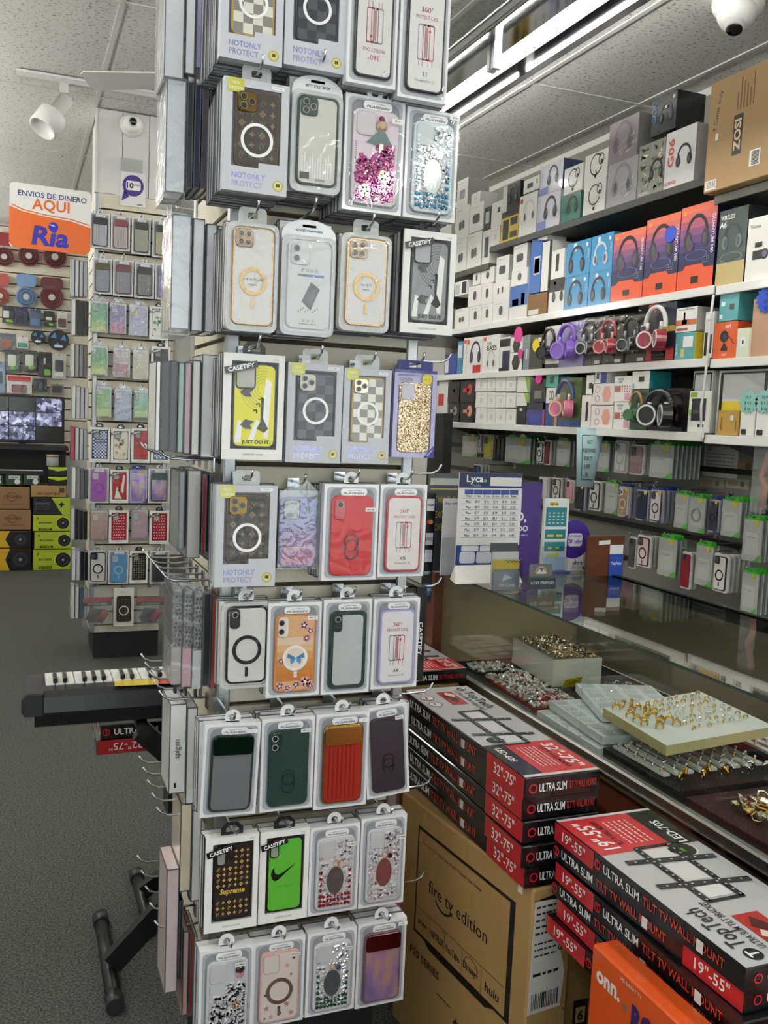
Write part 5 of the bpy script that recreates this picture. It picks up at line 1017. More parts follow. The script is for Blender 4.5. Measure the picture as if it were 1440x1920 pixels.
t = thing('jar_pack', 'clear tub with gold lid on the small black boxes', 'jar', (X, Ys+.1, z0)); MB('#8c8a80').lathe([(w_*.4, 0), (w_*.45, .01), (w_*.45, (z1-z0)*.8), (w_*.4, (z1-z0)*.82)], n=16).build('tub', 'frost', t); MB('#c3a04c').lathe([(w_*.47, (z1-z0)*.82), (w_*.47, z1-z0), (.001, z1-z0)], n=16).build('lid', 'gloss', t)
for k, (yt, yb) in enumerate(((913, 954), (956, 993))):
    X, w_, z0, z1 = bwrect(-30, 56+k*2, yt, yb, Ys); carton(X, Ys, w_, .32, z0, z1-z0, '#9c7650', ['upper', 'lower'][k]+' brown carton in the stack at the left picture edge', draw=lambda m, w_, h: (m.flatring(w_*.1, h*.55, h*.22, h*.19, -.001, '#5f452c'), m.text('CPOWER', w_*.12, h*.55, h*.14, -.001, '#5f452c', .02), sim_text(m, -w_*.1, h*.2, w_*.35, h*.05, -.001, '#6a4e34')))
def yel(m, w_, h):
    m.flat([(-w_*.05, h*.5), (w_*.05, h), (w_*.5, h), (w_*.5, 0), (w_*.05, 0)], -.001, '#1b1b1c'); m.disc(w_*.27, h*.5, h*.36, -.002, '#2c2d30', 22); m.flatring(w_*.27, h*.5, h*.3, h*.22, -.003, '#3c3e42'); m.disc(w_*.27, h*.5, h*.07, -.003, '#a8a8a8', 8)
for k, (yt, yb) in enumerate(((996, 1027), (1029, 1062))):
    X, w_, z0, z1 = bwrect(-30, 58, yt, yb, Ys); z0 = max(z0, .001) if k == 0 else .001; carton(X, Ys, w_, .32, z0, z1-z0, '#e0b42c', ['upper', 'lower'][k]+' yellow and black speaker carton at the left picture edge', draw=yel, mat='gloss', nm='speaker_carton')
for k, xl in enumerate((-22, 14, 48)):
    X, w_, z0, z1 = bwrect(xl-4, xl+28, 890, 910, Ys+.02); carton(X, Ys+.02, w_, .18, z0, z1-z0, '#26402f', ['left', 'middle', 'right'][k]+' dark green gadget box on the brown cartons', draw=lambda m, w_, h: (m.rect(-w_*.3, h*.6, w_*.35, h*.9, -.001, '#e4e6e2'), m.disc(w_*.2, h*.35, h*.25, -.001, '#e8e8e4'), m.text('ONLINE', 0, h*.74, h*.16, -.002, '#2c5a3c', .02)), mat='gloss', nm='gadget_box')
X, w_, z0, z1 = bwrect(-30, 82, 868, 889, Ys+.03)
t = thing('toy_keyboard', 'small black keyboard with white keys lying on the green boxes', 'keyboard', (X, Ys+.03, z0)); MB('#1c1d20').box(-w_/2, w_/2, .0, .14, 0, .03).build('body', 'plastic', t)
for k in range(22): MB('#e8e8e4').box(-w_/2+w_*(.02+.044*k), -w_/2+w_*(.058+.044*k), -.004, .06, .03, .036).build('white_key', 'gloss', t) if k == 0 else None
km = [o for o in t.children if o.name.startswith('white_key')][0].data
for k in range(1, 22): link('white_key', km, t, (w_*.044*k, 0, 0))
# ================================================================ electronic keyboard on its stand, wall mounts stored under it
kz = .736; p0 = at(1, 2.29, 40, 1290); kx0 = p0.x; kx1 = .9
t = thing('electronic_keyboard', 'black electronic keyboard on a folding stand behind the near tower', 'keyboard', (kx0, 2.29, kz-.11))
def lr(m, pts, x0, x1, col=None):   # profile in (y,z) swept along x
    n = len(pts); m.add([(x0, a, b) for a, b in pts]+[(x1, a, b) for a, b in pts], [(i, (i+1) % n, n+(i+1) % n, n+i) for i in range(n)]+[tuple(reversed(range(n))), tuple(range(n, 2*n))], col)
KL = kx1-kx0
m = MB('#26272a'); lr(m, [(0, .064), (.006, .1), (.03, .11), (.065, .112), (.065, .058), (.004, .058)], .05, KL); m.build('rear_panel', 'plastic', t)
m = MB('#2b2c2f'); m.prism([(-.0, .07), (.008, .058), (.05, .056), (.05, .112), (.012, .113), (.0, .1)], -.003, .17, None, .003); m.build('end_cheek', 'plastic', t)
m = MB('#1b1c1e'); lr(m, [(.012, .057), (.16, .057), (.15, .014), (.05, .014), (.02, .026)], .03, KL-.02); m.build('lower_case', 'plastic', t)
m = MB('#1b1c1e'); lr(m, [(.065, .058), (.165, .058), (.165, .092), (.065, .092)], .05, KL); m.build('key_bed', 'plastic', t)
kw = .0228; n = int((KL-.07)/kw); o = MB('#eeeeea').cbox(.001, kw-.001, 0, .1, 0, .02, .001).build('white_key', 'gloss', t, (.055, .065, .096)); km = o.data
for k in range(1, n): link('white_key', km, t, (.055+kw*k, .065, .096))
o = None
for k in range(n-1):
    if k % 7 in (2, 6): continue
    if o is None: o = MB('#141416').cbox(-.0055, .0055, 0, .055, 0, .012, .002).build('black_key', 'gloss', t, (.055+kw*(k+1), .065, .116)); kb = o.data
    else: link('black_key', kb, t, (.055+kw*(k+1), .065, .116))
t2 = thing('leaflet', 'yellow and red leaflet lying on the keyboard', 'leaflet', (kx0+.29, 2.325, kz+.003), R2(-4))
m = MB('#e8c832'); m.flat([(0, 0), (0, 0), (0, 0)], 0) if False else None
MB('#e3c22c').box(-.075, .03, -.02, .025, 0, .0008).build('sheet', 'gloss', t2); MB('#c8402c').box(.03, .075, -.018, .028, 0, .001).build('red_field', 'gloss', t2)
# folding stand
t = thing('keyboard_stand', 'black folding keyboard stand with rubber capped floor bars', 'stand', (.22, 2.35, 0))
def bar(p, q, r, nm, col='#1a1b1d', caps=True):
    o = MB(col).tube([p, q], r, n=12).build(nm, 'plastic', t)
    if caps:
        P, Q = Vector(p), Vector(q); d = (Q-P).normalized()
        for e, s in ((P, 1), (Q, -1)): MB('#2c2d2f').tube([tuple(e-d*.006*s), tuple(e+d*.04*s)], r*1.2, n=12).build('rubber_cap', 'plastic', o)
def rel(v): return (v[0]-.22, v[1]-2.35, v[2])
bar(rel((.222, 2.54, .022)), rel((.222, 2.13, .022)), .018, 'floor_bar'); bar(rel((.343, 2.76, .022)), rel((.343, 2.44, .022)), .018, 'floor_bar')
m = MB('#141517'); A = Vector(rel((.225, 2.26, .05))); B = Vector(rel((.80, 2.32, .6))); d = (B-A).normalized(); u = Vector((0, 1, 0)); v = d.cross(u).normalized()
def beam(A, B, a, b, nm):
    d = (B-A).normalized(); u = Vector((0, 1, 0)); u = (u-d*u.dot(d)).normalized(); v = d.cross(u)
    m = MB('#141517'); m.add([tuple(P+u*a*s+v*b*r) for P in (A, B) for s, r in ((-1, -1), (1, -1), (1, 1), (-1, 1))], [(0,1,5,4),(1,2,6,5),(2,3,7,6),(3,0,4,7),(3,2,1,0),(4,5,6,7)]); m.build(nm, 'plastic', t)
beam(A, B, .014, .026, 'cross_leg'); beam(Vector(rel((.345, 2.6, .05))), Vector(rel((.85, 2.5, .45))), .014, .02, 'cross_leg'); beam(Vector(rel((.88, 2.4, .03))), Vector(rel((.30, 2.38, .6))), .014, .026, 'cross_leg')
MB('#17181a').tube([rel((.3, 2.30, .621)), rel((.3, 2.48, .621))], .017, n=10).build('rest_bar', 'plastic', t); MB('#17181a').tube([rel((.8, 2.30, .621)), rel((.8, 2.48, .621))], .017, n=10).build('rest_bar', 'plastic', t)
MB('#141517').box(.14, .24, -.06, .02, .4, .5).build('lock_hub', 'plastic', t)
# ================================================================ right wall: shelving
XS = 2.45
zA, zA2, zB, zCc, zD = 2.398, 2.312, 1.977, 1.705, 1.42
WR = bpy.data.objects['wall_right']
MB().box(XW-.03, XW, .4, 6.3, .2, 2.95).build('back_panel', 'slatdark', WR)
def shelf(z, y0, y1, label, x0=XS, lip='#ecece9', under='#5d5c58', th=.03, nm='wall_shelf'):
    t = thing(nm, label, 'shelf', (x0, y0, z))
    MB(under).box(.012, XW-.032-x0, 0, y1-y0, -th, -.0005, under, top='#d8d8d4').build('board', 'plastic', t)  # shade below the shelf is put into the darker underside colour
    MB(lip).cbox(0, .012, 0, y1-y0, -th-.004, -.0005, .002).build('front_lip', 'gloss', t)
    for k in range(int((y1-y0)/1.2)+1):
        y = .02+k*1.2
        if y < y1-y0: MB('#6a6965').prism([(0, 0), (.25, 0), (.25, .004), (.0, .004)], 0, .001) if False else MB('#55544f').add([(.06, y, -th), (XW-.034-x0, y, -th), (XW-.034-x0, y, -th-.1), (.06, y+.004, -th), (XW-.034-x0, y+.004, -th), (XW-.034-x0, y+.004, -th-.1)], [(0, 1, 2), (5, 4, 3), (0, 3, 4, 1), (1, 4, 5, 2), (2, 5, 3, 0)]).build('bracket', 'plastic', t)
    return t
yj = sol(1, (XS, 0, 1.5), x=1322)     # joint between the near and the far run of shelving
ya = sol(1, (XS, 0, zA), x=918)
shelf(zA, yj+.09, ya, 'grey top shelf carrying headset boxes along the right wall', lip='#4a4a48'); shelf(zA2, ya+.005, 6.2, 'far top shelf with stacked white speaker boxes', lip='#55554f'); shelf(zA2, .5, yj+.04, 'near top shelf under the brown camera carton', lip='#8c8b86')
for z, nm in ((zB, 'second'), (zCc, 'third'), (zD, 'lowest')):
    shelf(z, yj+.008, 6.2, nm+' white shelf down the right wall, far run'); shelf(z-.006, .5, yj-.008, nm+' white shelf down the right wall, near run')
t = thing('shelf_tether', 'white cord hanging down past the joint of the right wall shelves', 'cord', (XS-.012, yj, zD))
MB('#dcdcda').tube([(0, 0, 0), (.002, .012, .1), (0, .0, .2), (-.002, -.006, .3), (.0, -.004, .42), (0, -.012, zB-zD-.04)], .005, n=6).build('cord', 'plastic', t)
MB('#e6e6e4').box(-.008, .008, -.012, .012, zCc-zD+.14, zCc-zD+.16).build('clip', 'plastic', t)
MB('#e6e6e4').box(-.008, .004, -.014, .014, -.02, .02).build('clip', 'plastic', t)
# ---------------------------------------------------------------- printed motifs for retail boxes
def hp(m, cx, cz, s, y, col='#26272a', cup=None, tilt=0):
    m.flatring(cx, cz, s*.5, s*.4, y, col, 16, 1.15, R2(-5+tilt), R2(185+tilt))
    for k in (-1, 1): m.disc(cx+k*s*.4, cz-s*.18, s*.17, y-.0004, cup or col, 14, s*.28); m.disc(cx+k*s*.36, cz-s*.18, s*.09, y-.0008, '#55585c', 10, s*.18)
def d_hp(col='#26272a', cup=None, bars=()):
    def f(m, w, h):
        for (u0, v0, u1, v1, c) in bars: m.rect((u0-.5)*w, v0*h, (u1-.5)*w, v1*h, -.001, c)
        hp(m, w*.08, h*.55, min(w, h)*.62, -.0016, col, cup)
    return f
def d_twin(m, w, h): m.flat(rr(-.2*w, .28*h, -.01*w, .55*h, .08*w, 3), -.001, '#5a5b5e'); m.flat(rr(.0*w, .3*h, .19*w, .57*h, .08*w, 3), -.001, '#6a6b6e'); sim_text(m, -.4*w, .88*h, .0*w, .03*h, -.001, '#9a9a98')
def d_oval(m, w, h): m.flat(rr(-.25*w, .3*h, .25*w, .62*h, .09*w, 3), -.001, '#505154'); sim_text(m, -.4*w, .86*h, .2*w, .03*h, -.001, '#9a9a98'); [m.disc((-.3+.15*k)*w, .1*h, .02*w, -.001, '#b0b0ae', 6) for k in range(5)]
def d_cap(m, w, h): m.flat(rr(-.1*w, .3*h, .14*w, .75*h, .1*w, 4), -.001, '#57585b'); sim_text(m, -.4*w, .86*h, .1*w, .03*h, -.001, '#9a9a98')
def d_neck(m, w, h): m.flatring(0, h*.56, w*.27, w*.235, -.001, '#17181a', 20, 1, R2(40), R2(340)); m.flatring(w*.22, h*.7, w*.12, w*.095, -.001, '#17181a', 12, 1.2); m.line([(-.02*w, h*.35), (.05*w, h*.25), (0, h*.16)], w*.02, -.001, '#17181a'); m.disc(.0, h*.15, w*.05, -.001, '#2a2a2c', 8); m.disc(w*.25, h*.6, w*.06, -.0015, '#17181a', 8)
def d_plain(m, w, h): sim_text(m, -.4*w, .8*h, .3*w, .03*h, -.001, '#a8a8a4'); m.rect(-.1*w, .3*h, .15*w, .6*h, -.001, '#d2d2ce')
def d_tx(*items, shapes=()):
    def f(m, w, h):
        for (u0, v0, u1, v1, c) in shapes: m.rect((u0-.5)*w, v0*h, (u1-.5)*w, v1*h, -.001, c)
        for (s, u, v, hh, c, *fit) in items: m.text(s, (u-.5)*w, v*h, hh*h, -.0016, c, .02, fit=fit[0]*w if fit else None, rot=R2(fit[1]) if len(fit) > 1 else 0)
    return f
def d_quantum(m, w, h):
    cols = ['#f0795c', '#e0706a', '#b8607c', '#8a5480', '#6a4a80', '#4a3f70', '#34345c', '#2c2f54']
    for i, c in enumerate(cols): m.rect(-.5*w, h*(1-.09*(i+1)), .5*w, h*(1-.09*i), -.0005, c)
    m.rect(-.5*w, 0, .5*w, h*.24, -.001, '#ee5c34'); m.flat([(-.35*w, h*.24), (.25*w, h*.24), (.18*w, h*.29), (-.28*w, h*.29)], -.001, '#ee5c34'); hp(m, -.02*w, h*.66, w*.62, -.0016, '#222226', '#3c3a44'); m.disc(-.18*w, h*.52, w*.1, -.0026, '#5a4a5a', 12)
    m.flatring(0, h*.4, w*.3, w*.285, -.0014, '#8a8ae8', 20, .3); m.text('QUANTUM 100', .42*w, h*.62, h*.05, -.002, '#f2eef2', .01, fit=h*.45, rot=R2(-90)); m.rect(-.1*w, h*.07, .1*w, h*.15, -.002, '#241c1c'); m.rect(-.42*w, h*.9, -.34*w, h*.95, -.002, '#f6a04c'); [m.disc((.2+.05*(k % 4))*w, h*(.3+.03*(k//4)), .008*w, -.0018, '#c8c8e8', 5) for k in range(12)]
def d_blue(flip=0):
    def f(m, w, h):
        m.text('PHILIPS', (.42)*w, h*.6, h*.06, -.001, '#dceaf4', .01, rot=R2(90)); m.rect(-.2*w, h*.72, -.08*w, h*.95, -.001, '#e4eef4'); hp(m, -.05*w, h*.45, w*.6, -.0015, '#d4d8dc' if flip == 1 else '#2a2c30', '#c4c8cc' if flip == 1 else '#34343c', 20); m.disc(.35*w, h*.85, .05*w, -.001, '#e8f2f8', 8)
    return f
def d_shiny(c1):
    def f(m, w, h):
        hp(m, 0, h*.55, w*.6, -.001, c1, c1); rnd = random.Random(3)
        for k in range(14): a, b = rnd.uniform(-.35, .4)*w, rnd.uniform(.12, .5)*h; m.flat([(a, b), (a+rnd.uniform(.03, .1)*w, b+.04*h), (a+rnd.uniform(.08, .24)*w, b+.1*h)], -.0016, '#e8e6ea')
    return f
# ---------------------------------------------------------------- 3-D headphones seen inside clear display packs
def headphones3d(par, w, h, col, cup, y=-.03, silver='#c8c8cc'):
    R_ = w*.36; cz = h*.62; pts = [(R_*math.cos(R2(a)), y, cz+h*.3*math.sin(R2(a))) for a in range(-10, 191, 12)]
    m = MB(col)
    for a, b in zip(pts, pts[1:]): m.tube([a, b], w*.055, n=8, caps=False)
    m.build('headband', 'gloss', par)
    for k in (-1, 1):
        q = MB(); q.T = Matrix.Translation((k*w*.26, y, h*.36)) @ Matrix.Rotation(R2(-25*k), 4, 'Z')
        q.cylf(0, 0, w*.22, -.028, .012, cup, 20); q.ring(0, 0, w*.2, w*.165, -.031, -.028, silver, 20); q.tube([(0, -.005, w*.2), (0, -.005, h*.3)], w*.045, silver, 8); q.build('ear_cup', 'gloss', par)
CATN = {'headphones': 'headphones box'}
USED = set()
def rb(zb, xl, xr, yt, col, look, draw=None, yb=None, dep=.11, Xf=None, nm='retail_box', mat='gloss', side=None, cat='box', h3=None, grp=None, film=False):
    X = Xf or XS+.012
    if yb is not None:
        Yg = sol(1, (X, 0, zb), x=(xl+xr)/2); zb = sol(2, (X, Yg, 0), y=yb)
    Y0, Y1 = sol(1, (X, 0, zb), x=xl), sol(1, (X, 0, zb), x=xr); w_ = Y0-Y1-.001; Yc = (Y0+Y1)/2
    h_ = sol(2, (X, Yc, 0), y=yt)-zb-.0008
    assert look not in USED, look
    USED.add(look)
    t = thing(nm, look, cat, (X, Yc, zb+.0004), R2(-90), grp)
    MB(col).box(-w_/2, w_/2, 0, dep, 0, h_, side or col, front=col).build('box', mat, t)
    if draw:
        m = MB(); draw(m, w_, h_)
        if m.f: m.build('print', 'gloss', t)
    if h3: headphones3d(t, w_, h_, *h3)
    if film: MB().box(-w_/2, w_/2, -.055, -.054, .002, h_).build('front_film', 'film', t)
    return t
def burst(par, x, z, r, col, txt=None, y=-.004, tc='#1c1c20'):
    m = MB(); m.prism([(x+(r if k % 2 else r*.8)*math.cos(2*math.pi*k/32), z+(r if k % 2 else r*.8)*.9*math.sin(2*math.pi*k/32)) for k in range(32)], y-.001, y, col)
    if txt:
        for q, s in enumerate(txt): m.text(s, x, z+r*.3-q*r*.42, r*.24, y-.0015, tc, .0)
    m.build('price_burst', 'paper', par)
# ================================================================ stock on the shelves (right wall)
W = '#e9e8e5'; TS = ' on the top shelf'; S2 = ' on the second shelf'; S3 = ' on the third shelf'; S4 = ' on the lowest shelf'
# --- far top shelf
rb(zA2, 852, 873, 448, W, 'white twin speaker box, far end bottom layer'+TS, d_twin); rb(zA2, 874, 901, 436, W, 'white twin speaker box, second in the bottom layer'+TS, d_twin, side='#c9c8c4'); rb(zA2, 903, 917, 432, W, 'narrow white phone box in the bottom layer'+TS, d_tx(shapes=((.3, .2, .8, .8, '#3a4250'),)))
rb(zA2, 852, 878, 387, W, 'white twin speaker box, middle layer'+TS, d_twin, yb=447); rb(zA2, 879, 905, 381, W, 'white long speaker box, middle layer'+TS, d_oval, yb=433); rb(zA2, 907, 919, 388, '#26262a', 'small dark phone box, middle layer'+TS, d_tx(shapes=((.2, .3, .8, .8, '#b9bcc0'),)), yb=431)
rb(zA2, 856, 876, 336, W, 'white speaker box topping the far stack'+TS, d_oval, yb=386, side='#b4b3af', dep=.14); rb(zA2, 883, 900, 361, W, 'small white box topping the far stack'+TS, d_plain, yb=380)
# --- top shelf
rb(zA, 919, 936, 425, W, 'plain white box, lower left'+TS, d_plain); rb(zA, 920, 941, 378, '#e4e2de', 'white earphone box above the plain white box'+TS, d_tx(shapes=((.55, .55, .8, .75, '#2c2c30'),)), yb=424)
rb(zA, 938, 970, 394, '#d9b432', 'yellow and black speaker box'+TS, d_tx(('HERCULES', .45, .92, .08, '#1c1c1c', .7), shapes=((0, .8, 1, 1, '#1d1d1e'), (.12, .08, .45, .72, '#1d1d1e'), (.55, .5, .95, .74, '#1d1d1e'), (.55, .1, .95, .3, '#3a3426')))); rb(zA, 942, 974, 344, '#1f2024', 'black headphone box over the yellow box'+TS, d_hp('#4a4b50', '#3a3b40', ((0, 0, .25, 1, '#d9d9d6'),)), yb=393)
rb(zA, 971, 1004, 363, W, 'white earphone box with red logo'+TS, d_hp('#cfcfcc', '#dededa', ((.05, .82, .2, .92, '#c8322c'),))); rb(zA, 981, 1011, 333, W, 'white gadget box with figure three'+TS, d_tx(('3', .85, .6, .3, '#33353a'), shapes=((.25, .3, .6, .65, '#26272a'),)), yb=357)
rb(zA, 1006, 1048, 361, '#dcdce8', 'lower lavender headphone box'+TS, d_hp('#2a2b30', '#33343a', ((0, 0, .4, .25, '#7e8cc8'), (0, .25, .12, 1, '#c9cbe0')))); rb(zA, 1011, 1054, 305, '#dcdce8', 'upper lavender headphone box'+TS, d_hp('#2a2b30', '#33343a', ((0, 0, .4, .25, '#7e8cc8'), (0, .25, .12, 1, '#c9cbe0'))), yb=360, side='#3a4a70')
rb(zA, 1050, 1087, 362, '#3f7f70', 'green headphone box under a white neckband box'+TS, d_hp('#1d2a28', '#24332f')); rb(zA, 1056, 1091, 311, W, 'white neckband box above the green box'+TS, d_neck, yb=361)
rb(zA, 1092, 1133, 337, W, 'lower white neckband box'+TS, d_neck); rb(zA, 1095, 1138, 285, W, 'upper white neckband box'+TS, d_neck, yb=336)
rb(zA, 1136, 1192, 300, '#a9a8ac', 'lower shiny grey headset box'+TS, d_shiny('#8f8e92')); rb(zA, 1139, 1194, 222, '#8c7f88', 'upper shiny mauve headset box'+TS, d_shiny('#6a5c66'), yb=299, side='#8f8e90')
def camo(m, w, h):
    rnd = random.Random(2)
    for k in range(40): a, b = rnd.uniform(-.45, .4)*w, rnd.uniform(.05, .9)*h; m.flat([(a, b), (a+rnd.uniform(.02, .2)*w, b+rnd.uniform(-.02, .1)*h), (a+rnd.uniform(-.1, .1)*w, b+rnd.uniform(.05, .15)*h)], -.001, rnd.choice(['#d8d8c8', '#6a6e60', '#2c302c', '#f0f0e4']))
    hp(m, .22*w, h*.45, w*.45, -.002, '#22242a', '#2c3040'); m.text('NUBWO', -.2*w, h*.06, h*.06, -.002, '#e8e8e4', .02)
rb(zA, 1193, 1242, 266, '#9a9c90', 'camouflage patterned headset box'+TS, camo)
rb(zA, 1243, 1300, 240, '#eeedee', 'white headset box lettered G06'+TS, lambda m, w, h: (m.text('G06', -.3*w, h*.62, h*.16, -.0012, '#e05c38', .02, fit=h*.5, rot=R2(90)), hp(m, .14*w, h*.5, w*.46, -.0015, '#242428', '#2e2c30', 12), m.text('NUBWO', -.28*w, h*.09, h*.07, -.0012, '#e05c38', .01, fit=.4*w)), side='#c3c3c8', dep=.16)
rb(zA, 1219, 1266, 178, '#20272f', 'black headset box lettered GA35 standing on two boxes'+TS, lambda m, w, h: (m.text('GA35', -.36*w, h*.6, h*.16, -.0012, '#3f74a8', .02, fit=h*.55, rot=R2(90)), hp(m, .1*w, h*.5, w*.5, -.0015, '#11161c', '#161c24'), m.rect(.05*w, h*.62, .15*w, h*.7, -.0025, '#e8e8e4'), m.disc(.38*w, h*.86, .05*w, -.001, '#c8d0d8')), yb=246, side='#161a22', dep=.14)
# --- big brown carton
X = 2.405; z0 = zA2; Y0 = sol(1, (X, 0, z0), x=1318); Y1 = sol(1, (X, 0, z0), x=1500); h_ = sol(2, (X, Y0, 0), y=158)-z0; w_ = Y0-Y1
t = thing('camera_carton', 'large brown carton with black printed panel on the near top shelf', 'carton', (X, (Y0+Y1)/2, z0), R2(-90))
MB('#a98b62').cbox(-w_/2, w_/2, 0, .4, 0, h_, .003).build('box', 'card', t)
pw = w_*182/182; f_ = lambda px: -w_/2+(px-1318)/182*w_
m = MB(); m.rect(f_(1372), h_*.27, f_(1390), h_*.62, -.001, '#2c2a28'); m.build('black_panel', 'paper', t)
m = MB(); m.text('ZOSI', f_(1381), h_*.44, (f_(1388)-f_(1375))*.95, -.002, '#d8c4a4', .04, fit=h_*.28, rot=R2(90)); m.text('4 Cams only', f_(1338), h_*.72, .02, -.001, '#3a3024', .0, rot=R2(80), fit=h_*.36)
for k in range(6): sim_text(m, 0, 0, 0, .0, 0, '#000000'); m.rect(f_(1376+6*k), h_*.66, f_(1378+6*k), h_*(.82+.04*((k*3) % 4)), -.001, '#6b5438')
m.build('lettering', 'paper', t)
MB().rect(f_(1322), h_*.02, f_(1345), h_*.11, -.0012, '#e2ded4').build('address_sticker', 'paper', t); MB().rect(f_(1336), h_*.46, f_(1342), h_*.52, -.0012, '#e6e2da').build('price_sticker', 'paper', t)
m = MB(); m.rect(f_(1408), h_*.12, f_(1428), h_*.26, -.0012, '#eceae4'); [sim_text(m, f_(1325), h_*(.04+.015*q), f_(1343), .006, -.0018, '#8a867c') for q in range(4)]
[m.rect(f_(1412), h_*(.13+.012*q), f_(1426), h_*(.138+.012*q), -.0018, '#2a2a28') for q in range(10)]; m.build('shipping_sticker', 'paper', t)
# --- second shelf
for i, (xl, xr, d) in enumerate(((852, 878, d_twin), (879, 901, d_cap), (902, 922, d_cap), (923, 952, d_cap))): rb(zB, xl, xr, [578, 574, 570, 564][i], W, ['white twin speaker box at the far end', 'first white capsule box', 'second white capsule box', 'broad white capsule box'][i]+' of the bottom layer'+S2, d)
for i, (xl, xr, d, yt, yb) in enumerate(((852, 875, d_tx(shapes=((.6, .1, .95, .9, '#2a3038'), (.05, .1, .4, .8, '#b8bcc4'))), 527, 553), (877, 901, d_cap, 536, 574), (902, 922, d_cap, 531, 570), (923, 954, d_tx(shapes=((.3, .4, .38, .7, '#3a3b3e'), (.55, .42, .63, .72, '#3a3b3e'))), 528, 564))): rb(zB, xl, xr, yt, W, ['white phone box at the far end', 'first white capsule box', 'second white capsule box', 'white earbud box'][i]+' of the middle layer'+S2, d, yb=yb)
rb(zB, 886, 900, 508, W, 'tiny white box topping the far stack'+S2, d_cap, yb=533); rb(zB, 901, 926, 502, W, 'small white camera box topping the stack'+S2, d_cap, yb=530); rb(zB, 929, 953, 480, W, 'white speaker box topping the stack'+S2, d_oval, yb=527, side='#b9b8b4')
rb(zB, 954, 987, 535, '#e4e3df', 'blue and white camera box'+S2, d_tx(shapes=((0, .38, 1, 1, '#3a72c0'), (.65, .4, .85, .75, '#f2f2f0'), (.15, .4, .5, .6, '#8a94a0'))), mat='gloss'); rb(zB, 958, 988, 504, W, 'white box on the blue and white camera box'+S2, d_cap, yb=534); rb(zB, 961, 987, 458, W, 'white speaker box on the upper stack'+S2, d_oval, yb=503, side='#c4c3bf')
rb(zB, 988, 1024, 550, '#8d6b45', 'brown carton box under the blue device box'+S2, d_tx(shapes=((.05, .05, .6, .28, '#dcd8d0'),)), mat='card', side='#7a5a38')
rb(zB, 991, 1012, 452, '#3f6fc0', 'tall blue device box on the brown carton'+S2, d_tx(shapes=((.35, .35, .9, .7, '#d8dce4'), (.4, .38, .85, .66, '#4a5260'))), yb=549); rb(zB, 1013, 1031, 452, '#e9e8e4', 'white framed box beside the blue device box'+S2, d_tx(shapes=((.75, 0, 1, 1, '#202022'),)), yb=545)
rb(zB, 998, 1026, 437, '#e2e2de', 'white and blue box lying on the blue device box'+S2, d_tx(shapes=((0, 0, .4, 1, '#3f6fc0'),)), yb=450)
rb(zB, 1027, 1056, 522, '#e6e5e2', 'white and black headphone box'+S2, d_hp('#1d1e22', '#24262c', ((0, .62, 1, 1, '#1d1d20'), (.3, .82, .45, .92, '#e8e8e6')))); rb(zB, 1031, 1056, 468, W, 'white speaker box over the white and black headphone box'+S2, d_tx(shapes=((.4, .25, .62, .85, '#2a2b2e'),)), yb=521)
rb(zB, 1058, 1100, 517, '#3f97cc', 'lower left blue headphone box'+S2, d_blue()); rb(zB, 1101, 1143, 508, '#3f97cc', 'lower right blue headphone box'+S2, d_blue(2)); rb(zB, 1060, 1105, 452, '#3f97cc', 'upper left blue headphone box'+S2, d_blue(), yb=516); rb(zB, 1106, 1147, 439, '#3f97cc', 'upper right blue headphone box with white headset'+S2, d_blue(1), yb=507)
for i, (xl, xr, yt) in enumerate(((1144, 1203, 432), (1204, 1267, 405), (1268, 1335, 382))):
    t = rb(zB, xl, xr, yt, '#2c2f54', ['left', 'middle', 'right'][i]+' red and violet gaming headset box'+S2, d_quantum, side='#1d1f38', dep=.13)
    if i == 1: burst(t, .055, .235, .04, '#2f4fc8', None)
rb(zB-.006, 1340, 1393, 390, '#4a5654', 'dark green wireless headphone box with gold foot'+S2, lambda m, w, h: (m.rect(-.5*w, 0, .5*w, h*.3, -.0008, '#c8b478'), m.text('WIRELESS', -.2*w, h*.9, h*.06, -.001, '#e6eae6', .02, fit=.5*w), m.text('A6', -.35*w, h*.81, h*.08, -.001, '#e6eae6', .02), hp(m, .0, h*.62, w*.62, -.0015, '#39444a', '#6a7c84'), m.flatring(0, h*.36, w*.4, w*.37, -.001, '#8a9694', 20, .3)), side='#2a2e30')
rb(zB-.006, 1395, 1452, 404, '#f0efea', 'white camera microphone box at the right picture edge'+S2, lambda m, w, h: (m.text('Yicutui', -.25*w, h*.86, h*.06, -.001, '#3a3a3c', .0), m.rect(-.22*w, h*.52, .02*w, h*.6, -.001, '#1c1c1e'), m.rect(-.28*w, h*.33, .1*w, h*.47, -.001, '#1e1e20'), m.disc(.12*w, h*.4, .13*w, -.0015, '#2a2a30', 16), m.disc(.12*w, h*.4, .08*w, -.002, '#6a6a90', 12)))
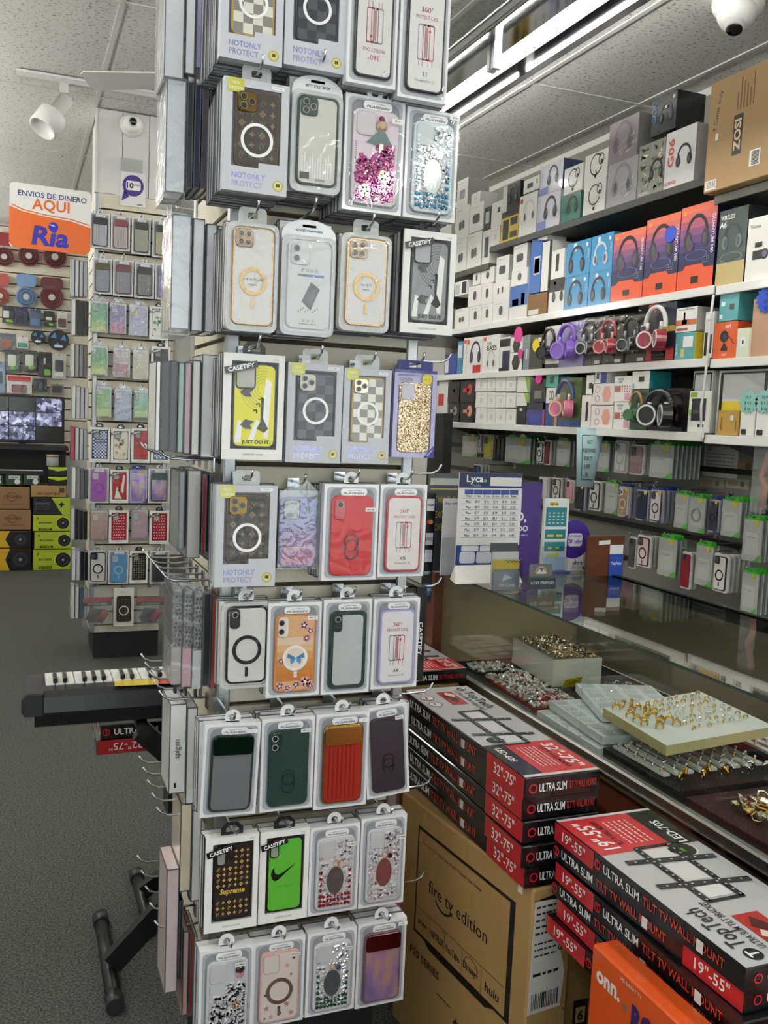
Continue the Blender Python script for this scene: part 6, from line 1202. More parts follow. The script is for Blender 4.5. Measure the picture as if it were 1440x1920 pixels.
# --- third shelf
rb(zCc, 834, 855, 664, '#3048a0', 'blue and white box at the far end'+S3, d_tx(shapes=((0, .1, .3, .8, '#e4e4e2'),))); rb(zCc, 856, 866, 640, '#4a86b0', 'narrow teal box'+S3, d_tx(shapes=((.1, .5, .9, .9, '#d8e0e4'),))); rb(zCc, 867, 872, 634, '#e8e6e2', 'thin white headphone box spine'+S3, d_tx(shapes=((0, .85, 1, .95, '#e05c34'),)))
rb(zCc, 873, 902, 632, '#ebe9e6', 'white and navy headphone box'+S3, d_hp('#26284a', '#2a2c50', ((.02, .82, .18, .94, '#e85c30'), (.45, .0, .95, .22, '#c8302c')))); rb(zCc, 903, 934, 628, '#ebe9e6', 'white headphone box lettered PURE BASS'+S3, lambda m, w, h: (m.text('PURE', -.1*w, h*.78, h*.08, -.001, '#6a6a6c', .01), m.text('BASS', .05*w, h*.65, h*.13, -.001, '#55565a', .02, fit=.6*w), hp(m, .02*w, h*.32, w*.5, -.0014, '#d0cfcc', '#dcdbd8'), m.rect(-.46*w, h*.86, -.3*w, h*.96, -.001, '#e85c30')))
rb(zCc, 935, 954, 632, '#e4e2df', 'narrow white and black headphone box'+S3, d_tx(shapes=((0, .72, 1, .95, '#1c1c20'), (.3, .1, 1, .6, '#23264a'), (0, 0, 1, .1, '#1c1c20'))))
def hexa(m, w, h): m.flat(ell(0, h*.45, w*.34, w*.34, 6), -.001, '#1d1e20'); m.flat(ell(.03*w, h*.5, w*.18, w*.16, 6), -.0015, '#33353a')
t = rb(zCc, 955, 978, 661, W, 'lower white cube speaker box'+S3, hexa, side='#2f5a70'); burst(t, .05, .085, .03, '#e83c94')
t = rb(zCc, 957, 979, 632, W, 'upper white cube speaker box with pink price burst'+S3, hexa, yb=660); burst(t, .02, .09, .05, '#e83c94')
rb(zCc, 980, 991, 628, '#7f8a92', 'grey blue box beside the cube speakers'+S3, d_plain); t = rb(zCc, 992, 1016, 628, '#2c2d30', 'black gadget pack with yellow burst'+S3, d_tx(shapes=((.6, .8, .85, .92, '#e8e8e6'),))); burst(t, .0, .12, .04, '#ecd62c')
rb(zCc, 1018, 1047, 611, '#eceae8', 'white box with matt black headphones'+S3, d_tx(shapes=((0, 0, .12, 1, '#26262a'), (0, 0, 1, .1, '#141416'))), h3=('#1f2022', '#26272a', -.02, '#2a2b2e'), nm='headphone_box')
rb(zCc, 1049, 1092, 603, '#8f86c0', 'purple headphone box with purple headphones'+S3, d_tx(('108', .8, .78, .1, '#3a2f70')), h3=('#7f5cc0', '#8a66c8', -.03, '#9a7cd0'), nm='headphone_box')
for i, (xl, xr, yt, c, cu, s, lk) in enumerate(((1095, 1127, 598, '#17181a', '#1c1d20', '#c4c4c8', 'black headphones in a clear pack beside the purple box'), (1129, 1167, 594, '#a8323a', '#b0343c', '#d8a8a8', 'dark red headphones in a clear pack'), (1172, 1209, 590, '#26282c', '#1f2124', '#9aa0a4', 'black headphones in a clear pack right of the red pair'))): rb(zCc, xl, xr, yt, '#1b1b1e', lk+S3, d_tx(shapes=((.6, .03, .9, .1, '#d8d8d6'),)), h3=(c, cu, -.03, s), nm='headphone_pack', film=True)
rb(zCc, 1210, 1262, 568, '#2c3440', 'kids headphone pack with red and yellow foot'+S3, d_tx(('Bluetooth', .45, .11, .045, '#2a1c14', .45), ('WIRELESS HEADPHONES', .45, .05, .035, '#2a1c14', .5), shapes=((0, 0, 1, .22, '#b8242c'), (.2, .02, .72, .18, '#e0c03c'), (0, .86, .28, 1, '#d8502c'), (.4, .5, 1, .6, '#d0a83c'))), h3=('#e4e4e2', '#9a2c3c', -.03, '#e8e8e8'), nm='headphone_pack', film=True)
rb(zCc, 1264, 1301, 623, '#5fa8ac', 'teal adapter box under the card reader box'+S3, d_tx(('tp-link', .1, .4, .1, '#e4f0f0', .4, 90), shapes=((.4, .45, .9, .85, '#eef2f2'), (.3, .08, .5, .4, '#c8c47c'))), side='#d8c02c'); rb(zCc, 1266, 1305, 576, '#eeeeec', 'white and orange card reader box'+S3, d_tx(('Wireless NFC Reader', .5, .92, .06, '#333333', .8), shapes=((0, .28, 1, .5, '#d8783c'), (.3, .3, .55, .85, '#f6f6f4'), (.36, .35, .45, .8, '#222224'), (.05, .06, .6, .16, '#b8604c'))), yb=622, side='#b8b8b4')
rb(zCc, 1317, 1334, 584, '#dcdcda', 'narrow white and black gadget pack at the shelf joint'+S3, d_tx(shapes=((.1, .05, .5, .55, '#1c1c1e'), (.6, .1, .9, .5, '#26262a'))))
rb(zCc-.006, 1336, 1379, 603, '#e8642c', 'orange webcam box'+S3, lambda m, w, h: (m.text('surf', .1*w, h*.88, h*.1, -.001, '#f8e4d4', .03), m.disc(-.05*w, h*.6, w*.18, -.0012, '#24262a', 16), m.disc(-.03*w, h*.6, w*.1, -.0018, '#3a3e44', 12), m.flat([(-.2*w, h*.22), (.1*w, h*.2), (.12*w, h*.28), (.0, h*.42), (-.06*w, h*.42)], -.0012, '#24262a'), m.line([(.12*w, h*.6), (.3*w, h*.5), (.32*w, h*.42), (.4*w, h*.4)], .02*w, -.001, '#2a2c30'), m.text('SURF', .0, h*.1, h*.06, -.001, '#f8e4d4', .02)), side='#c84c24'); rb(zCc-.006, 1347, 1383, 549, '#62b4ba', 'teal adapter box on the orange webcam box'+S3, d_tx(shapes=((.55, .4, .78, .6, '#5a5640'), (.05, .1, .2, .25, '#e8f4f4'), (.1, .55, .3, .7, '#e8f4f4'))), yb=601, side='#4c989c')
rb(zCc-.006, 1379, 1402, 615, '#dfe6cc', 'pale green small camera box'+S3, d_tx(shapes=((.3, .35, .75, .7, '#f4f4f0'), (.45, .45, .58, .58, '#222222'))), Xf=XS+.002); t = rb(zCc-.006, 1405, 1462, 557, '#c39a7c', 'tan tablet case with blue price burst'+S3, None, dep=.012, mat='plastic', nm='tablet_case', cat='tablet case'); burst(t, -.0, .2, .06, '#2f56d0', ('the', 'ipad', '8.9'), tc='#14204a')
# --- lowest shelf
rb(zD, 820, 837, 716, '#e2e0de', 'white and red box at the far end'+S4, d_tx(shapes=((0, .4, .6, .7, '#c8323a'),)))
for i, (xl, xr, yt, yb, c) in enumerate(((839, 860, 756, None, '#8f8f90'), (862, 889, 756, None, '#d89a80'), (839, 860, 716, 755, '#2a2a2c'), (862, 889, 714, 755, '#c8484c'))): rb(zD, xl, xr, yt, '#232325', ['lower left black brush box', 'lower right black brush box with peach handle', 'upper left black brush box', 'upper right black brush box with red handle'][i]+S4, (lambda c: lambda m, w, h: (m.disc(.15*w, h*.6, w*.18, -.001, c, 12), m.rect(-.3*w, h*.5, .1*w, h*.66, -.001, c)))(c), yb=yb)
k = 0
for r, (yt, yb) in enumerate(((765, None), (735, 764), (704, 734))):
    for c, (xl, xr) in enumerate(((891, 912), (913, 928), (929, 947), (948, 966))):
        rb(zD, xl, xr, yt+c*.5, '#ecebe8', ['bottom', 'middle', 'top'][r]+' layer, '+['first', 'second', 'third', 'fourth'][c]+' small white charger box of the block'+S4, d_plain, yb=yb, grp='white charger boxes')
rb(zD, 968, 985, 762, '#26262a', 'small black box under the green edged boxes'+S4, d_tx(shapes=((.3, .75, .6, .9, '#dcdcda'),)))
def gcorner(m, w, h): m.flat([(.1*w, h), (.5*w, h), (.5*w, 0), (.4*w, 0)], -.001, '#8cc03c')
rb(zD, 968, 991, 737, '#e8e8e4', 'lower white box with lime edge'+S4, gcorner, yb=761); rb(zD, 969, 992, 706, '#e8e8e4', 'upper white box with lime edge'+S4, gcorner, yb=736)
rb(zD, 986, 1020, 755, '#4a4488', 'purple and blue game controller box'+S4, d_tx(shapes=((.0, .7, 1, 1, '#2c2c44'), (.2, .1, .8, .5, '#3f4fb0'), (.9, 0, 1, 1, '#b04a68')))); t = rb(zD, 993, 1021, 711, '#2e3030', 'dark gadget pack with pink price burst'+S4, d_tx(shapes=((.3, .15, .8, .5, '#77756c'),)), yb=754); burst(t, .01, .12, .035, '#e83c94')
rb(zD, 1021, 1044, 757, '#2f4f8c', 'blue headset box with portrait'+S4, d_tx(shapes=((.75, 0, 1, .5, '#c89878'), (.55, .65, .75, .8, '#a89a50')))); rb(zD, 1023, 1043, 727, '#e8e8e6', 'white watch box'+S4, lambda m, w, h: (m.flatring(-.1*w, h*.5, w*.14, w*.11, -.001, '#26262a', 12, 1.6), m.flatring(.12*w, h*.5, w*.14, w*.11, -.001, '#26262a', 12, 1.6)), yb=756); rb(zD, 1023, 1046, 697, '#3fb09c', 'teal car mount box topping the blue headset box'+S4, d_tx(shapes=((.35, .25, .65, .7, '#1c2c2c'),)), yb=726, side='#2f8a7c')
rb(zD, 1046, 1086, 708, '#5a7048', 'green kids headphone blister'+S4, d_tx(shapes=((0, 0, 1, .14, '#2f5a9c'), (.05, .8, .25, .98, '#7a4a9a'), (0, .3, .3, .7, '#8a8a84'))), h3=('#3a4a80', '#d87898', -.03, '#e0d0a0'), nm='headphone_pack', film=True)
rb(zD, 1088, 1105, 741, '#eeede8', 'narrow white stick box'+S4, d_tx(shapes=((.5, .2, .75, .8, '#2a2a2c'),))); rb(zD, 1098, 1112, 703, '#eeede8', 'narrow white earpiece box on the stick box'+S4, d_tx(shapes=((.4, .3, .8, .6, '#333336'),)), yb=740)
def watch(m, w, h): m.flat(ell(.2*w, h*.5, w*.2, w*.24, 6), -.001, '#e4a898'); m.flatring(-.22*w, h*.72, w*.12, w*.09, -.001, '#b8a4a0', 10, .8); m.flatring(-.22*w, h*.28, w*.12, w*.09, -.001, '#b8a4a0', 10, .8)
rb(zD, 1107, 1147, 760, '#ece4e2', 'lower pale pink watch box'+S4, watch); rb(zD, 1108, 1149, 719, '#ece4e2', 'upper pale pink watch box'+S4, watch, yb=759); rb(zD, 1115, 1137, 692, '#e8e8e6', 'white and blue charger box on the pink watch boxes'+S4, d_tx(shapes=((.5, 0, 1, 1, '#2f479c'), (.15, .3, .35, .7, '#26262a'))), yb=718)
def phon(m, w, h):
    m.text('PHONE', -.12*w, h*.88, h*.08, -.001, '#4a4a50', .01); m.text('CASE', -.15*w, h*.77, h*.08, -.001, '#4a4a50', .01); m.rect(-.46*w, h*.38, -.1*w, h*.62, -.001, '#b8705c')
    for i in range(4):
        for j in range(3): m.disc((.0+.14*i)*w, h*(.4+.1*j), .03*w, -.001, '#b0404c', 6)
    m.rect(.15*w, h*.04, .46*w, h*.32, -.001, '#e0a0bc')
rb(zD, 1149, 1179, 754, '#eeecea', 'lower white box with red dots'+S4, phon); rb(zD, 1150, 1182, 705, '#eeecea', 'upper white box with red dots'+S4, phon, yb=753)
rb(zD, 1181, 1212, 730, '#3f5648', 'green headphone box'+S4, None, h3=('#a87848', '#4f7a54', -.02, '#5a8a60'), nm='headphone_box'); rb(zD, 1184, 1217, 696, '#ecebe6', 'white and teal earbud box on the green headphone box'+S4, d_tx(shapes=((.4, .4, .7, .7, '#2a2a2c'), (.05, .05, .15, .3, '#5aa0b0'))), yb=729, side='#2f8c90')
rb(zD, 1214, 1278, 728, '#1d1a1e', 'large black headphone box with chrome headphones'+S4, lambda m, w, h: (hp(m, .22*w, h*.4, w*.3, -.001, '#5a2c2c', '#6a3430'), m.text('Headphones', .22*w, h*.88, h*.06, -.001, '#8a4a50', .0)), h3=('#26262a', '#1c1c20', -.035, '#d8d8dc'), nm='headphone_box')
def tablet(m, w, h): m.rect(-.46*w, .03*h, .46*w, .97*h, -.0008, '#26262a'); m.rect(-.4*w, .05*h, .4*w, .94*h, -.001, '#c9c9cc'); m.flat([(-.4*w, h*.5), (.4*w, h*.5), (.4*w, h*.7), (.0, h*.9), (-.4*w, h*.94)], -.0012, '#d8d8da'); m.rect(-.4*w, h*.3, .4*w, h*.52, -.0014, '#e8d02c'); m.rect(-.1*w, h*.05, .4*w, h*.3, -.0016, '#a82c34')
rb(zD, 1293, 1329, 695, '#e9e9e7', 'white tablet box behind the screen guard pack'+S4, tablet, dep=.04, Xf=XS+.06, nm='tablet_box'); rb(zD, 1288, 1326, 733, '#e9ece0', 'white and green screen guard pack'+S4, d_tx(shapes=((.15, .28, .85, .82, '#34363c'), (.05, .86, .4, .97, '#8cb83c'), (.5, .12, .8, .2, '#222222'), (.04, .4, .2, .55, '#9cc83c'))), dep=.01, Xf=XS+.02, nm='screen_guard_pack')
rb(zD-.006, 1340, 1436, 693, '#e9e9e7', 'large white tablet box with grey and yellow screen'+S4, tablet, dep=.04, Xf=XS+.06, nm='tablet_box'); rb(zD-.006, 1344, 1383, 769, '#c09a48', 'gold paper pouch leaning on the tablet box'+S4, d_tx(shapes=((.6, .6, .75, .8, '#e8e4d8'), (.15, .2, .2, .7, '#8a6c2c'), (.85, .2, .9, .6, '#8a6c2c'))), dep=.006, Xf=XS+.02, nm='paper_pouch', cat='pouch')
def ph(m, w, h): m.flat(rr(-.46*w, .02*h, .46*w, .98*h, .1*w, 4), -.0006, '#f0efe9'); m.flat(rr(-.4*w, .04*h, -.02*w, .2*h, .05*w, 3), -.002, '#1d1e22'); m.disc(-.3*w, .14*h, .05*w, -.003, '#3a3c44', 8); m.disc(-.14*w, .09*h, .05*w, -.003, '#3a3c44', 8)
for i, (xl, xr) in enumerate(((1386, 1413), (1415, 1446))):
    t = rb(zD-.006, xl, xr, 752, '#e6e5df', ['left', 'right'][i]+' upside down white phone with teal price burst'+S4, ph, dep=.012, Xf=XS+.015, nm='dummy_phone', cat='phone', mat='gloss'); burst(t, .0, .125, .05, '#8fc8c0', ('10.9', '$ 4.5', '& up'))
# ================================================================ cases on pegs under the lowest shelf
XP = 2.66
def pegpack(xl, xr, yt, yb, kind, look, n=4, col='#d9d8d4', ringc='#26262a'):
    zm = sol(2, (XP, sol(1, (XP, 0, 1.2), x=(xl+xr)/2), 0), y=(yt+yb)/2)
    Y0, Y1 = sol(1, (XP, 0, zm), x=xl), sol(1, (XP, 0, zm), x=xr); w_ = Y0-Y1; Yc = (Y0+Y1)/2
    z0, z1 = sol(2, (XP, Yc, 0), y=yb), sol(2, (XP, Yc, 0), y=yt); h_ = z1-z0
    for k in range(n+1):
        if k == 0:
            t = thing('phone_case_pack', look+' hanging under the lowest shelf', 'phone case', (XP, Yc, z0), R2(-90))
        elif k == 1:
            t = thing('phone_case_pack', 'package edge behind the '+look, 'phone case', (XP+.024, Yc, z0), R2(-90), 'packages behind the '+look)
        else:
            c = copy_tree(t); c.location.x = XP+.024*k; c['label'] = t['label']; continue
        if kind in ('clear', 'clearring'):
            MB('#c6cbc6').box(-w_/2, w_/2, .006, .012, 0, h_*.9).build('card', 'gloss', t)
            if k < 2:
                m = MB(); m.box(-w_/2, w_/2, .003, .013, h_*.9, h_*.93, '#4cc23c'); m.frame(rr(-w_*.36, h_*.92, w_*.36, h_*1.0, .006, 3), rr(-w_*.12, h_*.94, w_*.12, h_*.98, .004, 3), .005, .008, '#4fc43e'); m.build('green_hanger', 'gloss', t)
            if k == 0:
                m = MB(); m.flat([(.1*w_, 0), (w_*.5, 0), (w_*.5, .17*h_)], .0045, '#5cc84c'); m.disc(w_*.2, h_*.84, w_*.13, .004, '#ecd83c', 12); sim_text(m, -.3*w_, h_*.5, .2*w_, .006, .0045, '#aab0aa'); m.rect(-.36*w_, h_*.14, .36*w_, h_*.62, .005, '#d6dad5'); m.build('print', 'gloss', t)
                if kind == 'clearring': MB().ring(0, h_*.45, w_*.3, w_*.22, .0, .005, '#a8a8a6').build('magnet_ring', 'gloss', t)
            MB().box(-w_/2, w_/2, -.003, -.002, 0, h_*.9).build('front_film', 'film', t)
        else:
            if kind == 'blue': MB('#2b3590').frame(rr(-w_*.4, h_*.93, w_*.4, h_*1.02, .004, 3), rr(-w_*.12, h_*.95, w_*.12, h_*1.0, .003, 3), .003, .007).build('blue_hanger', 'gloss', t)
            MB('#e4e2dd' if kind != 'blue' else '#b9bac8').rprism(-w_/2, 0, w_/2, h_*.94, .01, .004, .014).build('tray', 'plastic', t)
            if k == 0:
                s = dict(frame=ringc, body=col, cam='tri', camcol=ringc) if kind in ('ring', 'blue') else dict(body=col, cam='dual', camcol='#33343a')
                if kind == 'ring' or (kind == 'blue' and ringc != col): s['ring'] = ('seg', ringc, .33)
                case(t, -w_*.4, h_*.05, w_*.4, h_*.88, -.003, s)
                if kind == 'blue':
                    MB().disc(w_*.3, h_*.86, w_*.12, -.006, '#ecd83c', 12).build('round_sticker', 'gloss', t); m = MB(); m.flat([(.15*w_, 0), (w_*.5, 0), (w_*.5, .12*h_)], -.006, '#4a3a9c'); m.build('print', 'gloss', t)
    hook((XW-.032, Yc, z1-.008), XW-.032-XP+.02, R2(-90), 'peg of the '+look, 'pegs under the lowest shelf')
for i in range(5):
    z = sol(2, (XP+.2, 2.6, 0), y=(905, 985, 1065, 1150, 1240)[i])
    MB('#2c2b29').box(XW-.045, XW-.03, .6, 6.2, z-.012, z+.012).build('peg_rail', 'plastic', WR)
PEG = [(866, 893, 814, 856, 'clear', 'far clear pack', 5), (896, 905, 812, 850, 'ring', 'narrow ring pack beside the yellow pack', 1), (907, 923, 812, 860, 'col', 'yellow sneaker case pack', 1, '#d8d030'), (946, 992, 816, 868, 'clear', 'wide clear pack left of the hanging notice', 4), (1006, 1019, 825, 868, 'ring', 'grey ring pack', 1), (1020, 1031, 822, 872, 'col', 'dark red pack', 2, '#7a2c34'), (1042, 1066, 822, 874, 'clear', 'clear pack beside the hanging notice', 4), (1116, 1140, 826, 884, 'clear', 'clear pack right of the hanging notice', 3), (1151, 1176, 822, 887, 'ring', 'white falling phone pack', 1, '#e4e4e2', '#c9cccc'), (1180, 1206, 830, 890, 'col', 'dusty pink case pack', 2, '#a88a8c'), (1217, 1259, 828, 896, 'clear', 'large clear pack below the shelf joint', 6),
 (887, 901, 868, 905, 'col', 'blue case pack at the far end of the middle pegs', 2, '#3a5aa8'), (1009, 1028, 892, 935, 'col', 'white and black case pack', 3, '#e0e0de'), (1035, 1052, 893, 938, 'ring', 'white ring pack behind the brochures', 2), (1061, 1075, 897, 942, 'col', 'rose case pack', 1, '#d8a0a4'), (1077, 1096, 905, 957, 'blue', 'black case pack with violet corner', 2, '#2a2c30', '#2a2c30'), (1104, 1126, 898, 957, 'ring', 'cream ring pack beside the notice', 2), (1133, 1156, 900, 963, 'clear', 'slim clear pack with green hanger', 1), (1158, 1180, 908, 970, 'blue', 'tan ring pack', 1, '#b49478', '#e4e0d8'), (1192, 1215, 914, 976, 'blue', 'navy case pack', 1, '#26344c', '#26344c'), (1218, 1242, 914, 980, 'blue', 'plum and white ring pack', 4, '#e2dede', '#4a3840'), (1263, 1288, 920, 990, 'clear', 'first of two neighbouring clear packs', 1), (1289, 1319, 926, 998, 'clearring', 'clear ring pack', 2), (1328, 1347, 932, 998, 'blue', 'black and blue ring stand pack', 1, '#3a3c50', '#23242c'), (1351, 1386, 932, 1006, 'clear', 'wide clear pack on the middle pegs', 4), (1391, 1425, 966, 1052, 'clear', 'large clear pack at the right end', 2),
 (1178, 1191, 1002, 1066, 'col', 'charcoal case pack low on the pegs', 1, '#4a4c50'), (1193, 1219, 1000, 1063, 'ring', 'maroon ring pack', 2, '#e0cfcc', '#5a2a30'), (1232, 1265, 1002, 1080, 'clear', 'clear pack right of the maroon ring pack', 2), (1276, 1294, 1030, 1104, 'col', 'deep red case pack', 1, '#8a1f24'), (1302, 1333, 1015, 1098, 'clear', 'clear pack left of the navy ring pack', 1), (1336, 1364, 1034, 1110, 'ring', 'navy ring pack', 4, '#e4dfd8', '#23263a'), (1388, 1417, 1066, 1150, 'clear', 'lowest clear pack at the right edge', 4)]
for e in PEG: pegpack(*e)
# three black edge-on packages beside the yellow one
for k in range(3):
    Y = sol(1, (XP, 0, 1.2), x=926+7*k); z0 = sol(2, (XP, Y, 0), y=864); stack_box(.03, .13, .012, '#161618', 'black package edge right of the yellow sneaker case pack', 'black package edges', (XP, Y, z0), R2(-90)); hook((XW-.032, Y, z0+.135), XW-.032-XP+.01, R2(-90), 'peg of a black package edge beside the yellow pack', 'pegs under the lowest shelf')
# papers and notes pinned on the wall panel
Xn = XW-.034
def note(xl, xr, yt, yb, col, look, draw=None):
    Y0 = sol(1, (Xn, 0, 1.2), x=xl); Y1 = sol(1, (Xn, 0, 1.2), x=xr); Yc = (Y0+Y1)/2; z0, z1 = sol(2, (Xn, Yc, 0), y=yb), sol(2, (Xn, Yc, 0), y=yt)
    t = thing('pinned_paper', look+' pinned to the wall under the lowest shelf', 'paper', (Xn, Yc, z0), R2(-90)); w_, h_ = Y0-Y1, z1-z0
    MB(col).box(-w_/2, w_/2, 0, .0015, 0, h_).build('sheet', 'paper', t); m = MB()
    (draw or (lambda m, w, h: [sim_text(m, -.4*w, h*(.15+.12*q), .4*w, h*.05, -.0006, '#8a8a86') for q in range(6)]))(m, w_, h_); m.build('print', 'paper', t)
bill = lambda m, w, h: (m.disc(.22*w, h*.5, h*.3, -.0006, '#7a6a58', 12), m.rect(-.42*w, h*.2, .0, h*.8, -.0006, '#a8907a'))
note(1316, 1380, 838, 895, '#d9d9d6', 'white notice sheet'); note(1320, 1368, 818, 838, '#a88c7c', 'pale red banknote', bill); note(1313, 1358, 896, 914, '#a8a890', 'greenish banknote', bill); note(1361, 1404, 898, 916, '#b4b0a0', 'grey banknote', bill); note(1380, 1408, 862, 888, '#a08468', 'brown banknote', bill); note(1409, 1425, 866, 905, '#6a948c', 'teal banknote', bill)
Y = sol(1, (2.5, 0, 1.2), x=1427); t = thing('hanging_strap_bag', 'clear bag with orange strap hanging at the right picture edge', 'bag', (2.5, Y, sol(2, (2.5, Y, 0), y=962)), R2(-90))
hh = sol(2, (2.5, Y, 0), y=835)-t.location.z; MB('#c8744c').tube([(.0, .004, .02), (.012, .004, hh*.4), (-.01, .004, hh*.55), (.02, .004, hh*.9)], .012, n=6).build('strap', 'plastic', t); MB().box(-.04, .04, -.012, -.011, 0, hh).build('bag_front', 'bag', t)
# ================================================================ glass counter
CX0, CX1, CY0, CY1, CZ = 1.206, 1.71, .2, 2.56, .97
t = thing('glass_counter', 'glass topped jewellery counter running toward the camera', 'counter', (CX0, CY0, 0)); D_, L_ = CX1-CX0, CY1-CY0
MB().box(.012, D_, 0, L_, .08, .655).build('cabinet', 'wood', t); MB().box(.04, D_-.02, .02, L_-.02, 0, .08).build('toe_kick', 'black_lam', t)
MB('#17171a').box(.006, D_-.01, .01, L_-.03, .656, .686).build('display_deck', 'matte', t)
MB('#b8b9b6').cbox(-.012, .008, 0, L_-.005, .655, .70, .004).build('bottom_rail', 'brush', t); MB('#8f908c').box(-.016, -.011, 0, L_, .668, .676).build('rail_groove', 'metal', t)
MB('#a8946e').box(-.0, D_, L_-.028, L_, .66, CZ-.008).build('end_panel', 'card', t)
MB().box(-.03, .0, L_-.04, L_+.01, 0, CZ-.004).build('end_post', 'wood', t)
ys = sol(1, (CX0, 0, .84), x=1091)-CY0
for a, b2 in ((.003, ys-.001), (ys+.001, L_-.03)): MB().box(0, .005, a, b2, .70, CZ-.007).build('front_pane', 'glass', t)
MB().box(-.004, D_+.004, 0, L_, CZ-.006, CZ).build('top_pane', 'glass', t)
MB('#3a4a44').box(-.0045, -.004, 0, L_, CZ-.006, CZ).build('polished_edge', 'gloss', t)
MB('#26282a').box(D_-.004, D_+.012, 0, L_, CZ-.03, CZ+.003).build('rear_rail', 'metal', t); MB('#c9cbc9').box(D_+.012, D_+.016, 0, L_, CZ-.004, CZ+.004).build('rear_trim', 'metal', t)
MB('#8c7f68').box(D_-.012, D_-.006, 0, L_, .69, CZ-.03).build('rear_door', 'gloss', t)
def q2(x, y, z): p = at(2, z, x, y); return p
def quad_pts(z, *ps): return [at(2, z, *p) for p in ps]
DZ = .6865
# open white box of jewellery
def solid(name, label, cat, base, z0, z1, col, mat='paper', topcol=None, grp=None):
    c = sum(base, Vector())/len(base); t = thing(name, label, cat, (c.x, c.y, z0), 0, grp); m = MB(col); n = len(base); b = [(p.x-c.x, p.y-c.y) for p in base]
    m.add([(x, y, 0) for x, y in b]+[(x, y, z1-z0) for x, y in b], [(i, (i+1) % n, n+(i+1) % n, n+i) for i in range(n)], col); k = len(m.v)-2*n
    m.f.append([k+n+i for i in range(n)]); m.c.append(lin(topcol or col)); m.sm.append(False); m.f.append([k+i for i in reversed(range(n))]); m.c.append(lin(col)); m.sm.append(False)
    m.build('body', mat, t); return t, c
def par(o, u, v, lu, lv): u = Vector(u+(0,)).normalized(); v = Vector(v+(0,)).normalized(); o = Vector(o+(0,)); return [o, o+u*lu, o+u*lu+v*lv, o+v*lv]
def sprinkle(par_, poly, z, n, pal, r, name, mat='jewel_mix', seed=1, kind='stuff', hgt=.006):
    """loose jewellery nobody could count: one heap"""
    rnd = random.Random(seed); m = MB()
    for k in range(n):
        a, b = rnd.random(), rnd.random(); p = poly[0]+(poly[1]-poly[0])*a+(poly[3]-poly[0])*b; R_ = rnd.uniform(.5, 1)*r
        m.T = Matrix.Translation((p.x, p.y, z+rnd.uniform(0, hgt))) @ Matrix.Rotation(rnd.uniform(0, 6), 4, 'Z') @ Matrix.Rotation(rnd.uniform(-1, 1), 4, 'X')
        if k % 3: m.gem(0, 0, 0, R_, R_*.7, rnd.choice(pal), 5)
        else: m.tube([(R_*math.cos(a2), R_*math.sin(a2), 0) for a2 in (0, 1.05, 2.1, 3.14, 4.2, 5.2)], R_*.22, rnd.choice(pal), 4, closed=True)
    return m
GS = ['#c9a45a', '#e0c88c', '#d8d8d6', '#f0f0ee', '#9a9a98', '#b8862c']; SV = ['#ececea', '#ffffff', '#c8c8c6', '#e4e8ec', '#f0e8d4']
bp = par((1.415, 2.215), (.02, .27), (1, -.06), .27, .155)
t, c = solid('jewellery_box', 'open white box heaped with gold and silver jewellery inside the counter', 'box', [bp[0], bp[3], bp[2], bp[1]], DZ, .765, '#e2dfd8', topcol='#6a6248')
o = sprinkle(t, [Vector((p.x-c.x, p.y-c.y, 0)) for p in (bp[0]+Vector((.012, .012, 0)), bp[1]+Vector((.012, -.012, 0)), bp[2]-Vector((.012, .012, 0)), bp[3]+Vector((-.012, .012, 0)))], .0785, 420, GS, .008, 'x').build('jewellery_heap', 'metal', t); o['kind'] = 'stuff'
rp_ = [Vector((1.262, 2.33, 0)), Vector((1.40, 2.36, 0)), Vector((1.375, 2.03, 0)), Vector((1.25, 2.03, 0))]
t, c = solid('red_cloth_pad', 'red velvet pad strewn with silver jewellery beside the white box', 'display pad', [rp_[3], rp_[2], rp_[1], rp_[0]], DZ, DZ+.006, '#8f1f22', 'matte')
o = sprinkle(t, [p-c for p in (rp_[0], rp_[1], rp_[2], rp_[3])], .008, 360, SV, .008, 'x', seed=3).build('silver_jewellery', 'gem', t); o['kind'] = 'stuff'
dp = [Vector((1.26, 2.375, 0)), Vector((1.39, 2.375, 0)), Vector((1.39, 2.46, 0)), Vector((1.26, 2.46, 0))]
t, c = solid('black_display_pad', 'black velvet pad with scattered jewellery at the far end of the counter', 'display pad', dp, DZ+.001, DZ+.005, '#1a1a1c', 'matte'); o = sprinkle(t, [dp[0]-c, dp[1]-c, dp[2]-c, dp[3]-c], .006, 110, SV, .008, 'x', seed=4).build('jewellery_heap', 'gem', t); o['kind'] = 'stuff'
dp = [Vector((1.46, 2.04, 0)), Vector((1.66, 2.04, 0)), Vector((1.66, 2.19, 0)), Vector((1.46, 2.19, 0))]
t, c = solid('charcoal_display_pad', 'charcoal pad with chains and stones behind the white trays', 'display pad', dp, DZ, DZ+.004, '#232325', 'matte'); o = sprinkle(t, [dp[0]-c, dp[1]-c, dp[2]-c, dp[3]-c], .006, 200, GS, .007, 'x', seed=6).build('jewellery_heap', 'metal', t); o['kind'] = 'stuff'
p = at(2, .70, 1070, 1286); t = thing('price_tag', 'small yellow handwritten price tag in the counter', 'price tag', (p.x, p.y, DZ+.012), rot=(R2(25), 0, R2(15)))
m = MB('#e3d52c'); m.box(-.035, .035, 0, .001, 0, .03); m.build('card', 'paper', t); m = MB(); m.text('5.00', 0, .015, .014, -.0006, '#3a3a3a', 0, shear=.3); m.build('lettering', 'paper', t)
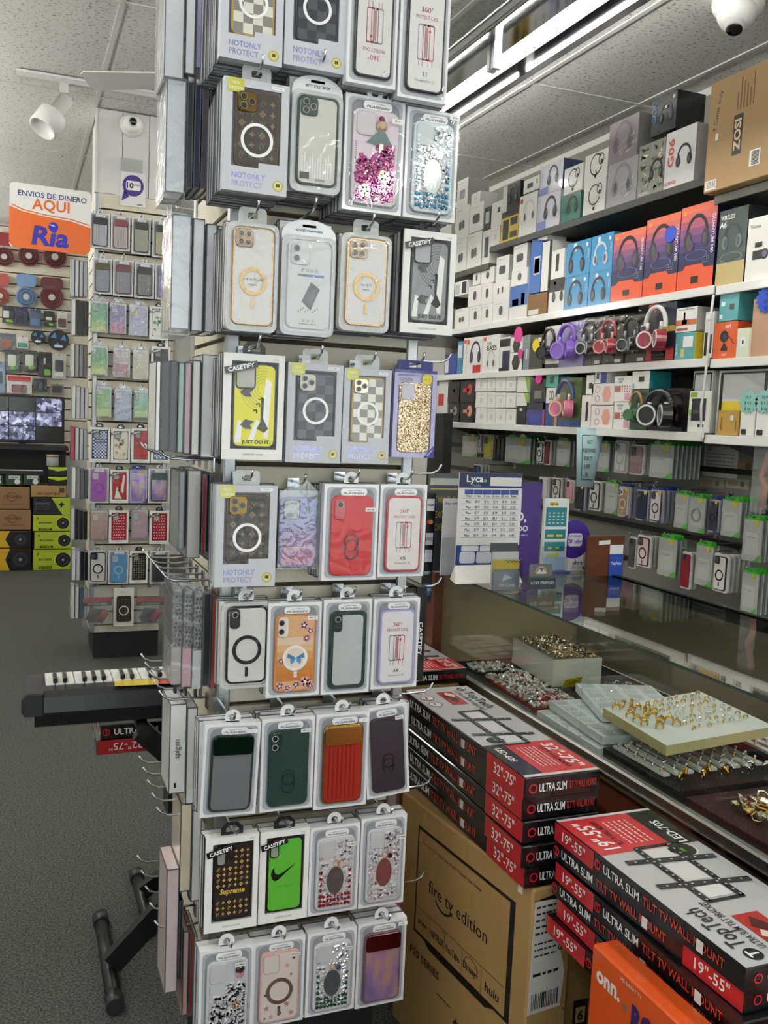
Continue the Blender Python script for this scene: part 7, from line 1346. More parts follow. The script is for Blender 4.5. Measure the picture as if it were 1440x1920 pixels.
# white slotted trays, stacked askew
TR = [((1.216, 1.70), (.03, 1), (1, -.02), .28, .17, DZ, 'bottom'), ((1.232, 1.71), (.1, 1), (1, -.1), .27, .17, DZ+.0235, 'middle'), ((1.285, 1.79), (.34, 1), (1, -.34), .25, .2, DZ+.047, 'top')]
for o_, u, v, lu, lv, z, nm in TR:
    b = par(o_, u, v, lu, lv); t, c = solid('ring_tray', nm+' white slotted tray of the stack in the counter', 'tray', [b[0], b[3], b[2], b[1]], z, z+.02, '#e4e6e8', 'plastic')
    m = MB(); uu, vv = (b[1]-b[0]), (b[3]-b[0])
    for i in range(6):
        for j in range(4):
            s = [b[0]+uu*((i+a)/6.0)+vv*((j+d)/4.0) for a, d in ((.12, .15), (.88, .15), (.88, .85), (.12, .85))]; m.add([(q.x-c.x, q.y-c.y, .0206) for q in s], [(0, 3, 2, 1)], '#c3c7cc' if (i+j) % 2 else '#d0d3d8')
    m.build('slot', 'paper', t)
    o = sprinkle(t, [b[0]-c+uu*.04, b[0]-c+uu*.96, b[2]-c, b[3]-c+uu*.04], .021, 60, SV, .0035, 'x', seed=len(nm), hgt=.0005).build('small_jewellery', 'gem', t); o['kind'] = 'stuff'
# cream foam pad with rings
PZ = .758; cp = [at(2, .78, 1131, 1327), at(2, .78, 1250, 1398), at(2, .78, 1452, 1362), at(2, .78, 1312, 1296)]
t, c = solid('ring_pad', 'thick cream foam pad set with gold rings lying across the trays', 'display pad', [cp[0], cp[1], cp[2], cp[3]], PZ, .78, '#cfc28c', 'card', '#ecebe6')
RM = {}
def ring_thing(x, y, z, rz, big, gold, label, group):
    k = (big, gold)
    if k not in RM:
        r = .0095 if big else .0062; m = MB('#d9ac4c' if gold else '#dcdcda'); m.tube([(r*math.cos(a*math.pi/5), 0, r*.75+r*math.sin(a*math.pi/5)) for a in range(10)], [r*(.34 if 1 <= a <= 4 else .16) for a in range(10)], n=5, closed=True); t_ = thing('ring', label, 'ring', (x, y, z), rz, group); a_ = m.build('band', 'metal', t_)
        m = MB(); m.T = Matrix.Translation((0, 0, r*1.95)) @ Matrix.Rotation(R2(-90), 4, 'X'); m.gem(0, 0, 0, r*.55, r*.35, '#d8b458' if gold and big else '#e8e4e0', 8); b_ = m.build('setting', 'metal' if gold and big else 'gem', t_); RM[k] = (a_.data, b_.data); return
    t_ = thing('ring', label, 'ring', (x, y, z), rz, group); link('band', RM[k][0], t_); link('setting', RM[k][1], t_)
uu, vv = cp[1]-cp[0], cp[3]-cp[0]; rnd = random.Random(9)
for i in range(12):
    for j in range(7):
        a, b = .1+.115*j+rnd.uniform(-.02, .02), .07+.077*i; big = i < 4
        if big and (j > 5 or rnd.random() < .2): continue
        p = cp[0]+uu*a+vv*b; ring_thing(p.x, p.y, 0.7765, rnd.uniform(-.4, .8), big, big or rnd.random() < .55, 'chunky gold ring at the near corner of the cream foam pad' if big else 'small stone set ring in the rows of the cream foam pad', 'chunky rings on the cream pad' if big else 'small rings on the cream pad')
# black trays with white ring strips
for ti, (o_, lu, lv, nm, col) in enumerate((((1.222, 1.435), .255, .30, 'near black velvet tray with white ring strips', '#151517'), ((1.545, 1.30), .44, .12, 'rear black velvet tray with white ring strips', '#17171a'))):
    b = par(o_, (0, 1), (1, 0), lu, lv); t, c = solid('velvet_tray', nm, 'tray', [b[0], b[3], b[2], b[1]], DZ, DZ+.026, col, 'matte')
    for j in range(9 if ti == 0 else 4):
        x = b[0].x-c.x+.028+.0305*j; y0, y1 = (-lu*.22, lu*.47) if ti == 0 else (-lu*.46, lu*.46); MB('#eceae6').box(x-.008, x+.008, y0, y1, .026, .032).build('ring_strip', 'paper', t)
        for i in range(6 if ti == 0 else 8): ring_thing(c.x+x, c.y+y0+.015+i*(y1-y0-.03)/(5 if ti == 0 else 7), DZ+.029, .2*((i*7+j*3) % 5), False, (i*5+j) % 4 == 0, 'small silver ring in the white strips of the black tray', 'small rings in the black trays')
    if ti == 0:
        for k in range(9): ring_thing(c.x-.11+.028*k, c.y-lu*.33+.018*(k % 2), DZ+.0255, .5+.3*k, True, k < 5, 'large ring standing on the front edge of the near black tray', 'large rings on the near black tray')
b = par((1.228, 1.02), (0, 1), (1, 0), .4, .3); t, c = solid('maroon_tray', 'maroon velvet tray with gold chains and pearls at the lower right', 'tray', [b[0], b[3], b[2], b[1]], DZ, DZ+.02, '#3a1a1f', 'matte')
o = sprinkle(t, [b[0]-c+Vector((.05, .03, 0)), b[1]-c+Vector((.05, -.06, 0)), b[2]-c-Vector((.02, .06, 0)), b[3]-c+Vector((-.02, .03, 0))], .024, 420, ['#d8b868', '#e8dcc0', '#f0e8d8', '#c9a04c'], .012, 'x', seed=8, hgt=.015).build('gold_chains', 'metal', t); o['kind'] = 'stuff'
# ---------------------------------------------------------------- displays standing on the counter
CT = CZ+.0005
Y = 2.36; a = at(1, Y, 853, 1062); b = at(1, Y, 981, 888); w_ = b.x-a.x; h_ = b.z-CT
t = thing('rate_board', 'blue and white price board headed Lyca on the counter', 'sign', (a.x, Y, CT))
MB('#eceae8').box(0, w_, 0, .004, .02, h_).build('board', 'gloss', t)
m = MB(); m.rect(0, h_*.86, w_, h_, -.0006, '#23305c'); m.rect(0, .02, w_, h_*.33, -.0006, '#2c3f8c'); m.flat(rr(w_*.06, .05, w_*.3, h_*.27, .006, 2), -.0012, '#d8dce6'); m.flat(rr(w_*.32, .05, w_*.56, h_*.27, .006, 2), -.0012, '#d8dce6')
for k in range(3): m.flat(rr(w_*(.08+.29*k), h_*.275, w_*(.35+.29*k), h_*.325, .003, 2), -.0012, '#e4e6ec')
for k in range(6): m.rect(w_*(.09+.142*k), h_*.80, w_*(.225+.142*k), h_*.845, -.0012, '#3a4f9c')
for r in range(8):
    m.line([(w_*.06, h_*(.765-.052*r)), (w_*.95, h_*(.765-.052*r))], .0012, -.001, '#8a94b4')
    for k in range(6): m.text(['Plan', '$19', '$16', '$14', '$12', '5.00'][k] if r else ['Plan', '1 mo', '3 mo', '6 mo', '12 mo', 'Save'][k], w_*(.155+.142*k), h_*(.785-.052*r), .007, -.0012, '#4a5068', .01)
m.rect(w_*.48, h_*.88, w_*.98, h_*.96, -.0012, '#e4e2e4'); m.build('printed_table', 'gloss', t)
m = MB(); m.text('Lyca', w_*.24, h_*.935, h_*.065, -.0015, '#f2f4f8', .02, fit=w_*.26); m.text('Mobile', w_*.26, h_*.885, h_*.025, -.0015, '#9ab0d8', 0); m.disc(w_*.4, h_*.925, .005, -.0015, '#5cc88c', 8); m.build('lettering', 'gloss', t)
m = MB('#eeece8'); m.add([(-.02, -.05, 0), (w_*.95, -.05, 0), (w_*.95, .0, .045), (0, .0, .045), (w_*.95, .03, 0), (-.0, .03, 0)], [(0, 1, 2, 3), (3, 2, 4, 5), (0, 3, 5), (1, 4, 2), (5, 4, 1, 0)]); m.build('folded_base', 'paper', t)
m = MB(); m.T = Matrix.Translation((w_*.62, -.026, .022)) @ Matrix.Rotation(R2(-48), 4, 'X'); m.text('Lyca', 0, 0, .016, -.001, '#3a3f52', .02); m.build('base_lettering', 'paper', t)
Y = 2.44; a = at(1, Y, 975, 1050); b = at(1, Y, 1018, 905); w_ = b.x-a.x+.07; h_ = b.z-CT
t = thing('purple_board', 'purple display board behind the price board', 'sign', (a.x-.08, Y, CT)); MB('#4a2c84').box(0, w_+.01, 0, .004, 0, h_).build('board', 'gloss', t); m = MB(); m.text('O,', w_*.55, h_*.62, h_*.1, -.001, '#f0eef4', .03); m.text('DO', w_*.62, h_*.5, h_*.06, -.001, '#f0eef4', .03); sim_text(m, w_*.5, h_*.42, w_*.75, .006, -.001, '#b8a8d8'); m.build('lettering', 'gloss', t); MB('#3a2270').box(-.01, w_-.02, -.03, .04, 0, .006).build('foot', 'gloss', t)
p = at(2, CZ, 1038, 1072); Y = p.y; a = at(1, Y, 1013, 1062); b = at(1, Y, 1068, 935); w_ = b.x-a.x; h_ = b.z-CT
t = thing('brochure_holder', 'white and teal brochure standing in an acrylic holder', 'brochure', (a.x, Y, CT)); MB('#e9efec').box(.004, w_, 0, .012, .006, h_).build('brochure', 'gloss', t)
m = MB(); m.rect(.01, h_*.2, w_*.97, h_*.02, -.0006, '#b4d4ec'); m.rect(w_*.1, h_*.62, w_*.92, h_*.88, -.0006, '#2f8a98'); m.rect(w_*.1, h_*.45, w_*.92, h_*.58, -.0006, '#2f8a98'); m.rect(w_*.1, h_*.28, w_*.92, h_*.41, -.0006, '#2f8a98'); m.flat(rr(w_*.25, h_*.9, w_*.55, h_*.95, .004, 2), -.0006, '#e8d83c'); m.flat(rr(w_*.2, h_*.2, w_*.7, h_*.25, .004, 2), -.0006, '#d8e04c')
for r in range(4):
    for k in range(4): m.rect(w_*(.2+.17*k), h_*(.66+.045*r), w_*(.29+.17*k), h_*(.675+.045*r), -.0012, '#cfe6e6')
for k in range(2): m.rect(w_*(.2+.35*k), h_*.48, w_*(.45+.35*k), h_*.51, -.0012, '#e8d83c'); m.rect(w_*(.25+.3*k), h_*.31, w_*(.4+.3*k), h_*.34, -.0012, '#e8d83c')
m.text('Sign up', w_*.4, h_*.925, .008, -.0012, '#33403c', .01); m.build('print', 'gloss', t); MB().box(0, w_+.004, -.006, -.004, 0, h_*.35).build('holder_front', 'acrylic', t); MB('#2a3a80').box(0, w_, -.03, .03, 0, .004).build('base', 'gloss', t)
p = at(2, CZ, 1085, 1072); Y = p.y+.02; a = at(1, Y, 1068, 1070); b = at(1, Y, 1098, 975); w_ = b.x-a.x+.02; h_ = b.z-CT
t = thing('round_sign', 'white counter card with violet disc lettered ultra', 'sign', (a.x-.02, Y, CT)); MB('#eceae8').box(0, w_, 0, .003, 0, h_*.6).build('card', 'gloss', t); MB('#4a2f94').prism(ell(w_*.4, h_*.62, h_*.38, h_*.38, 28), -.0008, .003).build('disc', 'gloss', t); m = MB(); m.flat(rr(w_*.1, h_*.48, w_*.88, h_*.74, .01, 3), -.0014, '#e8e4f0'); m.text('10 YEARS', w_*.5, h_*.68, .008, -.0018, '#4a2f94', .01); m.text('OF ultra', w_*.5, h_*.58, .013, -.0018, '#4a2f94', .02); m.text('ultra', w_*.7, h_*.16, .014, -.0008, '#4a2f94', .02); m.text('EST. 2012', w_*.7, h_*.06, .007, -.0008, '#77758a', 0); m.build('lettering', 'gloss', t)
p = at(2, CZ, 1140, 1080); Y = p.y; a = at(1, Y, 1098, 1075); b = at(1, Y, 1172, 1005)
t = thing('wooden_clipboard', 'brown wooden board with blue and white cards on the counter', 'clipboard', (a.x, Y, CT)); w_ = b.x-a.x; h_ = b.z-CT; MB().box(0, w_, 0, .008, 0, h_).build('board', 'wood', t)
MB('#2c52b8').box(w_*.6, w_*.96, -.004, -.002, .0, h_*.55).build('blue_card', 'gloss', t); m = MB(); m.prism([(w_*.6, h_*.55), (w_*.96, h_*.55), (w_*.96, h_*.78), (w_*.6, h_*.78)], -.003, -.001, '#eceae4'); m.prism([(w_*.3, h_*.78), (w_*.6, h_*.8), (w_*.6, h_*.9), (w_*.3, h_*.88)], -.002, 0, '#eeece8'); m.build('white_card', 'paper', t); m = MB(); m.text('TracFone', w_*.78, h_*.32, .01, -.0045, '#f0f2f8', .02, fit=w_*.28); m.build('lettering', 'gloss', t)
p = at(2, CZ, 1018, 1112); Y = p.y; a = at(1, Y, 990, 1100); b = at(1, Y, 1044, 1058)
t = thing('prepaid_card_stand', 'black AT&T prepaid cards in a small clear stand', 'card stand', (a.x, Y, CT)); w_ = b.x-a.x; h_ = b.z-CT; MB('#1b1f24').box(0, w_, 0, .002, .01, h_*.52).build('front_card', 'gloss', t); m = MB(); m.text('AT&T PREPAID', w_*.5, h_*.36, .0085, -.001, '#d8ecf8', .02, fit=w_*.85); m.build('lettering', 'gloss', t)
m = MB('#6a6c6e'); m.rprism(w_*.06, h_*.4, w_*.9, h_, .006, .006, .008); m.build('rear_card', 'gloss', t); m = MB(); m.flatring(w_*.48, h_*.7, .018, .015, .0054, '#c8a890', 16, 1, 0, math.pi); m.flat([(w_*.3, h_*.66), (w_*.42, h_*.85), (w_*.5, h_*.72), (w_*.58, h_*.82), (w_*.7, h_*.66)], .0056, '#d8d0c8'); m.build('emblem', 'gloss', t); MB().box(-.004, w_+.004, -.006, -.005, 0, h_*.6).build('stand_front', 'acrylic', t); MB().box(-.004, w_+.004, -.03, .03, 0, .003).build('stand_base', 'acrylic', t)
p = at(2, CZ, 950, 1108); Y = p.y; a = at(1, Y, 925, 1100); b = at(1, Y, 978, 1020)
t = thing('card_reader_stand', 'clear acrylic holder with silver and yellow SIM packs on the counter', 'card holder', (a.x, Y, CT)); w_ = b.x-a.x; h_ = b.z-CT; MB('#b9bcc0').box(0, w_, .012, .02, 0, h_*.82).build('silver_pack', 'wrap', t); MB('#4a4c50').box(-.002, w_, .02, .026, h_*.8, h_).build('grey_card', 'gloss', t); m = MB('#e6c62c'); m.box(.002, w_*.98, .002, .01, h_*.46, h_*.66)
for k in range(8): m.rect(w_*(.45+.065*k), h_*(.6 if k % 2 else .64), w_*(.515+.065*k), h_*(.63 if k % 2 else .66), .0014, '#1c1c1c')
m.build('yellow_card', 'gloss', t); m = MB('#8f9296'); m.box(.0, w_, .0, .002, .002, h_*.42); m.text('SIM Cards', w_*.5, h_*.12, .009, -.0008, '#e8eaec', .01); m.flat([(w_*.3, h_*.2), (w_*.7, h_*.28), (w_*.4, h_*.36)], -.0008, '#d8dcde'); m.build('front_card', 'wrap', t); MB().box(-.004, w_+.004, -.008, -.006, 0, h_*.7).build('holder_front', 'acrylic', t)
# brochures at the far corner, credit notice and card logo strip
Y = 2.45; a = at(1, Y, 826, 1060); b = at(1, Y, 858, 935)
t = thing('purple_brochures', 'row of violet brochures in a clear rack at the counter corner', 'brochures', (a.x, Y, CT)); w_ = b.x-a.x; h_ = b.z-CT
for k in range(5): MB('#4a2f7c' if k else '#dcdce2').box(.002+.006*k, w_+.01, .012*k, .012*k+.008, 0, h_*(1-.03*k)).build('brochure', 'gloss', t)
m = MB(); m.rect(w_*.1, h_*.9, w_*.95, h_*.97, -.0008, '#e4e6ec'); m.text('Stay with', w_*.55, h_*.935, .008, -.0014, '#3a2f5a', .01); m.build('lettering', 'gloss', t); MB().box(-.004, w_+.014, -.012, -.01, 0, h_*.5).build('rack_front', 'acrylic', t)
Y = 2.53; a = at(1, Y, 800, 1000); b = at(1, Y, 862, 888); t = thing('credit_notice', 'dark sign with gold letters about credit cards, far counter corner', 'sign', (a.x, Y, CT)); w_ = b.x-a.x; h_ = b.z-CT
MB('#5c6464').box(0, w_, 0, .004, 0, h_).build('board', 'gloss', t); m = MB()
for s, v in (('WE WILL Gladly', .72), ('EXCEPT', .58), ('CREDIT', .45)): m.text(s, w_*.5, h_*v, h_*.07, -.001, '#d8c468', .01, fit=w_*(.8 if len(s) > 7 else .55))
m.rect(.004, h_*.88, w_-.004, h_*.95, -.001, '#c8ccc8'); m.line([(.004, h_*.84), (w_-.004, h_*.84)], .003, -.001, '#d8c468'); m.build('lettering', 'gloss', t)
Y = 2.505; a = at(1, Y, 789, 1130); b = at(1, Y, 818, 925); t = thing('card_logo_strip', 'black strip of payment card logos on the counter end post', 'sign', (a.x, Y, a.z)); w_ = b.x-a.x; h_ = b.z-a.z
MB('#141416').box(0, w_, 0, .004, 0, h_).build('strip', 'gloss', t); m = MB()
for k, (c, s) in enumerate((('#e6e6ea', 'VISA'), ('#26201c', ''), ('#e0dcd8', 'DISC'), ('#d8e0ec', ''), ('#1c1c20', 'EBT'), ('#2f6cb4', 'AMEX'))):
    v = h_*(.84-.155*k); m.rect(w_*.15, v, w_*.88, v+h_*.11, -.0008, c)
    if s: m.text(s, w_*.5, v+h_*.055, .008, -.0014, '#2a3a8c' if c[1] in 'ed' else '#e8ecf4', .02)
    if k == 1: m.disc(w_*.42, v+h_*.055, .007, -.0014, '#c8342c', 12); m.disc(w_*.6, v+h_*.055, .007, -.0016, '#e0982c', 12)
m.build('card_logo', 'gloss', t)
# dark tower behind the corner, curled notice hanging from the lowest shelf
Y = 4.9; a = at(1, Y, 818, 1060); b = at(1, Y, 851, 775); t = thing('black_speaker', 'tall black loudspeaker standing between the near tower and the shelves', 'speaker', (a.x, Y, 0)); w_ = b.x-a.x; MB('#161618').cbox(0, w_, 0, .2, 0, b.z, .006).build('cabinet', 'plastic', t); MB('#232326').rprism(w_*.1, b.z*.35, w_*.9, b.z*.97, .01, -.006, 0).build('grille', 'matte', t)
X = XS-.006; Yc = sol(1, (X, 0, 1.4), x=1107); t = thing('hanging_notice', 'curled teal plastic notice hanging from the lowest shelf', 'sign', (X, Yc, zD-.27), R2(-32)); t.scale = (.68, .8, 1)
m = MB('#a8c8cc'); n = 10; V = []
for i in range(n+1):
    a = -1.25+2.5*i/n
    for z, r in ((0, .05), (.268, .085)): V.append((r*math.sin(a)*1.15+(.0 if z else -.015), -.01-r*(math.cos(a)-.3)*.55, z))
m.add(V, [(2*i, 2*i+2, 2*i+3, 2*i+1) for i in range(n)], None, True); sh = m.build('sheet', 'plastic', t); md = sh.modifiers.new('thickness', 'SOLIDIFY'); md.thickness = .0015
m = MB()
for k, s in enumerate(('NOT', 'RESPONSI', 'FOR IT', 'LEFT', '30')): m.text(s, .0-.002*k, .205-.037*k, .018, -.062+.004*k, '#1c2a2c', .02, fit=[.035, .08, .05, .04, .02][k])
for a, b in (((-.052, .235), (.052, .235)), ((-.052, .235), (-.04, .035)), ((-.04, .035), (.03, .035))): m.line([a, b], .004, -.06, '#1c2a2c')
m.build('lettering', 'paper', t)
MB('#e8e8e6').box(-.02, .02, -.045, .006, .266, .274).build('clip', 'plastic', t)
# ================================================================ cartons in front of the counter
def vx(m, kind, *a):
    pass
FT = dict(x0=.90, y0=1.43, z=.56)
t = thing('television_carton', 'brown cardboard television carton lettered fire tv edition', 'carton', (FT['x0'], FT['y0'], 0), R2(6.5)); W_, L_, H_ = .098, .5, FT['z']-.001
MB('#b4915a').cbox(0, W_, 0, L_, 0, H_, .004).build('box', 'card', t)
LT = Matrix.Rotation(R2(-90), 4, 'Z')      # print on the -X face: print x runs toward the camera
K_ = '#241d14'; fa, fw, fz, fh = .08, .37, .26, .25
def lp(name, draw):
    m = MB(); m.T = Matrix.Translation((0, L_, 0)) @ LT; draw(m); m.build(name, 'paper', t)
def fr(m):
    a, b, c, d = fa, fa+fw, fz, fz+fh; m.frame([(a, c), (b, c), (b, d), (a, d)], [(a+.004, c+.006), (b-.016, c+.006), (b-.016, d-.007), (a+.004, d-.007)], -.0006, .0002, K_); m.flat([(a+.04, c+.002), (b-.05, c+.002), (b-.08, c-.012), (a+.07, c-.012)], -.0007, K_)
lp('printed_frame', fr)
def let(m):
    y = -.0008; m.text('fire tv edition', fa+.46*fw, .393, .03, y, K_, .0, fit=.62*fw); m.text('Home  Live  Your Videos  Free  Movies  TV Shows  Apps  Settings', fa+.37*fw, .478, .007, y, K_, .0, fit=.64*fw)
    cx = fa+.32*fw; m.line([(cx+.034*math.cos(R2(q)), .382+.022*math.sin(R2(q))) for q in range(200, 341, 14)], .0045, y, K_); m.flat([(cx+.024, .376), (cx+.037, .378), (cx+.034, .366)], y, K_)
    m.text('F20 SERIES', fa+.14*fw, .212, .018, y, K_, .01, fit=.34*fw); m.line([(fa+.01, .325), (fa+fw-.02, .325)], .0012, y, '#4a3a20')
    for s, u, h, f in (('prime', .1, .012, .1), ('NETFLIX', .27, .016, .14), ('YouTube', .44, .016, .15), ('Disney+', .63, .016, .15), ('hulu', .84, .02, .13)): m.text(s, fa+u*fw, .293, h, y, K_, .015, fit=f*fw)
    for u in (.185, .35, .54, .735): m.line([(fa+u*fw, .325), (fa+u*fw, .268)], .001, y, '#4a3a20')
    m.flatring(fa+.63*fw, .295, .028, .0265, y, K_, 16, .9, R2(20), R2(170)); m.text('dts', fa+.53*fw, .15, .02, y, K_, .04); sim_text(m, fa+.3*fw, .17, fa+.45*fw, .005, y, '#4a3a20')
    m.rect(L_-.045, .535, L_-.03, .55, -.0009, '#e6e2d8'); m.rect(.1, .53, .112, .548, -.0009, '#b89c6c')
lp('lettering', let)
m = MB(); m.prism([(.004, .31), (.08, .31), (.086, .38), (.072, .43), (.075, .53), (.006, .535)], -.0015, -.0002, '#dcdad4'); m.prism([(.004, .535), (.09, .545), (.092, .5), (.075, .46), (.074, .53)], -.001, -.0001, '#1a1815'); m.build('shipping_label', 'paper', t)
m = MB(); rnd = random.Random(4)
for k in range(16): m.rect(.01+.004*k, .318, .01+.004*k+rnd.uniform(.001, .003), .35, -.0022, '#1c1c1c')
for r in range(5): sim_text(m, .01, .52-.013*r, .055, .006, -.0022, '#2a2a2a')
for r in range(3): sim_text(m, .01, .448-.012*r, .062, .005, -.0022, '#3a3a3a')
sim_text(m, .01, .385, .07, .008, -.0022, '#222222'); m.text('G', .071, .433, .012, -.0022, '#1c1c1c', .02); m.build('label_print', 'paper', t)
def icons(m, x, z):
    for k in range(4):
        m.rect(x, z-.07*k, x+.034, z+.06-.07*k, -.0006, '#1b1712'); m.rect(x+.006, z+.012-.07*k, x+.028, z+.045-.07*k, -.0012, '#b0935c'); m.text('6X=O'[k], x+.017, z+.028-.07*k, .02, -.0018, '#1b1712', .03)
m = MB(); icons(m, .02, .22); m.build('handling_icons', 'paper', t)
m = MB('#b8b4a8')
for k in range(4): m.tube([(.088, -.001, .3-.07*k), (.094, -.001, .312-.07*k)], .0012, n=5)
m.build('staple', 'metal', t)
t = thing('second_carton', 'brown carton standing between the television carton and the counter', 'carton', (1.005, 1.455, 0)); MB('#8f7444').cbox(0, .12, 0, .75, 0, .555, .004).build('box', 'card', t); m = MB(); icons(m, .018, .24); m.rect(.01, .49, .1, .53, -.0006, '#1b1712'); m.text('LED', .03, .51, .014, -.0012, '#4a8a3c', .02); m.build('handling_icons', 'paper', t); MB('#17130e').rprism(.03, .36, .1, .41, .02, -.0006, 0).build('hand_hole', 'matte', t)
# ---------------------------------------------------------------- boxed tilt wall mounts
BK, RD, GY = '#151416', '#c8242c', '#c3c2c4'
RX = Matrix.Rotation(R2(-90), 4, 'X')
def mount_box(loc, phi, L, W, H, size, label, group, full=True, red=True, flip=False, model='LED-60S', end=True):
    t = thing('wall_mount_box', label, 'box', loc, phi, group); e = L/2
    m = MB(BK); m.cbox(-e, e, -W/2, W/2, 0, H, .002, BK); m.build('box', 'gloss', t)
    for s in (-1, 1):           # long sides
        m = MB(); m.T = (Matrix.Rotation(math.pi, 4, 'Z') if s > 0 else Matrix.Identity(4)) @ Matrix.Translation((0, -W/2, 0)); rx = e if s < 0 else -e
        fz = H/2; ro = math.pi if flip else 0
        a, b = (e-.26*L, e-.002) if s < 0 else (-e+.002, -e+.26*L)
        if red: m.rect(min(a, b), .001, max(a, b), H-.001, -.0006, RD); m.text(size, (a+b)/2, fz, H*.5, -.0012, '#f2f0ee', .01, rot=ro, fit=.15*L)
        c = -.14*L if s < 0 else .12*L
        m.text('ULTRA SLIM', c-.2*L, fz, H*.42, -.0008, '#f0eeec', .015, rot=ro, fit=.2*L); m.text('TILT TV WALL MOUNT', c+.11*L, fz, H*.42, -.0008, '#c8402c', .015, rot=ro, fit=.38*L); m.flatring(c-.335*L, fz, H*.26, H*.18, -.0008, RD, 12); m.text('T', c-.335*L, fz, H*.3, -.0009, RD, .03); m.rect(c+.18*L, fz-.01, c+.21*L, fz+.008, -.0014, '#e6e4e0')
        m.build('side_print', 'gloss', t)
    if end:
        for s in (-1, 1):
            m = MB(); m.T = Matrix.Rotation(s*math.pi/2, 4, 'Z') @ Matrix.Translation((0, -e, 0)); m.text('ULTRA SLIM', -W*.13, H/2, H*.38, -.0008, '#f0eeec', .015, fit=W*.36); m.text('TILT TV WALL MOUNT', W*.26, H/2, H*.34, -.0008, '#b8342c', .01, fit=W*.38); m.flatring(-W*.39, H/2, H*.22, H*.15, -.0008, RD, 12); m.build('end_print', 'gloss', t)
    if full:
        m = MB(); m.T = Matrix.Translation((0, 0, H)) @ RX
        m.rect(-e+.001, -W/2+.001, e-.001, W/2-.001, -.0004, GY); m.rect(e-.3*L, -W/2+.001, e-.001, W/2-.001, -.0008, '#d8383a'); m.rect(e-.3*L, -W/2+.001, e-.001, -W*.22, -.0012, BK); m.rect(e-.02*L, -W/2+.001, e-.001, W/2-.001, -.0013, '#d9d4d4')
        m.build('top_panel', 'gloss', t)
        m = MB(); m.T = Matrix.Translation((0, 0, H)) @ RX; y = -.0016
        m.text(size, e-.16*L, W*.33, W*.16, y, '#f4f2f0', .02, fit=.22*L); m.text('TILT TV WALL MOUNT', e-.15*L, W*.2, W*.06, y, '#2a1416', .01, fit=.2*L); m.text(model, e-.2*L, -W*.36, W*.09, y, '#f2f0ee', .02)
        for k in range(5): sim_text(m, e-.25*L, W*(.1-.055*k), e-.07*L, W*.025, y, '#f0d8d4')
        m.text('TopTech', -e+.2*L, W*.33, W*.15, y, '#26262a', .01, fit=.22*L); m.text('ULTRA SLIM TILT BRACKET', -e+.2*L, W*.2, W*.065, y, '#33333a', .01, fit=.27*L); m.disc(-e+.05*L, W*.33, W*.07, y, '#26262a', 16); m.text('T', -e+.05*L, W*.33, W*.09, y-.0004, '#f0f0ee', .03); m.build('lettering', 'gloss', t)
        m = MB(); m.T = Matrix.Translation((0, 0, H)) @ RX; cx, cz = .02*L, -W*.02
        def barq(x0, z0, x1, z1, w, c='#26272a', yy=-.0018): m.line([(x0, z0), (x1, z1)], w, yy, c)
        for s in (-1, 1): barq(cx-.19*L, cz+s*.16*W, cx+.19*L, cz+s*.16*W, .055*W)
        for s in (-1, 1): barq(cx+s*.19*L, cz-.18*W, cx+s*.19*L, cz+.18*W, .04*W)
        for s in (-1, 1): barq(cx+s*.085*L-.02*L, cz-.42*W, cx+s*.085*L+.02*L, cz+.40*W, .07*W, '#2f3033', -.0022)
        for k in range(12):
            for s in (-1, 1): m.disc(cx-.18*L+.033*L*k, cz+s*.16*W, .011*W, -.0026, '#c8c8ca', 6)
        for k in range(7):
            for s in (-1, 1): m.disc(cx+s*.085*L+(-.016+.005*k)*L, cz+(-.34+.11*k)*W, .012*W, -.0028, '#b8b8ba', 6)
        m.rect(cx-.17*L, cz-.12*W, cx-.1*L, cz+.12*W, -.0012, '#e4e3e2'); m.rect(cx-.06*L, cz-.12*W, cx+.06*L, cz+.12*W, -.0012, '#dedcdc'); m.rect(cx+.1*L, cz-.12*W, cx+.17*L, cz+.12*W, -.0012, '#e2e0de'); m.build('bracket_picture', 'gloss', t)
        m = MB(); m.T = Matrix.Translation((0, 0, H)) @ RX
        m.flat([(-e+.07*L, -W*.12), (-e+.24*L, -W*.12), (-e+.24*L, W*.12), (-e+.07*L, W*.12)], -.0012, '#b8342c'); m.flat([(-e+.1*L, -W*.1), (-e+.17*L, W*.08), (-e+.22*L, .0), (-e+.18*L, -W*.06)], -.0016, '#5a1a1c'); m.flat([(-e+.08*L, W*.0), (-e+.12*L, W*.1), (-e+.15*L, W*.05), (-e+.11*L, -W*.04)], -.0016, '#e4d4ce')
        for k in range(3): m.disc(-e+(.05+.085*k)*L, -W*.36, W*.1, -.0012, '#f2f0f0', 16); m.flatring(-e+(.05+.085*k)*L, -W*.36, W*.1, W*.088, -.0016, '#a8404c', 16); m.rect(-e+(.035+.085*k)*L, -W*.38, -e+(.06+.085*k)*L, -W*.36, -.0018, '#2a2a2c')
        m.disc(e-.34*L, -W*.25, W*.13, -.0012, '#f0eeec', 18); m.disc(e-.34*L, -W*.25, W*.115, -.0016, '#1c241e', 18); m.rect(e-.36*L, -W*.26, e-.33*L, -W*.22, -.002, '#5a8a2c'); m.build('inset_pictures', 'gloss', t)
    return t
H1 = .0432; zz = FT['z']
for k in range(5):
    L1, W1 = .57, .163; ox = [.004, .012, -.002, .0, .008][k]; oy = [0, -.006, .004, .008, 0][k]
    mount_box((.872+W1/2+[.008, .002, .003, .007, 0][k], 1.436+L1/2+oy, zz+H1*k), R2(-90)+R2([.8, -.5, .4, -.6, 0][k]), L1, W1, H1-.0008, '32"-75"', ['bottom', 'fourth down', 'middle', 'second', 'top'][k]+' 32 to 75 inch wall mount box on the television carton', 'large wall mount boxes', full=(k == 4))
H2 = .036
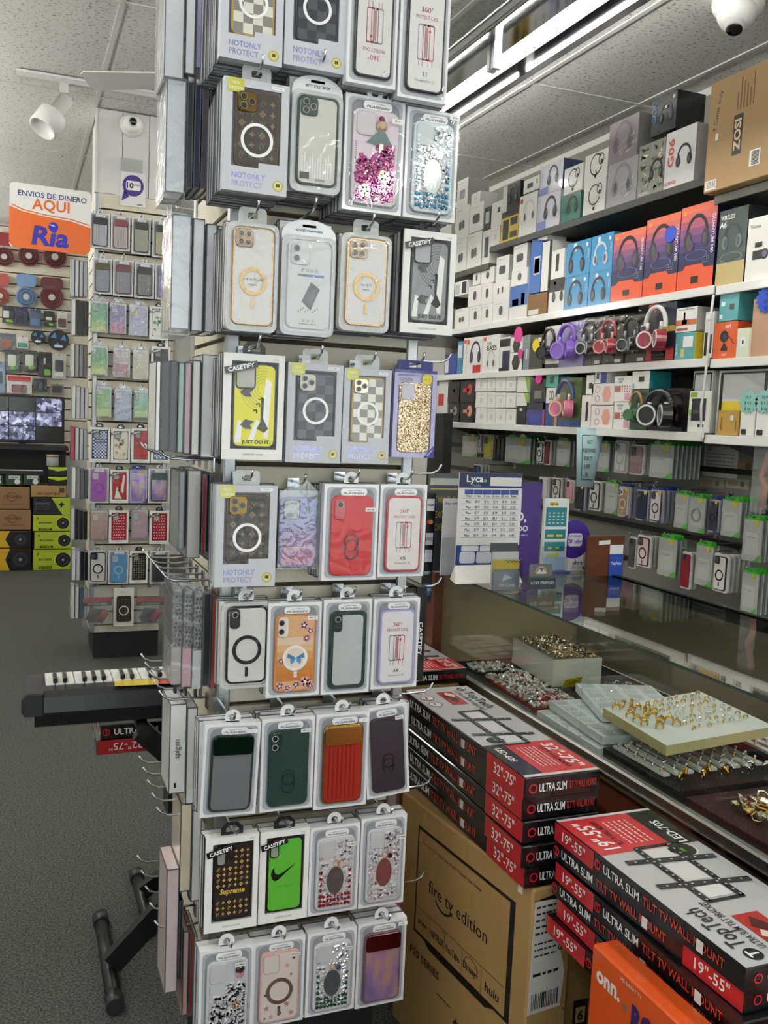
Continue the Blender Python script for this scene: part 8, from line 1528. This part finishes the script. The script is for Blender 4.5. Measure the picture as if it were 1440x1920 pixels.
for k in range(6):
    L2, W2 = .485, .205; z = .70-H2*(6-k); fl = k in (2, 4)
    mount_box((.925+W2/2+[.0, .004, .008, -.002, .005, 0][k], .925+L2/2+[.005, -.012, .008, -.01, .006, 0][k], z), R2(90)+R2([.5, -1.2, .8, -.7, 1.0, 0][k]) if not fl else R2(-90)+R2(.6), L2, W2, H2-.0008, '19"-55"', ['bottom', 'fifth down', 'fourth down', 'third', 'second', 'top'][k]+' 19 to 55 inch wall mount box of the near stack', 'small wall mount boxes', full=(k == 5), model='LED-70S')
zb = .70-H2*6
t = thing('base_carton', 'plain brown carton under the near stack of wall mount boxes', 'carton', (.95, .86, 0)); MB('#7f6640').cbox(0, .2, 0, .4, 0, zb-.001, .004).build('box', 'card', t); MB('#3a2f20').rect(.02, .3, .2, .34, -.001).build('print', 'paper', t)
t = thing('onn_carton', 'orange carton lettered onn and Roku at the bottom right', 'carton', (.862, .55, 0)); L3, H3 = .632, .60
MB('#e0581c').cbox(0, .048, 0, L3, 0, H3, .003).build('box', 'gloss', t); m = MB(); m.T = Matrix.Translation((0, L3, 0)) @ LT
m.text('onn.', .045, H3-.042, .026, -.0008, '#f2e8e0', .04, fit=.062); m.disc(.088, H3-.05, .006, -.0008, '#8a6a50', 12); m.text('ROKU TV', .19, H3-.052, .034, -.0008, '#3a2468', .05, fit=.17); m.text('HD SMART TV', .1, H3-.012, .006, -.0008, '#e8d8cc', .01); m.build('lettering', 'gloss', t)
# one more wrapped mount box at the right edge
t = mount_box((1.115, .745, .545), R2(90), .34, .17, .055, '19"-55"', 'black wrapped mount box at the lower right picture corner', None, full=True, model='LED-70S')
MB().box(-.175, .175, -.09, .09, .001, .06).build('wrapper', 'bag', t)
t = thing('corner_carton', 'carton under the wrapped mount box at the lower right corner', 'carton', (1.03, .56, 0)); MB('#7f6640').cbox(0, .17, 0, .29, 0, .544, .004).build('box', 'card', t)
# top of a mount box leaning at the tower foot and two mounts under the keyboard
t = mount_box((1.07, 2.45, .70), R2(-90), .36, .2, .04, '32"-75"', 'wall mount box farthest along the counter, behind the large stack', None, full=True); 
t = thing('far_carton', 'brown carton under the farthest wall mount box', 'carton', (.98, 2.27, 0)); MB('#8a6f46').cbox(0, .17, 0, .36, 0, .699, .004).build('box', 'card', t)
st = bpy.data.objects['keyboard_stand']; yk = 2.53; a = at(1, yk, 174, 1418); b = at(1, yk, 174, 1362); hk = (b.z-a.z)/2
for x in (.35, .62): MB('#17181a').box(x-.01, x+.01, .02, .36, a.z-.022, a.z-.002).build('support_arm', 'plastic', st)
for k in range(2):
    mount_box((a.x+.3+.01*k, yk+.09, a.z+hk*k), R2(180) if k == 0 else 0, .58, .17, hk-.001, '32"-75"', ['lower', 'upper'][k]+' wall mount box lying under the keyboard', 'mount boxes under the keyboard', full=False, flip=(k == 0))
# ================================================================ labels of parts that look different from the rest of their thing
PL = {'brand_strip': 'black tilted strip with white brand lettering', 'new_design_tag': 'yellow new design tag', 'quality_badge': 'round yellow quality badge', 'model_sticker': 'small white model sticker', 'green_hanger': 'bright green plastic hanger', 'blue_hanger': 'dark blue plastic hanger', 'price_burst': 'starburst price tag', 'rhinestones': 'glittering stones stuck on the case', 'magnet_ring': 'round magnet ring on the case back', 'ring_stand': 'oval ring stand on the case back', 'corner_post': 'aluminium corner post', 'plinth': 'black plinth', 'bottom_rail': 'metal rail along the glass', 'shipping_label': 'white shipping label', 'logo_plate': 'white oval logo plate', 'tube': 'glowing fluorescent tube', 'rubber_cap': 'ribbed rubber end cap', 'hand_hole': 'dark oval hand hole', 'spot_head': 'white tilted spotlight head', 'yellow_card': 'yellow and black checked card'}
for o in bpy.data.objects:
    k = o.name.split('.')[0]
    if o.parent and k in PL: o['label'] = PL[k]
